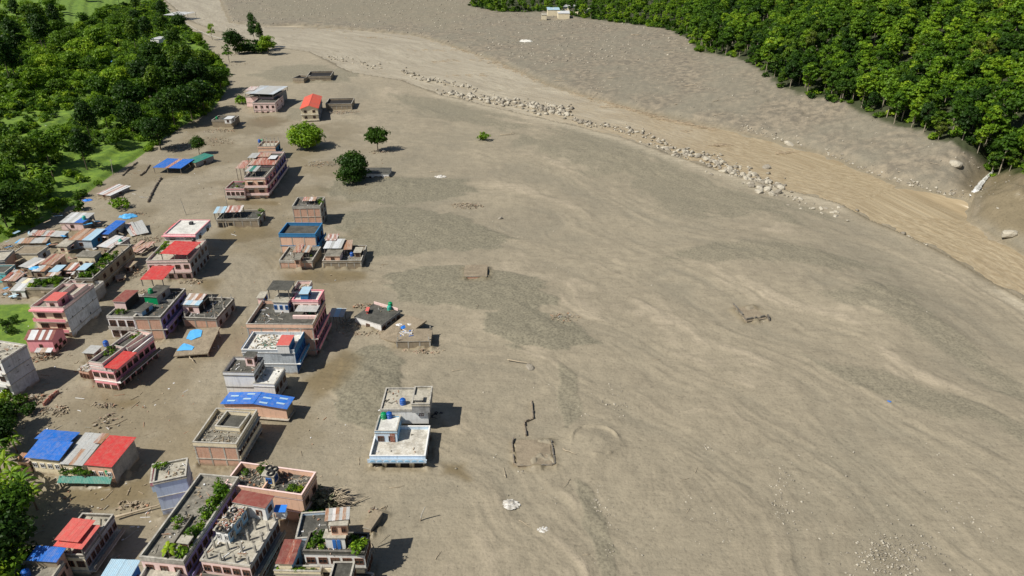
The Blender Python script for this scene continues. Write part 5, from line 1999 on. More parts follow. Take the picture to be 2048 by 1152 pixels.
r, b = house('building', 'white balconied building with a huge blank slate grey side at the left edge', (-62, 712), (1, 722), (68, 692), h26, wall='w_white', side='w_bluegrey', roof='r_light', nf=3, balf=.9, balm='w_white', par=.3, parm='w_white')
for i in range(4):
    b.part('vent', MB().box(b.w + .003, b.d * (.15 + .2 * i), h26 - 2.2 - (i % 2) * 2.2, b.w + .02, b.d * (.24 + .2 * i), h26 - 2.1 - (i % 2) * 2.2), [M('interior_shade')])
roofclutter(r, b, 50, b.zr, 22)
# 32 pink red
h32 = hf((224.5, 737), (237, 780))
r, b = house('building', 'white and pink house with red rooftop canopy and long shaded balconies', (180, 731), (224.5, 737), (284, 670), h32, wall='w_palepink', side='w_pink', roof='r_dark', nf=3, nr=7, ww=1.5, par=.6, parm='w_palepink', balr=1.1, balm='r_dark', shade=False, slabm='w_white')
z_ = b.zr
for i, u in enumerate((.17, .5, .83)):
    for zz_ in (z_ - .9, z_ - 3.7):
        if zz_ > .2:
            b.part('pink_panel', MB().box(b.w * u - .9, -.05, zz_ - .05, b.w * u + .9, -.004, zz_ + .38), [M('w_pink')])
canopy(r, (206.5, 735), (234, 739), (260, 704), h32 + .25, h32 + .5, z_, ['t_red'], n=4, wobble=.01)
block(r, (177.5, 723), (204, 727), (262, 664), h32 + .9, h32 - .7, par=.75, wall='w_palepink', side='w_mud', roof='r_dark')
block(r, (226, 690), (255, 697), (283, 661), z_ + 1.2, z_, par=.8, wall='w_palepink', side='w_mud', roof='r_light')
plants(b, h32 + .15, [(.12, .3), (.15, .45), (.1, .6), (.3, .35), (.35, .85), (.45, .95), (.35, .9)], 'plant on the roof of the white and pink house with the red rooftop canopy', s=1.2, group='plants on the pink and white house')
tank(213, 691, z_, 'tank_blue', 'blue water tank at the back of the white and pink house roof', .95)
shed('shack', 'grey tin sheet shed behind the white and pink house', 'shed', (163, 706), (187, 708), (197, 692), 2.6, 2.7, ['t_galv', 't_galv'], 'w_mud', 'w_grey')
r, b = house('outbuilding', 'small brick outbuilding with a littered roof at the left of the white and pink house', (156, 738), (176, 742), (182, 724), 2.8, wall='w_mud', frontwall='w_brick', roof='r_light', nf=3, ww=.7, par=.05)
roofclutter(r, b, 50, b.zr, 24)
# 25 the three roofed row
h25 = hf((222.9, 935), (231, 971))
r = thing('house', 'house under a bright blue sheet roof in the three coloured row', 'house', (47.6, 915), (117.4, 921.6), (158, 865.5), h25)
sheets(r, (47.6, 915), (117.4, 921.6), (139, 884), h25, h25 + .8, ['t_blue'], n=6, wobble=.004)
mw, w_, d_ = sheets(r, (68, 877.5), (139.5, 884), (158, 865.5), h25 + .8, h25 + .75, ['t_blue'], n=6, wobble=.004)
mw, w_, d_ = frame3((47.6, 915), (117.4, 921.6), (158, 865.5), h25)
walls_under(r, mw, w_, d_ * 1.0, h25 - .05, h25 + .1, 'w_cream', 'w_grey', nf=4, nr=1, fm='white_frame', inset=.5)
shed('lean_to', 'orange lean to propped against the left end of the blue roofed house', 'shed', (28, 923), (56, 926), (62, 908), h25 - 1.2, h25 - .9, ['t_rust', 't_rustred'], 'w_peach')
r = thing('house', 'house under patched grey and rusty sheets between the blue and the red roof', 'house', (117.4, 928), (163, 932), (211, 869), h25 - .4)
mw, w_, d_ = sheets(r, (118, 928), (164, 932), (209, 869), h25 - .5, h25 + .35, [('t_galv', 4), ('t_streak', 1), ('t_rust', .6)], n=5, rows=2)
walls_under(r, mw, w_, d_, h25 - .5, h25 + .3, 'w_cream', nf=4, fm='white_frame')
sheets(r, (186, 886), (202, 887.5), (212, 868), h25 + .45, h25 + .6, ['t_rustred', 't_rust'], n=2)
r = thing('house', 'house under a deep red sheet roof at the right end of the three coloured row', 'house', (167, 930), (223, 935), (260, 874), h25)
mw, w_, d_ = sheets(r, (167, 930), (223, 935), (260.5, 874.5), h25 + .05, h25 + .5, ['t_red'], n=6, wobble=.004)
walls_under(r, mw, w_, d_, h25, h25 + .5, 'w_peach', 'w_grey', nf=3, nr=0, fm='white_frame')
r = thing('awning', 'long dark green awning with rusty trim along the front of the three coloured row', 'awning', (114, 966), (220, 968), (225, 952), 1.7)
mw, w_, d_ = sheets(r, (114, 966), (220, 968), (225, 952), 1.3, 2.1, ['t_green'], n=9, wobble=.01)
walls_under(r, mw, w_, d_, 1.3, 2.1, None, posts=True)
tank(217, 946, 2.2, 'tank_green', 'green water tank above the right end of the green awning', .8)
g = G(148, 947, 2.3)
for i in range(9):
    p = G(128 + i * 7, 948 + (i % 2), 2.2)
    tree('shrub', p, RB.uniform(.7, 1.2), 'potted plant above the dark green awning', 'plant', 'plants above the green awning', 'roof_plant')

# 20 long purple building with blue tower
h20 = hf((306, 966), (328, 1033))
r, b = house('building', 'pale blue blank tower block at the back end of the long purple building', (306, 965), (371, 951.5), (400, 911), h20, wall='w_paleblue', side='w_bluegrey', roof='r_light', par=.35, parm='r_light')
roofclutter(r, b, 30, b.zr, 31)
block(r, (300, 966), (318, 962), (345, 920), h20 - .9, h20 - 3, par=.7, wall='w_paleblue', parm='w_pink', roof='r_dark')
tk = [(.1, .8), (.3, .9)]
plants(b, b.zr, tk, 'plant on the pale blue tower roof', s=1.3, group='plants on the pale blue tower')
h = 7.0
r, b = house('building', 'long purple sided building with a garden along its roof', (279, 1113), (366, 1122), (449, 952), h, wall='w_palepink', side='w_purple', roof='r_conc', par=.6, nf=3, nr=11, balr=.9, balm='w_purple', parm='trim')
b.part('cross_wall', MB().box(b.w * .5, .2, b.zr, b.w * .53, b.d * .5, b.zr + .6), [M('trim_dark')])
roofclutter(r, b, 110, b.zr, 32)
plants(b, b.zr, [(.85, .1 + .09 * i) for i in range(9)] + [(.3, .35), (.25, .42), (.8, .5), (.72, .55), (.9, .65), (.85, .7), (.9, .75), (.86, .8), (.8, .85), (.7, .88)], 'green plant in the row along the roof of the long purple building', s=1.9, group='garden on the long purple roof')
tree('banana', b.world(b.w * .6, b.d * .06, b.zr), .7, 'spiky plant at the near end of the long purple roof', 'plant', None, 'roof_plant')
r.name = 'building'
cabin(r, (352, 1085), (376, 1088), (385, 1072), b.zr + 1.6, b.zr, 'w_palepink', roof='r_light', nf=1)

# 21 big lower complex
h = 6.4
r, b = house('building', 'peach walled terrace building with tyres on its stair room at the bottom', (448.5, 968), (603, 990), (633, 945), h, wall='w_peach', side='w_brick', roof='r_dark', par=1.0, parm='w_peach', slabm='w_palepink', nr=2, nf=0)
k3 = cabin(r, (521, 951), (547, 954), (556, 936), b.zr + 2.3, b.zr, 'w_cream', 'w_cream', roof='r_light', fm='blue_frame')
b.part('cross_wall', MB().box(b.w * .47, .1, b.zr, b.w * .49, b.d - .2, b.zr + .85), [M('w_peach')])
roofclutter(r, b, 220, b.zr, 33, mats=('r_light', 'trim', 't_rust', 'timber', 'r_dark'))
plants(b, b.zr, [(.06, .3), (.12, .7), (.3, .85), (.38, .85), (.75, .25), (.8, .3), (.85, .3), (.9, .35), (.45, 1.0), (.3, .95)], 'plant on the peach walled terrace', s=1.3, group='plants on the peach terrace')
tyre(538, 937, k3.zr, 'black tyre at the back left corner of the stair room on the peach terrace', .5)
tyre(549, 939, k3.zr, 'black tyre at the back right corner of the stair room on the peach terrace', .5)
tyre(541, 948, k3.zr, 'black tyre at the front of the stair room on the peach terrace', .5)
h = 6.2
r, b = house('building', 'unfinished grey concrete building with column stubs on its roof at the bottom', (401, 1119), (499, 1132), (556, 1037), h, wall='w_palepink', side='w_grey', roof='r_light', par=.1, nf=5, nr=8, balr=.9, balf=.6, balm='trim_dark')
z_ = b.zr
stubs(b, 4, 5, z_, 1.6, 9, u0=.12, u1=.97, v0=.03)
k2 = cabin(r, (425, 1060), (455.5, 1066), (494.5, 1013), z_ + 2.6, z_, 'w_white', 'w_skyblue', roof='r_light', nf=2, nr=3, fm='white_frame')
roofclutter(r, k2, 160, k2.zr, 34, mats=('r_dark', 't_rust', 'trim', 't_rustred', 'cloth_white', 'timber'))
cabin(r, (463.5, 1004), (530, 1017), (545, 991), z_ + 2.9, z_, 'w_white', 'w_paleblue', roof='t_maroon', nf=2, nr=1)
roofclutter(r, b, 90, z_, 35)
for (x, y, l) in ((467.6, 1021, 'farthest'), (459.6, 1033, 'second'), (438.4, 1059, 'left near'), (455, 1061, 'right near')):
    tyre(x, y, k2.zr + .05, l + ' tyre on the long sky blue rooftop room', .42)
r = thing('tarpaulin_tent', 'bright blue tarpaulin stretched over a white box beside the maroon rooftop room', 'tarpaulin', (546, 1021), (570, 1022), (574, 1009), 7.4)
mw, w_, d_ = frame3((546, 1022), (570, 1022), (574, 1010), 7.4)
k = Blk(r, mw, w_, d_, 7.4)
k.part('sheet', MB().hexa([(0, 0, 7.1), (w_, 0, 7.1), (w_, d_, 7.4), (0, d_, 7.4), (0, 0, 7.16), (w_, 0, 7.16), (w_, d_, 7.46), (0, d_, 7.46)]), [M('tarp_blue')])
k.part('box', MB().box(.2, .2, 5.5, w_ - .2, d_ - .1, 7.08), [M('w_white')])
shed('shed', 'maroon sheet roofed shed between the purple building and the unfinished concrete one', 'shed', (379, 1150), (402, 1152), (410, 1108), 3.4, 3.7, ['t_maroon', 't_rustred'], 'w_cream')
shed('shed', 'blue grey sheet roofed shed behind the maroon one in the shaded alley', 'shed', (396, 1100), (414, 1102), (428, 1066), 3.4, 3.6, ['t_galv', 'w_bluegrey'], 'w_grey')

# 22
h = hf((728, 1104), (739, 1158))
r, b = house('building', 'stacked white and dark building with blue doors in its rooftop room at the bottom centre', (606.5, 1101), (728, 1104), (744, 1066), h, wall='w_white', side='w_grey', roof='r_dark', par=.5, nf=5, nr=3, parm='r_dark', slabm='trim_dark', balf=1.0, balm='w_cream', ww=1.5)
z_ = b.zr
k2 = block(r, (591, 1077), (655, 1073), (668, 1022), h - .6, par=.5, wall='w_paleblue', side='w_grey', roof='r_dark', parm='w_paleblue')
k3 = cabin(r, (645, 1075.5), (691, 1076), (701, 1058), z_ + 2.6, z_, 'w_white', 'w_grey', roof='r_light', nf=0, nr=1)
for u in (.38, .58):
    k3.part('door', MB().box(k3.w * u, .15, z_, k3.w * (u + .14), .24, z_ + 1.9), [M('blue_frame')])
cabin(r, (656, 1051), (695, 1050), (703, 1036), z_ + 4.9, z_ + 2.6, 'w_peach', roof='r_light', nf=2, nr=0)
canopy(r, (649, 1043), (698, 1039), (709, 1014), z_ + 5.1, z_ + 5.6, z_ + 2.6, ['t_rust', 't_galv', 't_streak', 't_rust', 't_galv'], n=7, rows=2)
roofclutter(r, b, 120, z_, 36)
roofclutter(r, k2, 20, k2.zr, 37)
plants(b, z_, [(.06 + .05 * i, .25 + .12 * (i % 4)) for i in range(5)] + [(.8, .3), (.85, .5), (.78, .6), (.9, .4), (.75, .8), (.86, .2)], 'plant on the roof beside the room with blue doors', s=1.9, group='plants beside the blue doors')
r = shed('shed', 'brown sheet roofed shed with a sky blue side left of the building with blue doors', 'shed', (550, 1128), (585, 1129), (607, 1081), 5.0, 5.1, ['t_maroon', 't_maroon', 't_rustred'], 'w_cream', 'w_skyblue', rows=2, n=4)
r, b = house('house', 'small block with a dark flat roof in front of the building with blue doors', (658, 1160), (700, 1160), (704, 1124), 5.2, wall='w_cream', side='w_grey', roof='r_dark', par=.35, nr=2, parm='trim_dark')
r, b = house('house', 'cream terrace wing at the bottom edge below the brown roofed shed', (548, 1141), (640, 1143), (645, 1132), 3.6, wall='w_cream', roof='r_dark', par=.6, nf=6, ww=.9)
plants(b, b.zr, [(.1 + .12 * i, .5) for i in range(7)], 'plant behind the cream parapet at the bottom edge', s=.9, group='plants behind the cream parapet')
r, b = house('house', 'pink and white porch wing at the right of the bottom edge building', (702, 1151), (742, 1158), (748, 1147), 1.8, wall='w_palepink', roof='r_conc', par=.2, nf=2, ww=.9)
r, b = house('house', 'narrow mud filled slab roof sticking out beside the stacked building', (727, 1053), (741, 1057), (763, 1023), 1.3, wall='w_mud', side='trim_dark', roof='earth', par=.06)

# 23 bottom left
h = 4.4
r, b = house('building', 'dark building with a large salmon red canopy at the bottom left', (101, 1107), (166, 1110), (226, 1029), h, wall='w_cream', side='w_grey', roof='r_light', par=.5, parm='trim_dark', nr=7, balr=1.1, balm='trim_dark', nf=3)
canopy(r, (106, 1092), (163, 1099), (190, 1051), b.zr + 2.2, b.zr + 2.5, b.zr, ['t_salmon'], n=6, wobble=.01)
canopy(r, (108, 1080), (155, 1085), (175, 1040), b.zr + 2.8, b.zr + 3.0, b.zr + 2.3, ['t_salmon'], n=5, posts=False, wobble=.01)
roofclutter(r, b, 80, b.zr, 38)
r, b = house('house', 'grey flat roofed house cut by the bottom left edge of the photo', (8, 1172), (92, 1172), (106, 1123), 4.6, wall='w_mud', side='w_brick', roof='r_conc', par=.5, parm='trim', slabm='r_light', nr=2)
tank(54, 1152, b.zr, 'tank_blue', 'blue water tank on the grey roof at the bottom left edge', .95)
r = shed('shed', 'bright blue sheet roof behind the grey flat roof at the bottom left', 'shed', (52, 1121), (112, 1125), (132, 1096), 5.6, 5.9, ['t_blue'], 'w_mud', 'w_brick', wobble=.005)
r = shed('shed', 'pale blue sheet roof at the bottom edge left of the purple building', 'shed', (198, 1158), (258, 1160), (274, 1121), 4.4, 4.6, ['t_ltblue', 't_ltblue', 't_ltblue'], 'w_paleblue', 'w_blue', wobble=.01)
r, b = house('house', 'white rimmed concrete roof at the bottom edge below the purple building', (276, 1160), (349, 1160), (360, 1124), 5.0, wall='w_purple', side='w_purple', roof='r_light', par=.5, parm='w_white', nr=2)

# 35 the crowded quarter at left
def rs(A, B, C, zf, dz, mats, label, wall='w_mud', side='w_grey', **k):
    return shed('shack', label, 'shed', A, B, C, zf, zf + dz, mats, wall, side, **k)


r = rs((117, 445.5), (165, 446), (187, 426), 3.0, .5, ['t_galv', 't_white', 't_galv', 't_white', 't_galv', 't_galv'], 'white sheeted house with a blue roof patch and teal tank nearest the palms', 'w_palepink', n=6, rows=2)
sheets(r, (148, 445), (165, 446), (170, 437), 3.12, 3.3, ['t_blue'], n=2)
tank(169, 439, 3.3, 'tank_teal', 'teal water tank on the white sheeted house nearest the palms', .95)
rs((194.6, 468.5), (216, 469), (231, 441), 3.0, .3, ['t_blue', 't_blue'], 'bright blue roofed shack in the middle of the crowded quarter', 'w_mud', n=3, wobble=.01)
rs((135, 480), (182, 481), (196, 458), 3.2, .4, ['t_rust', 't_rust', 't_rust', 't_ltblue', 't_ltblue'], 'shack with a half rusty half pale blue roof above the green trees', 'w_bluegrey', 'w_blue', n=5)
rs((193, 493), (224, 497), (238, 472), 3.2, .3, ['t_streak', 't_white', 't_white', 't_streak'], 'white roofed shack streaked with red rust beside the teal tank', 'w_mud', n=5, wobble=.07)
tank(242, 487, 2.6, 'tank_teal', 'teal water tank beside the red streaked white roof', 1.0)
rs((54, 471), (125, 474), (137, 463), 2.6, .5, [('t_galv', 3), ('t_streak', 1), ('t_rustred', 1)], 'long grey patched roof at the upper left of the crowded quarter', n=8, wobble=.08)
rs((33, 488), (92, 486), (100, 475), 2.3, .4, [('t_galv', 2), ('t_rust', 2), ('t_white', .5)], 'buckled patchwork roof below the long grey patched one', n=7, wobble=.12, gaps=.1)
rs((36, 533), (59, 537), (79, 517), 2.8, .3, ['t_galv', 't_galv', 't_streak'], 'grey sheeted shack left of the rusty orange roof', n=3, wobble=.08)
rs((76, 529), (104, 530), (125, 508), 3.1, .4, ['t_rust', 't_rustred', 't_rust'], 'rusty orange roofed shack with an orange side', 'w_peach', 'w_peach', n=5)
rs((96, 544), (116, 544), (126, 530), 3.2, .2, ['t_ltblue', 't_ltblue'], 'small pale blue roof in the crowded quarter', 'w_bluegrey', n=2)
rs((90, 553), (114, 553), (120, 544), 2.8, .3, ['t_rust', 't_streak'], 'rusty porch roof below the small pale blue roof', n=3, wobble=.08)
rs((126, 541), (148, 541), (151, 526), 2.8, .3, ['t_rust', 't_streak', 't_rustred'], 'rust streaked roof between the pale blue roof and the garden roof', n=3, wobble=.1)
rs((18, 582), (49, 582), (54, 567), 2.6, .4, ['t_galv', 't_white'], 'whitish tin roof with white posts below the crowded quarter', 'w_white', n=3)
rs((62, 543), (88, 544), (92, 532), 2.6, .2, ['t_streak', 't_galv', 't_rust'], 'sagging tin roof in the middle of the crowded quarter', n=3, wobble=.15)
rs((0, 562), (30, 563), (42, 546), 2.8, .3, ['t_rustred', 't_streak', 't_rust'], 'dark rusty roof at the left edge of the crowded quarter', n=4, wobble=.1)
rs((8, 549), (34, 550), (44, 540), 2.5, .3, ['t_rust', 't_galv'], 'short buckled roof by the teal wall at the left edge', n=3, wobble=.15)
rs((110, 493), (133, 494), (138, 478), 2.8, .3, ['r_light', 'r_light'], 'pale roofed hut left of the green trees in the crowded quarter', 'w_cream', n=2, wobble=.02)
rs((30, 566), (62, 568), (68, 557), 2.4, .2, ['t_galv', 'w_cream'], 'cream boarded shelter left of the roof garden', n=3, wobble=.08)
r, b = house('house', 'flat earth roofed house with a dark right side in the crowded quarter', (23, 508), (74, 508), (86, 492), 3.4, wall='w_cream', side='w_bluegrey', roof='earth', par=.1, nr=1)
r, b = house('house', 'brick walled house at the left edge by the teal wall', (-40, 524), (8, 520), (26, 500), 4.6, wall='w_grey', side='w_brick', roof='r_light', par=.4)
r, b = house('house', 'bright teal wall fragment at the left edge of the photo', (-30, 546), (9, 545), (6, 530), 3.4, wall='w_teal', side='w_teal', roof='r_dark', par=.3)
r, b = house('house', 'low house with a leafy roof garden and a green tub', (50, 576), (110, 577), (116, 556), 3.2, wall='w_mud', roof='r_dark', par=.3)
plants(b, b.zr, [(RB.uniform(.05, .97), RB.uniform(.15, .95)) for _ in range(26)], 'plant in the leafy roof garden of the low house', s=1.5, group='plants in the low roof garden')
hr_ = hf((184, 557), (196, 591))
r, b = house('building', 'long dark walled building with a bright roof garden at the right of the crowded quarter', (150, 557), (184, 557), (252, 489), hr_, wall='w_mud', side='w_mud', roof='earth', par=.4, nr=6, parm='trim_dark')
plants(b, b.zr, [(RB.uniform(.1, .95), RB.uniform(.05, .75)) for _ in range(40)], 'bright green plant in the long roof garden of the dark walled building', s=1.5, group='plants in the long roof garden')
cabin(r, (150, 512), (188, 513), (197, 501.5), b.zr + 2.4, b.zr - 2, 'w_cream', 'w_grey', roof='r_conc', nf=3)
cabin(r, (152, 540), (170, 540), (180, 526), b.zr + 1.8, b.zr, 'w_white', 'w_blue', roof='t_ltblue', nf=1)
stubs(b, 2, 6, b.zr, .9, 12)
r, b = house('house', 'pale porch frame with an open roof beside the cream and pink house', (117, 577), (148, 578), (158, 560), 4.4, wall='w_palepink', side='w_white', roof='r_dark', par=.9, nf=2)
r, b = house('house', 'white balconied porch with arched rails below the long roof garden', (155, 577), (187, 578), (189, 562), 4.0, wall='w_cream', side='w_grey', roof='r_dark', par=.8, nf=3, parm='w_white', balf=.5)
stubs(b, 7, 1, b.zr, .75, 13, v0=.4, rebar=False)
for i, (A, B, C, l) in enumerate([((247, 534), (260, 535), (264, 522), 'small orange hut standing alone right of the long roof garden'),
                                  ((231, 560), (252, 556), (262, 545), 'slumped plank platform left of the near red canopy')]):
    rs(A, B, C, 1.9 - i * .9, .3, ['t_rust', 'timber'], l, 'w_peach', n=2, wobble=.06)
r = rs((262, 473), (298, 465), (282, 441), .7, 1.2, ['t_galv', 't_streak', 't_galv', 't_galv', 't_galv'], 'large grey tin roof fallen askew onto the mud behind the tall white and pink house', 'w_mud', n=6, wobble=.05)
r = rs((252, 504), (282, 507), (290, 484), 1.1, .5, ['t_rustred', 't_rust', 't_rustred'], 'collapsed rusty shack with splintered planks beside the grey fallen roof', 'w_mud', n=4, wobble=.35, rows=2, posts=True)
r = rs((192, 388), (220, 392), (251, 371), 1.3, .5, ['t_streak', 't_white', 't_streak', 't_rustred'], 'red streaked tin roof of a buried shack alone near the green slope', 'w_mud', n=6, wobble=.06)
r = rs((305, 335), (361, 337), (369, 318), 2.4, .3, ['t_blue', 't_blue', 't_blue', 't_rustred', 't_blue', 't_blue', 't_blue'], 'blue roofed shelter with one red sheet standing in the mud', 'w_mud', n=7, posts=True, wobble=.02)
r = rs((369, 321), (390, 326), (403, 305), 2.2, .6, ['t_green', 't_green'], 'green tin roof tilted beside the blue shelter', 'w_mud', n=3, wobble=.02)
for (x, y, rx, m_, l) in ((175, 401, 1.8, 'tarp_blue', 'round blue tarpaulin heap in the mud near the red streaked roof'),
                         (232, 133, 2.6, 'tarp_blue', 'blue tarpaulin among the trees on the green slope'),
                         (256, 433, 3.2, 'tarp_sky', 'sky blue tarpaulin over rubble behind the grey fallen roof'),
                         (1777, 804, .55, 'tarp_blue', 'scrap of blue plastic alone on the open mud at right'),
                         (1020, 1010, 1.7, 'muddy_plastic', 'crumpled white plastic sheet left of the pair on the near mud'),
                         (1087, 1060, 1.0, 'muddy_plastic', 'crumpled white plastic bundle right of the pair on the near mud'),
                         (881, 354, 2.3, 'muddy_plastic', 'white plastic sheet on the gravel tongue in the middle distance'),
                         (1052, 83, 5.5, 'r_white', 'white rubble heap on the far side of the river'),
                         (75, 553, 1.6, 'tarp_sky', 'blue and yellow plastic sheet in the crowded quarter')):
    rg_ = np.random.RandomState(int(x))
    n_ = 12
    uu, vv_ = np.meshgrid(np.linspace(-1, 1, n_), np.linspace(-1, 1, n_))
    R2 = np.sqrt(uu ** 2 + vv_ ** 2)
    zz_ = rx * .16 * np.clip(1 - R2, 0, 1) ** .5 + rg_.uniform(-.16, .16, uu.shape) * rx * .9
    zz_[R2 > .85] = rg_.uniform(.0, .05, (R2 > .85).sum())
    X_ = uu * rx + rg_.uniform(-.1, .1, uu.shape) * rx
    Y_ = vv_ * rx * .7 + rg_.uniform(-.1, .1, uu.shape) * rx
    q_ = grid(n_, n_)
    cen = R2.ravel()[q_].mean(1)
    q_ = q_[cen < .95]
    me = rawmesh('plastic_sheet', np.stack([X_, Y_, zz_ + .08], -1).reshape(-1, 3), quads=q_, mats=[M(m_)])
    o = link('plastic_sheet' if m_ != 'r_white' else 'rubble_heap', me)
    p_ = GT(x, y) if (x < 300 and y < 300) or x == 1052 else (G(x, y, hgt([G(x, y).x], [G(x, y).y])[0]))
    o.location = p_ + Vector((0, 0, 3.0 if y == 133 else (2.6 if y == 553 else 0)))
    tag(o, l, 'tarpaulin' if m_ != 'r_white' else 'rubble')

# upper right village
for i, (A, B, C, mt, l) in enumerate([((1095, 20), (1120, 20), (1121, 13), 't_ltblue', 'pale blue roofed hut in the far village beside the forest'),
                                      ((1122, 15), (1150, 16), (1150, 9), 't_galv', 'grey roofed house at the back of the far village beside the forest'),
                                      ((1116, 27), (1140, 27), (1142, 20), 't_white', 'white roofed hut at the front of the far village beside the forest'),
                                      ((1150, 20), (1172, 21), (1172, 15), 't_white', 'rightmost white roofed hut in the far village beside the forest'),
                                      ((1083, 30), (1094, 30), (1095, 25), 'r_light', 'small cream hut at the left end of the far village')]):
    z0 = GT(*A).z
    r = shed('hut', l, 'house', A, B, C, z0 + 4.5, z0 + 5.2, [mt], 'w_cream', n=4)
    r.location.z = 0
z0 = GT(308, 82).z
shed('hut', 'white hut hidden among the trees on the green slope', 'house', (299, 78), (317, 79), (318, 66), z0 + 6, z0 + 6.4, ['t_white'], 'w_white')
z0 = GT(230, 155).z
# ------------------------------------------------------------------ things on the mud
def hg(x, y):
    return float(hgt([x], [y])[0])


def on_land(px, py):
    p = G(px, py)
    return Vector((p.x, p.y, hg(p.x, p.y)))


# low broken walls of buried houses
def lowwall(pts, label, hh=.6, t=.22, mat='trim_dark', cat='wall', name='buried_wall', group=None):
    P = [on_land(*p) for p in pts]
    e = empty(name, P[0])
    tag(e, label, cat, group)
    for i in range(len(P) - 1):
        a, b = P[i], P[i + 1]
        d = b - a
        L = math.hypot(d.x, d.y)
        an = math.atan2(d.y, d.x)
        mb = MB()
        x = 0
        r_ = random.Random(int(a.x * 10))
        while x < L:
            s_ = r_.uniform(.5, 1.4)
            x1 = min(L, x + s_)
            mb.box(x, -t / 2, -1, x1, t / 2, hh * r_.uniform(.5, 1.1))
            x = x1 + (.0 if r_.random() < .7 else .15)
        mb.build('wall_run', [M(mat)], e, Matrix.Translation(a - P[0]) @ Matrix.Rotation(an, 4, 'Z'))


lowwall([(1466, 612), (1492, 644), (1534, 637), (1538, 645)], 'low angular wall top of a buried house out on the right of the mud flat', .95, .26)
lowwall([(1063, 802), (1066, 838), (1048, 846), (1052, 872)], 'stepped broken wall running up from the buried square house', .6)
lowwall([(1027, 878), (1024, 890), (1028, 930), (1040, 934), (1080, 935), (1110, 932), (1102, 886)], 'ring of broken walls of the buried square house', .55, .22)
lowwall([(323, 356), (310, 376), (296, 405)], 'dark broken garden wall sunk in the mud below the blue shelter', .8, .3)
lowwall([(245, 352), (262, 335), (275, 325)], 'broken garden wall sunk in the mud by the shaded corner of the green slope', .6, .3)
lowwall([(300, 330), (290, 345), (280, 352)], 'short sunken garden wall left of the blue shelter', .6, .3)
lowwall([(88, 812), (105, 794), (118, 785)], 'rust red garden wall stub in front of the slate grey sided building', .8, .3, 't_rustred')
r, b = house('buried_house', 'square flat roof of a house buried to its eaves in the gravel', (928, 552), (973, 552), (972, 530), 1.5, cat='ruin', wall='w_brick', side='trim_dark', roof='earth', par=.0)
r, b = house('buried_house', 'square slab roof of the buried house ringed by broken walls', (1035, 930), (1103, 929), (1098, 880), .55, cat='ruin', wall='trim_dark', roof='earth', par=.0)

LOGM = []
for i in range(5):
    r_ = random.Random(90 + i)
    mb = MB()
    pts = [(0, 0, .1)]
    for k in range(1, 5):
        pts.append((k * .25, r_.uniform(-.05, .05), .1 + r_.uniform(-.03, .05)))
    mb.tube(pts, [.035, .03, .026, .02, .01], 6)
    if i % 2:
        mb.tube([(.5, 0, .1), (.7, .15, .15), (.8, .25, .12)], [.018, .012, .006], 5)
    LOGM.append(mb.mesh('driftwood_log', [M('driftwood')], True))


def mk_log(px, py, L, ang, label, grp=None, z=None, th=1.0):
    p = on_land(px, py) if z is None else G(px, py, z)
    o = link('driftwood_log', random.choice(LOGM))
    o.location = p - Vector((0, 0, .05 * L * 0))
    o.rotation_euler = (0, 0, ang)
    o.scale = (L, L * 1.0, max(1.0, min(L * .5, 3)))
    o.scale = (L, L * th, L * th)
    tag(o, label, 'log', grp)
    return o


mk_log(1015, 722, 5.5, -.35, 'long bleached trunk lying alone left of the lone pale boulder', th=.7)
mk_log(1000, 272, 9, .25, 'grey trunk beside the lone green tree top on the mud flat', th=.6)
mk_log(1260, 93, 9, .1, 'curved dark log on the far bank')
mk_log(1325, 128, 12, .2, 'upper of two thin dark logs on the far bank', th=.5)
mk_log(1330, 133, 10, .25, 'lower of two thin dark logs on the far bank', th=.5)
mk_log(232, 1040, 8.5, .45, 'long grey trunk spanning from the pale blue tower to the dark building', th=.8)
mk_log(1125, 905, 3, -.6, 'pale broken trunk right of the ringed buried house')
mk_log(705, 1010, 3, .5, 'pale beam end by the dead bush at the bottom', th=1.2)
mk_log(860, 345, 4, .1, 'log beside the grey gravel tongue')
mk_log(380, 716, 3.2, -.9, 'pale forked trunk at the front corner of the tarpaulin covered slab', th=1.4)
rr2 = random.Random(77)
for i in range(46):
    x = rr2.choice([rr2.uniform(1380, 1900), rr2.uniform(1000, 1400), rr2.uniform(600, 1250)])
    if i < 22:
        y = np.interp(x, [p[0] for p in UP[2:-3]], [p[1] for p in UP[2:-3]]) - rr2.uniform(6, 70)
        g_ = GT(x, y)
        o = link('driftwood_log', rr2.choice(LOGM))
        o.location = g_
        o.rotation_euler = (rr2.uniform(-.2, .2), rr2.uniform(-.25, .1), rr2.uniform(-1, 1))
        L = rr2.uniform(3.5, 9)
        o.scale = (L, L * .6, L * .6)
        tag(o, 'fallen log on the bare bank below the forest', 'log', 'fallen logs on the bare bank')
    else:
        p = on_land(rr2.uniform(560, 1500), rr2.uniform(560, 1140))
        o = link('driftwood_log', rr2.choice(LOGM))
        o.location = p
        o.rotation_euler = (0, 0, rr2.uniform(0, 6))
        L = rr2.uniform(1.2, 2.8)
        o.scale = (L, L * .7, L * .7)
        tag(o, 'bleached stick lying on the mud flat', 'stick', 'sticks on the mud flat')
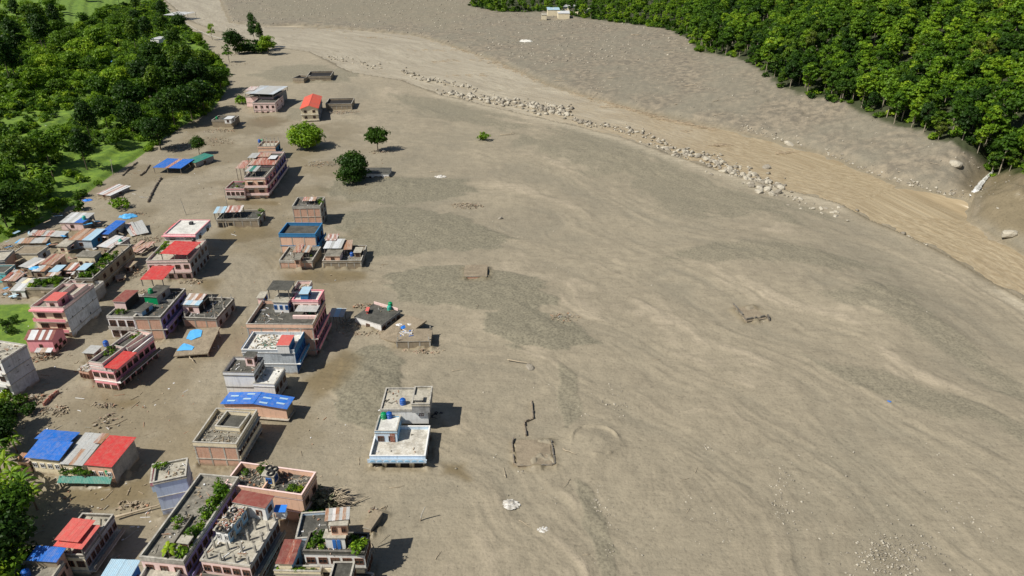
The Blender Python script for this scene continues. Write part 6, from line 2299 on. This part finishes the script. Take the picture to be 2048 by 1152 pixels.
# a log jam along the far water's edge
mb = MB()
for i in range(620):
    t_ = rr2.random()
    x = 860 + t_ * 560
    y = np.interp(x, [870, 1000, 1150, 1300, 1420], [78, 130, 185, 232, 258]) + rr2.gauss(0, 3.5 if t_ < .6 else 1.5)
    if i % 5 == 0:
        cx_, cy_, wx_ = rr2.choice([(850, 100, 30), (890, 122, 24), (1215, 212, 16), (1375, 262, 12), (1560, 305, 10), (930, 150, 20), (760, 75, 30), (1440, 290, 14), (720, 62, 60), (640, 58, 50)])
        x, y = cx_ + rr2.gauss(0, wx_), cy_ + rr2.gauss(0, 1.6)
    p = G(x, y, -.2)
    an = -.45 + rr2.gauss(0, .35)
    L = rr2.uniform(1.5, 6)
    q = p + Vector((math.cos(an) * L, math.sin(an) * L, rr2.uniform(0, .3)))
    mb.tube([p, p.lerp(q, .5) + Vector((0, 0, rr2.uniform(0, .25))), q], [.16, .13, .06], 4)
tag(mb.build('log_jam', [M('timber')]), 'tangled line of driftwood caught along the far water edge', 'driftwood', kind='stuff')


def debris(cx, cy, rx, ry, n, label, seed, mats=('timber', 'driftwood', 'trim', 'trim_dark', 't_rust', 'earth', 'w_mud'), hh=.6, sz=.62, name='debris_pile', cat='debris'):
    r_ = random.Random(seed)
    c = on_land(cx, cy)
    mb = MB()
    mm = [M(x) for x in mats]
    for i in range(n):
        a, rad = r_.uniform(0, 6.28), r_.random() ** .6
        x, y = rx * rad * math.cos(a), ry * rad * math.sin(a)
        L, W, T_ = (r_.uniform(1, 3.2), r_.uniform(.1, .28), r_.uniform(.06, .15)) if r_.random() < .5 else (r_.uniform(.3, 1.0), r_.uniform(.2, .8), r_.uniform(.15, .4))
        L, W, T_ = L * sz, W * sz, T_ * sz
        m4 = Matrix.Translation((x, y, r_.uniform(0, hh) * (1 - rad))) @ Matrix.Rotation(r_.uniform(0, 3.14), 4, 'Z') @ Matrix.Rotation(r_.uniform(-.4, .4), 4, 'Y') @ Matrix.Rotation(r_.uniform(-.3, .3), 4, 'X')
        P = [m4 @ Vector((sx_ * L / 2, sy_ * W / 2, z)) for z in (-.02, T_) for sx_, sy_ in ((-1, -1), (1, -1), (1, 1), (-1, 1))]
        mb.hexa(P, r_.randrange(len(mm)))
    o = mb.build(name, mm)
    o.location = c
    tag(o, label, cat, kind='stuff')


for a in [(360, 296, 7, 5, 90, 'broken boards by the big dark tree above the blue shelter', 1),
          (418, 284, 12, 7, 160, 'spread of wreckage below the low mud coloured house', 2), (440, 262, 8, 4, 60, 'wreckage in front of the low mud coloured house', 3),
          (640, 332, 6, 4, 70, 'ruined walls left of the large dark tree', 4), (765, 305, 6, 3, 60, 'driftwood heap under the lighter open tree', 5),
          (690, 230, 8, 4, 90, 'heap of pale stones right of the gable roofed house', 6), (700, 654, 3.5, 5, 110, 'splintered timber between the shelter and the tilted house', 7),
          (725, 612, 3, 1.2, 40, 'broken fence posts behind the tilted house', 8), (1128, 640, 4.5, 3, 60, 'tangle of bleached branches on the mud flat', 9),
          (745, 668, 5, 1.6, 60, 'boards under the front of the tilted house', 10), (845, 703, 5, 1.2, 80, 'bamboo poles in front of the mud choked frame house', 11),
          (107, 822, 3.2, 2, 50, 'broken palm trunk and fronds at the left', 12), (215, 842, 2.5, 3, 30, 'flattened plants in the mud in front of the white and pink house', 13),
          (205, 812, 2.5, 1, 24, 'dark sticks near the white and pink house', 14), (262, 1012, 3, 1.2, 50, 'wood and scrap caught on the grey trunk', 15),
          (270, 545, 5, 4, 110, 'wreckage strewn right of the long roof garden', 16), (283, 590, 3, 3, 50, 'wreckage under the near red canopy', 17),
          (295, 480, 5, 3, 70, 'wreckage between the fallen roof and the tall white and pink house', 18), (30, 590, 6, 2, 90, 'rubble in front of the crowded quarter', 19),
          (25, 495, 8, 2, 90, 'rubble behind the crowded quarter', 20), (195, 470, 8, 2.4, 80, 'rubble lanes in the crowded quarter', 21),
          (120, 430, 10, 3, 70, 'scattered boards on the mud edge by the palms', 22), (270, 428, 4, 2, 50, 'rubble round the sky blue tarpaulin', 23),
          (935, 412, 6, 3, 90, 'heap of broken concrete in the middle of the mud flat', 24), (220, 396, 5, 2, 24, 'boards around the red streaked tin roof', 25),
          (440, 110, 12, 6, 60, 'wreckage by the wrecked shed below the mud bar', 26), (345, 48, 10, 5, 70, 'timber spilled below the white roofed open shed', 27),
          (430, 190, 6, 4, 60, 'wreckage at the foot of the green slope', 28), (385, 564, 4, 1.2, 40, 'yellow boards at the foot of the tall white and pink house', 29),
          (90, 715, 3.5, 2, 70, 'rubble in front of the bright pink house', 30), (60, 800, 4, 2.5, 60, 'wreckage in front of the slate grey sided building', 31),
          (385, 711, 2.2, .8, 30, 'boards at the front edge of the tarpaulin covered slab', 32), (755, 1022, 2, 1, 14, 'scraps by the narrow slab roof', 33),
          (470, 128, 16, 6, 40, 'wreckage on the mud below the bar trees', 34), (1000, 185, 1, 1, 2, 'two boards on the far bar', 35)]:
    debris(*a)
debris(875, 830, 1.2, 1.6, 40, 'dark twisted bicycle like scrap in the shade of the isolated building', 41, mats=('dark_metal',), sz=.6)

# dead bush at the bottom with bleached stems
kind('deadbush', 2, 3.4, 3.2, 1.2, 22, 60, .34, LEAFG, BARKP, shape='bush', tr=.12)
T('deadbush', 638, 1018, 1.0, 'dead grey leafed bush behind the stacked building at the bottom centre', cat='bush', name='dead_bush')
T('bush', 622, 1040, 1.1, 'green bush below the dead grey one at the bottom centre', cat='bush', name='bush')
mb = MB()
for i in range(420):
    a = rr2.uniform(-.5, 3.4)
    L = rr2.uniform(.8, 3.0)
    b0 = Vector((rr2.uniform(-1.5, 1.5), rr2.uniform(-1.5, 1.5), rr2.uniform(.3, 2.4)))
    q = b0 + Vector((math.cos(a) * L, math.sin(a) * L * .5, rr2.uniform(-1.2, .5)))
    mb.tube([b0, b0.lerp(q, .5) + Vector((0, 0, .2)), q], [.07, .055, .02], 3)
o = mb.build('brush_heap', [M('driftwood')])
o.location = on_land(668, 1008)
tag(o, 'heap of bleached palm stems right of the dead grey bush', 'brush', kind='stuff')

# boulders
ROCKM = []
import bmesh
for i in range(10):
    bm = bmesh.new()
    bmesh.ops.create_icosphere(bm, subdivisions=2, radius=1)
    rg_ = np.random.RandomState(300 + i)
    off = rg_.uniform(0, 50, 3)
    for v_ in bm.verts:
        c = v_.co
        n_ = float(vn(np.array([c.x * 1.6 + off[0] + c.z * 1.3]), np.array([c.y * 1.6 + off[1] - c.z]), i)[0])
        c *= .72 + .5 * n_
        for ax in range(3):
            c[ax] = max(-.72, min(.72, c[ax])) if (i + ax) % 3 else c[ax]
        c.z *= .72
    me = bpy.data.meshes.new('boulder')
    bm.to_mesh(me)
    bm.free()
    me.materials.append(M('rock') if i % 4 else M('rock_dark'))
    ROCKM.append(me)


def boulder(p, s, label, grp=None):
    o = link('boulder', rr2.choice(ROCKM))
    o.location = p
    o.rotation_euler = (rr2.uniform(-.4, .4), rr2.uniform(-.4, .4), rr2.uniform(0, 6))
    o.scale = (s * rr2.uniform(.8, 1.4), s * rr2.uniform(.7, 1.1), s * rr2.uniform(.7, 1.1))
    tag(o, label, 'boulder', grp)
    return o


boulder(on_land(1060, 735), 1.0, 'lone pale boulder on the mud flat beside the bleached trunk')
boulder(GT(1911, 328), 3.0, 'large pale pointed boulder on the bare bank by the side stream')
o = boulder(GT(2018, 468), 3.2, 'largest boulder at the right edge beside the river')
boulder(GT(1580, 289), 2.4, 'biggest boulder at the right bank water edge below the forest')
boulder(on_land(1000, 437), .9, 'single pale boulder right of the concrete heap')
BL = [([(650, 112), (700, 122), (760, 132)], 5, 18, .9), ([(800, 140), (850, 158), (900, 166), (960, 180)], 5, 32, 1.15),
      ([(880, 182), (940, 192), (990, 198), (1030, 208)], 7, 62, 1.35), ([(1040, 206), (1080, 214), (1140, 224)], 9, 62, 1.3),
      ([(1130, 232), (1160, 242), (1180, 246)], 4, 16, 1.0), ([(1165, 246), (1210, 252), (1260, 266)], 7, 22, .8), ([(1250, 257), (1310, 281), (1350, 300)], 9, 28, 1.0),
      ([(1350, 305), (1400, 312), (1440, 322)], 8, 40, 1.1), ([(1420, 325), (1470, 345), (1510, 360), (1560, 385)], 14, 78, 1.15),
      ([(1570, 392), (1640, 420), (1700, 425)], 10, 20, .9), ([(1800, 470), (1850, 490)], 5, 6, .7)]
P300 = []
for pl, sp, n_, s in BL:
    L_ = np.linspace(0, len(pl) - 1, 200)
    for i in range(int(n_ * 2.3)):
        f_ = rr2.uniform(0, len(pl) - 1.001)
        k_ = int(f_)
        x = pl[k_][0] + (pl[k_ + 1][0] - pl[k_][0]) * (f_ - k_) + rr2.gauss(0, sp * .8)
        y = pl[k_][1] + (pl[k_ + 1][1] - pl[k_][1]) * (f_ - k_) + rr2.gauss(0, sp * (.35 + .5 * rr2.random()))
        P300.append((x, y, s * (.5 + rr2.random() ** 2 * 1.1)))
rr2.shuffle(P300)
for x, y, s in P300[:290]:
    p = G(x, y)
    l = 'pale boulder among those ' + ('nearest the upstream bend' if x < 800 else 'in the upstream line in the shallows' if x < 1035 else 'in the dense heap in mid river' if x < 1200 else 'in the first cluster of the near bank' if x < 1345 else 'in the second cluster of the near bank' if x < 1440 else 'in the big downstream cluster of the near bank' if x < 1570 else 'at the downstream tail of the near bank')
    boulder(Vector((p.x, p.y, max(hg(p.x, p.y), -.3) + .12 * s)), s * 1.0, l, l.replace('pale boulder among those', 'boulders'))
pts_ = P300[290:]
P_ = [[G(x, y).x, G(x, y).y, -.1] for x, y, s in pts_]
S_ = [s for _, _, s in pts_]
# far bank boulders and countless small stones
for i in range(150):
    x = rr2.uniform(1480, 1930)
    y = np.interp(x, [1480, 1520, 1560, 1600, 1650, 1740, 1880, 1930], [262, 270, 284, 292, 308, 348, 388, 396]) - abs(rr2.gauss(0, 7))
    g_ = GT(x, y)
    P_.append([g_.x, g_.y, g_.z])
    S_.append(rr2.uniform(.25, 1.0))
rgs = np.random.RandomState(88)
Xs, Ys = rgs.uniform(-420, 480, 26000), 215 + 760 * rgs.uniform(0, 1, 26000) ** 1.2
kp = inpoly(Xs, Ys, BANK) & ~inpoly(Xs, Ys, FOR) & (np.abs(Xs) < .85 * Ys)
Xs, Ys = Xs[kp][:5600], Ys[kp][:5600]
Zs = hgt(Xs, Ys)
for x, y, z in zip(Xs, Ys, Zs):
    P_.append([x, y, z])
    S_.append((.15 + rr2.random() ** 3 * .8) * (1.3 if y > 480 else .75))
STON = [((1250, 790), 60, 25, 260), ((1200, 830), 60, 30, 160), ((1430, 885), 30, 12, 260), ((1490, 895), 30, 10, 90), ((1790, 1110), 90, 50, 900), ((1950, 1010), 50, 90, 500), ((1900, 960), 60, 60, 260),
        ((1190, 1000), 14, 70, 340), ((1215, 1080), 12, 60, 300), ((1430, 1050), 120, 60, 420), ((1560, 1020), 22, 50, 200), ((900, 470), 110, 34, 520), ((1000, 460), 60, 40, 200),
        ((1100, 540), 50, 24, 120), ((850, 370), 80, 16, 160), ((980, 250), 60, 10, 60), ((1750, 420), 60, 12, 260), ((1720, 640), 200, 90, 160), ((1120, 780), 30, 70, 200), ((2000, 590), 40, 26, 120),
        ((1500, 1000), 260, 120, 500), ((1350, 500), 400, 200, 300), ((560, 720), 120, 180, 120), ((700, 860), 60, 90, 160), ((1000, 900), 220, 200, 160), ((1560, 950), 30, 30, 120)]
for (cx, cy), rx, ry, n_ in STON:
    for i in range(n_):
        x, y = cx + rr2.gauss(0, rx * .55), cy + rr2.gauss(0, ry * .55)
        if y < 60:
            continue
        p = G(x, y)
        P_.append([p.x, p.y, 99])
        S_.append(.05 + rr2.random() ** 4 * .30)
for i in range(1500):
    t_ = rr2.random()
    x = 1640 + t_ * 420
    y = np.interp(x, [p[0] for p in LO], [p[1] for p in LO]) + abs(rr2.gauss(0, 2.2)) - 1
    p = G(x, y)
    P_.append([p.x, p.y, -.1])
    S_.append(.08 + rr2.random() ** 2 * .22)
P_ = np.array(P_)
S_ = np.array(S_)
mk = P_[:, 2] == 99
P_[mk, 2] = hgt(P_[mk, 0], P_[mk, 1]) - .1
# one mesh of many rough stones
rg_ = np.random.RandomState(8)
base = np.array([(0, 0, 1), (1, 0, 0), (0, 1, 0), (-1, 0, 0), (0, -1, 0), (.6, .6, .7), (-.6, .5, .6), (0, 0, -1)], float)
tri = np.array([(0, 1, 5), (0, 5, 2), (0, 2, 6), (0, 6, 3), (0, 3, 4), (0, 4, 1), (1, 2, 5), (2, 3, 6), (7, 2, 1), (7, 3, 2), (7, 4, 3), (7, 1, 4)])
n_ = len(P_)
V_ = base[None] * rg_.uniform(.6, 1.25, (n_, 8, 3)) * np.array([1, .85, .6])
an_ = rg_.uniform(0, 6.28, n_)
c_, s__ = np.cos(an_)[:, None], np.sin(an_)[:, None]
Vx = V_[..., 0] * c_ - V_[..., 1] * s__
Vy = V_[..., 0] * s__ + V_[..., 1] * c_
V_ = np.stack([Vx, Vy, V_[..., 2]], -1) * S_[:, None, None] + P_[:, None, :]
T_ = (tri[None] + np.arange(n_)[:, None, None] * 8).reshape(-1, 3)
mi_ = np.repeat((rg_.uniform(0, 1, n_) < .55).astype(int), 12)
o = link('stones', rawmesh('stones', V_.reshape(-1, 3), tris=T_, mats=[M('rock'), M('rock_dark')], mi=mi_))
tag(o, 'countless small pale stones scattered over the mud and gravel', 'stones', kind='stuff')

# poles left standing
for x, y, hh_, lean, l in ((226, 350, 6.5, .12, 'thin leaning utility pole at the shaded corner of the green slope'), (373, 430, 6, -.15, 'thin utility pole behind the tall white and pink house'),
                           (457, 424, 9, 0, 'thin pole behind the sunken house'), (308, 232, 7, .05, 'thin pole by the dark trees at the mud edge'), (838, 1040, 3, .4, 'short leaning stake in the mud at the bottom')):
    e = empty('utility_pole', on_land(x, y))
    tag(e, l, 'pole')
    MB().tube([(0, 0, -1), (lean * hh_ * .5, 0, hh_ * .5), (lean * hh_, 0, hh_)], [.13, .11, .08], 6).build('pole', [M('trim')], e)
    if hh_ > 5:
        MB().box(lean * hh_ - .7, -.05, hh_ - .6, lean * hh_ + .7, .05, hh_ - .48).build('crossarm', [M('timber')], e)
# stranded white car by the dark trees
e = empty('car', on_land(383, 227), .6)
tag(e, 'white car stranded in the mud at the edge of the dark trees', 'car')
mb = MB()
mb.hexa([(-2.1, -.8, .25), (2.1, -.8, .25), (2.1, .8, .25), (-2.1, .8, .25), (-2.05, -.75, .85), (2.0, -.7, .78), (2.0, .7, .78), (-2.05, .75, .85)])
mb.hexa([(-1.5, -.7, .85), (1.0, -.7, .84), (1.0, .7, .84), (-1.5, .7, .85), (-1.2, -.58, 1.4), (.4, -.58, 1.4), (.4, .58, 1.4), (-1.2, .58, 1.4)])
mb.build('body', [M('w_white')], e)
MB().hexa([(-1.35, -.72, .92), (.85, -.72, .92), (.85, .72, .92), (-1.35, .72, .92), (-1.18, -.62, 1.3), (.5, -.62, 1.3), (.5, .62, 1.3), (-1.18, .62, 1.3)]).build('windows', [M('glass')], e)
for sx_ in (-1.3, 1.3):
    for sy_ in (-.78, .78):
        MB().tube([(sx_, sy_ - .1, .3), (sx_, sy_ + .1, .3)], .32, 12).build('wheel', [M('rubber')], e)

# tilted slab shoved between the tilted house and the frame house
r = thing('fallen_roof', 'mud covered slab sloping down from the tilted white house to the frame house', 'roof slab', (752, 665), (795, 683), (838, 640), 1.4)
mw, w_, d_ = frame3((752, 665), (795, 683), (838, 640), 1.4)
k = Blk(r, mw, w_, d_, 1.4)
k.part('slab', MB().hexa([(0, 0, -.4), (w_, 0, .9), (w_, d_, 1.7), (0, d_, 1.0), (0, 0, .1), (w_, 0, 1.25), (w_, d_, 2.15), (0, d_, 1.5)]), [M('earth')])
for i, (u, v) in enumerate(((.25, .6), (.5, .55), (.6, .72), (.85, .5))):
    p = k.world(w_ * u, d_ * v, .9 + .7 * u)
    me = bpy.data.meshes.get('plastic_sheet')
    o = link('cloth', me.copy())
    o.data.materials.clear()
    o.data.materials.append(M(('cloth_white', 'tarp_blue', 'cloth_white', 'w_bluegrey')[i]))
    o.location = p
    o.scale = (.5, .5, .5)
    o.rotation_euler = (0, 0, i * 1.3)
    tag(o, ('white cloth heap nearest the tilted white house', 'blue cloth heap on the muddy slab', 'white cloth heap farthest up the muddy slab', 'grey cloth heap at the right of the muddy slab')[i], 'cloth')
debris(800, 662, 3, 1.5, 40, 'broken masonry under the muddy slab by the tilted white house', 51)
a_, b_ = GT(335, 30) + Vector((0, 0, 7)), GT(455, 98) + Vector((0, 0, 7))
pts_l = [a_.lerp(b_, i / 12) - Vector((0, 0, 5 * (1 - (2 * i / 12 - 1) ** 2))) for i in range(13)]
tag(MB().tube(pts_l, .09, 4).build('power_line', [M('white_frame')]), 'pale cable strung from the open shed down along the green slope', 'cable')

mb = MB()
mm = [M(x) for x in ('timber', 'cloth_white', 'driftwood', 'trim_dark', 't_rust', 'r_light', 'earth')]
for i in range(900):
    x, y = rr2.uniform(40, 770), 255 + 890 * rr2.random() ** 1.3
    if x < 330 and y < 600 - x:
        continue
    if rr2.random() < .5 and x > 400:
        x = rr2.uniform(60, 420)
    p = on_land(x, y)
    L, W, T_ = (rr2.uniform(.8, 2.4), .09, .05) if rr2.random() < .35 else (rr2.uniform(.12, .45), rr2.uniform(.1, .3), rr2.uniform(.04, .12))
    m4 = Matrix.Translation(p) @ Matrix.Rotation(rr2.uniform(0, 3.14), 4, 'Z') @ Matrix.Rotation(rr2.uniform(-.08, .08), 4, 'Y')
    mb.hexa([m4 @ Vector((sx_ * L / 2, sy_ * W / 2, z)) for z in (-.05, T_) for sx_, sy_ in ((-1, -1), (1, -1), (1, 1), (-1, 1))], rr2.randrange(len(mm)))
tag(mb.build('litter', mm), 'scraps of wood, plastic and brick strewn over the mud between the houses', 'litter', kind='stuff')

# loose sheets and boards thrown about the crowded quarter
mb = MB()
mm = [M(x) for x in ('t_rust', 't_rustred', 't_streak', 't_galv', 'timber', 't_rust', 'w_mud', 't_ltblue', 'tarp_sky')]
QP = np.array([(0, 490), (40, 465), (120, 440), (200, 440), (250, 470), (255, 500), (215, 560), (190, 600), (100, 600), (0, 600)], float)
n_ = 0
while n_ < 170:
    x, y = rr2.uniform(0, 260), rr2.uniform(440, 600)
    if not inpoly(np.array([x]), np.array([y]), QP)[0]:
        continue
    n_ += 1
    p = on_land(x, y) + Vector((0, 0, rr2.choice([.1, .2, .4, 1.2, 2.4, 2.9])))
    L, W = rr2.uniform(1.0, 2.8), rr2.uniform(.4, .9)
    m4 = Matrix.Translation(p) @ Matrix.Rotation(rr2.uniform(0, 3.14), 4, 'Z') @ Matrix.Rotation(rr2.uniform(-.35, .35), 4, 'Y') @ Matrix.Rotation(rr2.uniform(-.3, .3), 4, 'X')
    mb.hexa([m4 @ Vector((sx_ * L / 2, sy_ * W / 2, z)) for z in (-.01, .02) for sx_, sy_ in ((-1, -1), (1, -1), (1, 1), (-1, 1))], rr2.choice([0, 0, 1, 2, 3, 4, 4, 5, 6, 7, 8]))
tag(mb.build('scrap_sheets', mm), 'loose rusty sheets and boards thrown about the crowded quarter', 'scrap', kind='stuff')

r, b = house('buried_house', 'faint slab roof of the buried house inside the low angular wall', (1494, 642), (1532, 636), (1512, 612), .5, cat='ruin', wall='w_mud', roof='earth', par=.0)
# silt drifted and damp against the foot of every wall
me = GROUND.data
n_ = len(me.vertices)
co = np.empty(n_ * 3, np.float32)
me.vertices.foreach_get('co', co)
co = co.reshape(-1, 3)
wa = np.empty(n_, np.float32)
me.attributes['wet'].data.foreach_get('value', wa)
for m, w, d in FOOT:
    ox, oy = m[0][3], m[1][3]
    R_ = w + d + 4
    ix = np.nonzero((np.abs(co[:, 0] - ox) < R_) & (np.abs(co[:, 1] - oy) < R_))[0]
    if not len(ix):
        continue
    dx, dy = co[ix, 0] - ox, co[ix, 1] - oy
    lx, ly = dx * m[0][0] + dy * m[1][0], dx * m[0][1] + dy * m[1][1]
    qx, qy = np.maximum(np.maximum(-lx, lx - w), 0), np.maximum(np.maximum(-ly, ly - d), 0)
    dd = np.hypot(qx, qy)
    nz = fbm(co[ix, 0] / 2.2, co[ix, 1] / 2.2, 3, 55)
    amp = sstep(.42, .7, nz) * .75
    co[ix, 2] += (amp * np.exp(-(dd / 1.1) ** 2)).astype(np.float32)
    wa[ix] = np.maximum(wa[ix], .7 * np.exp(-(dd / 1.3) ** 2) * (dd > 0) * sstep(.25, .5, nz))
me.vertices.foreach_set('co', co.ravel())
me.attributes['wet'].data.foreach_set('value', wa)
me.update()
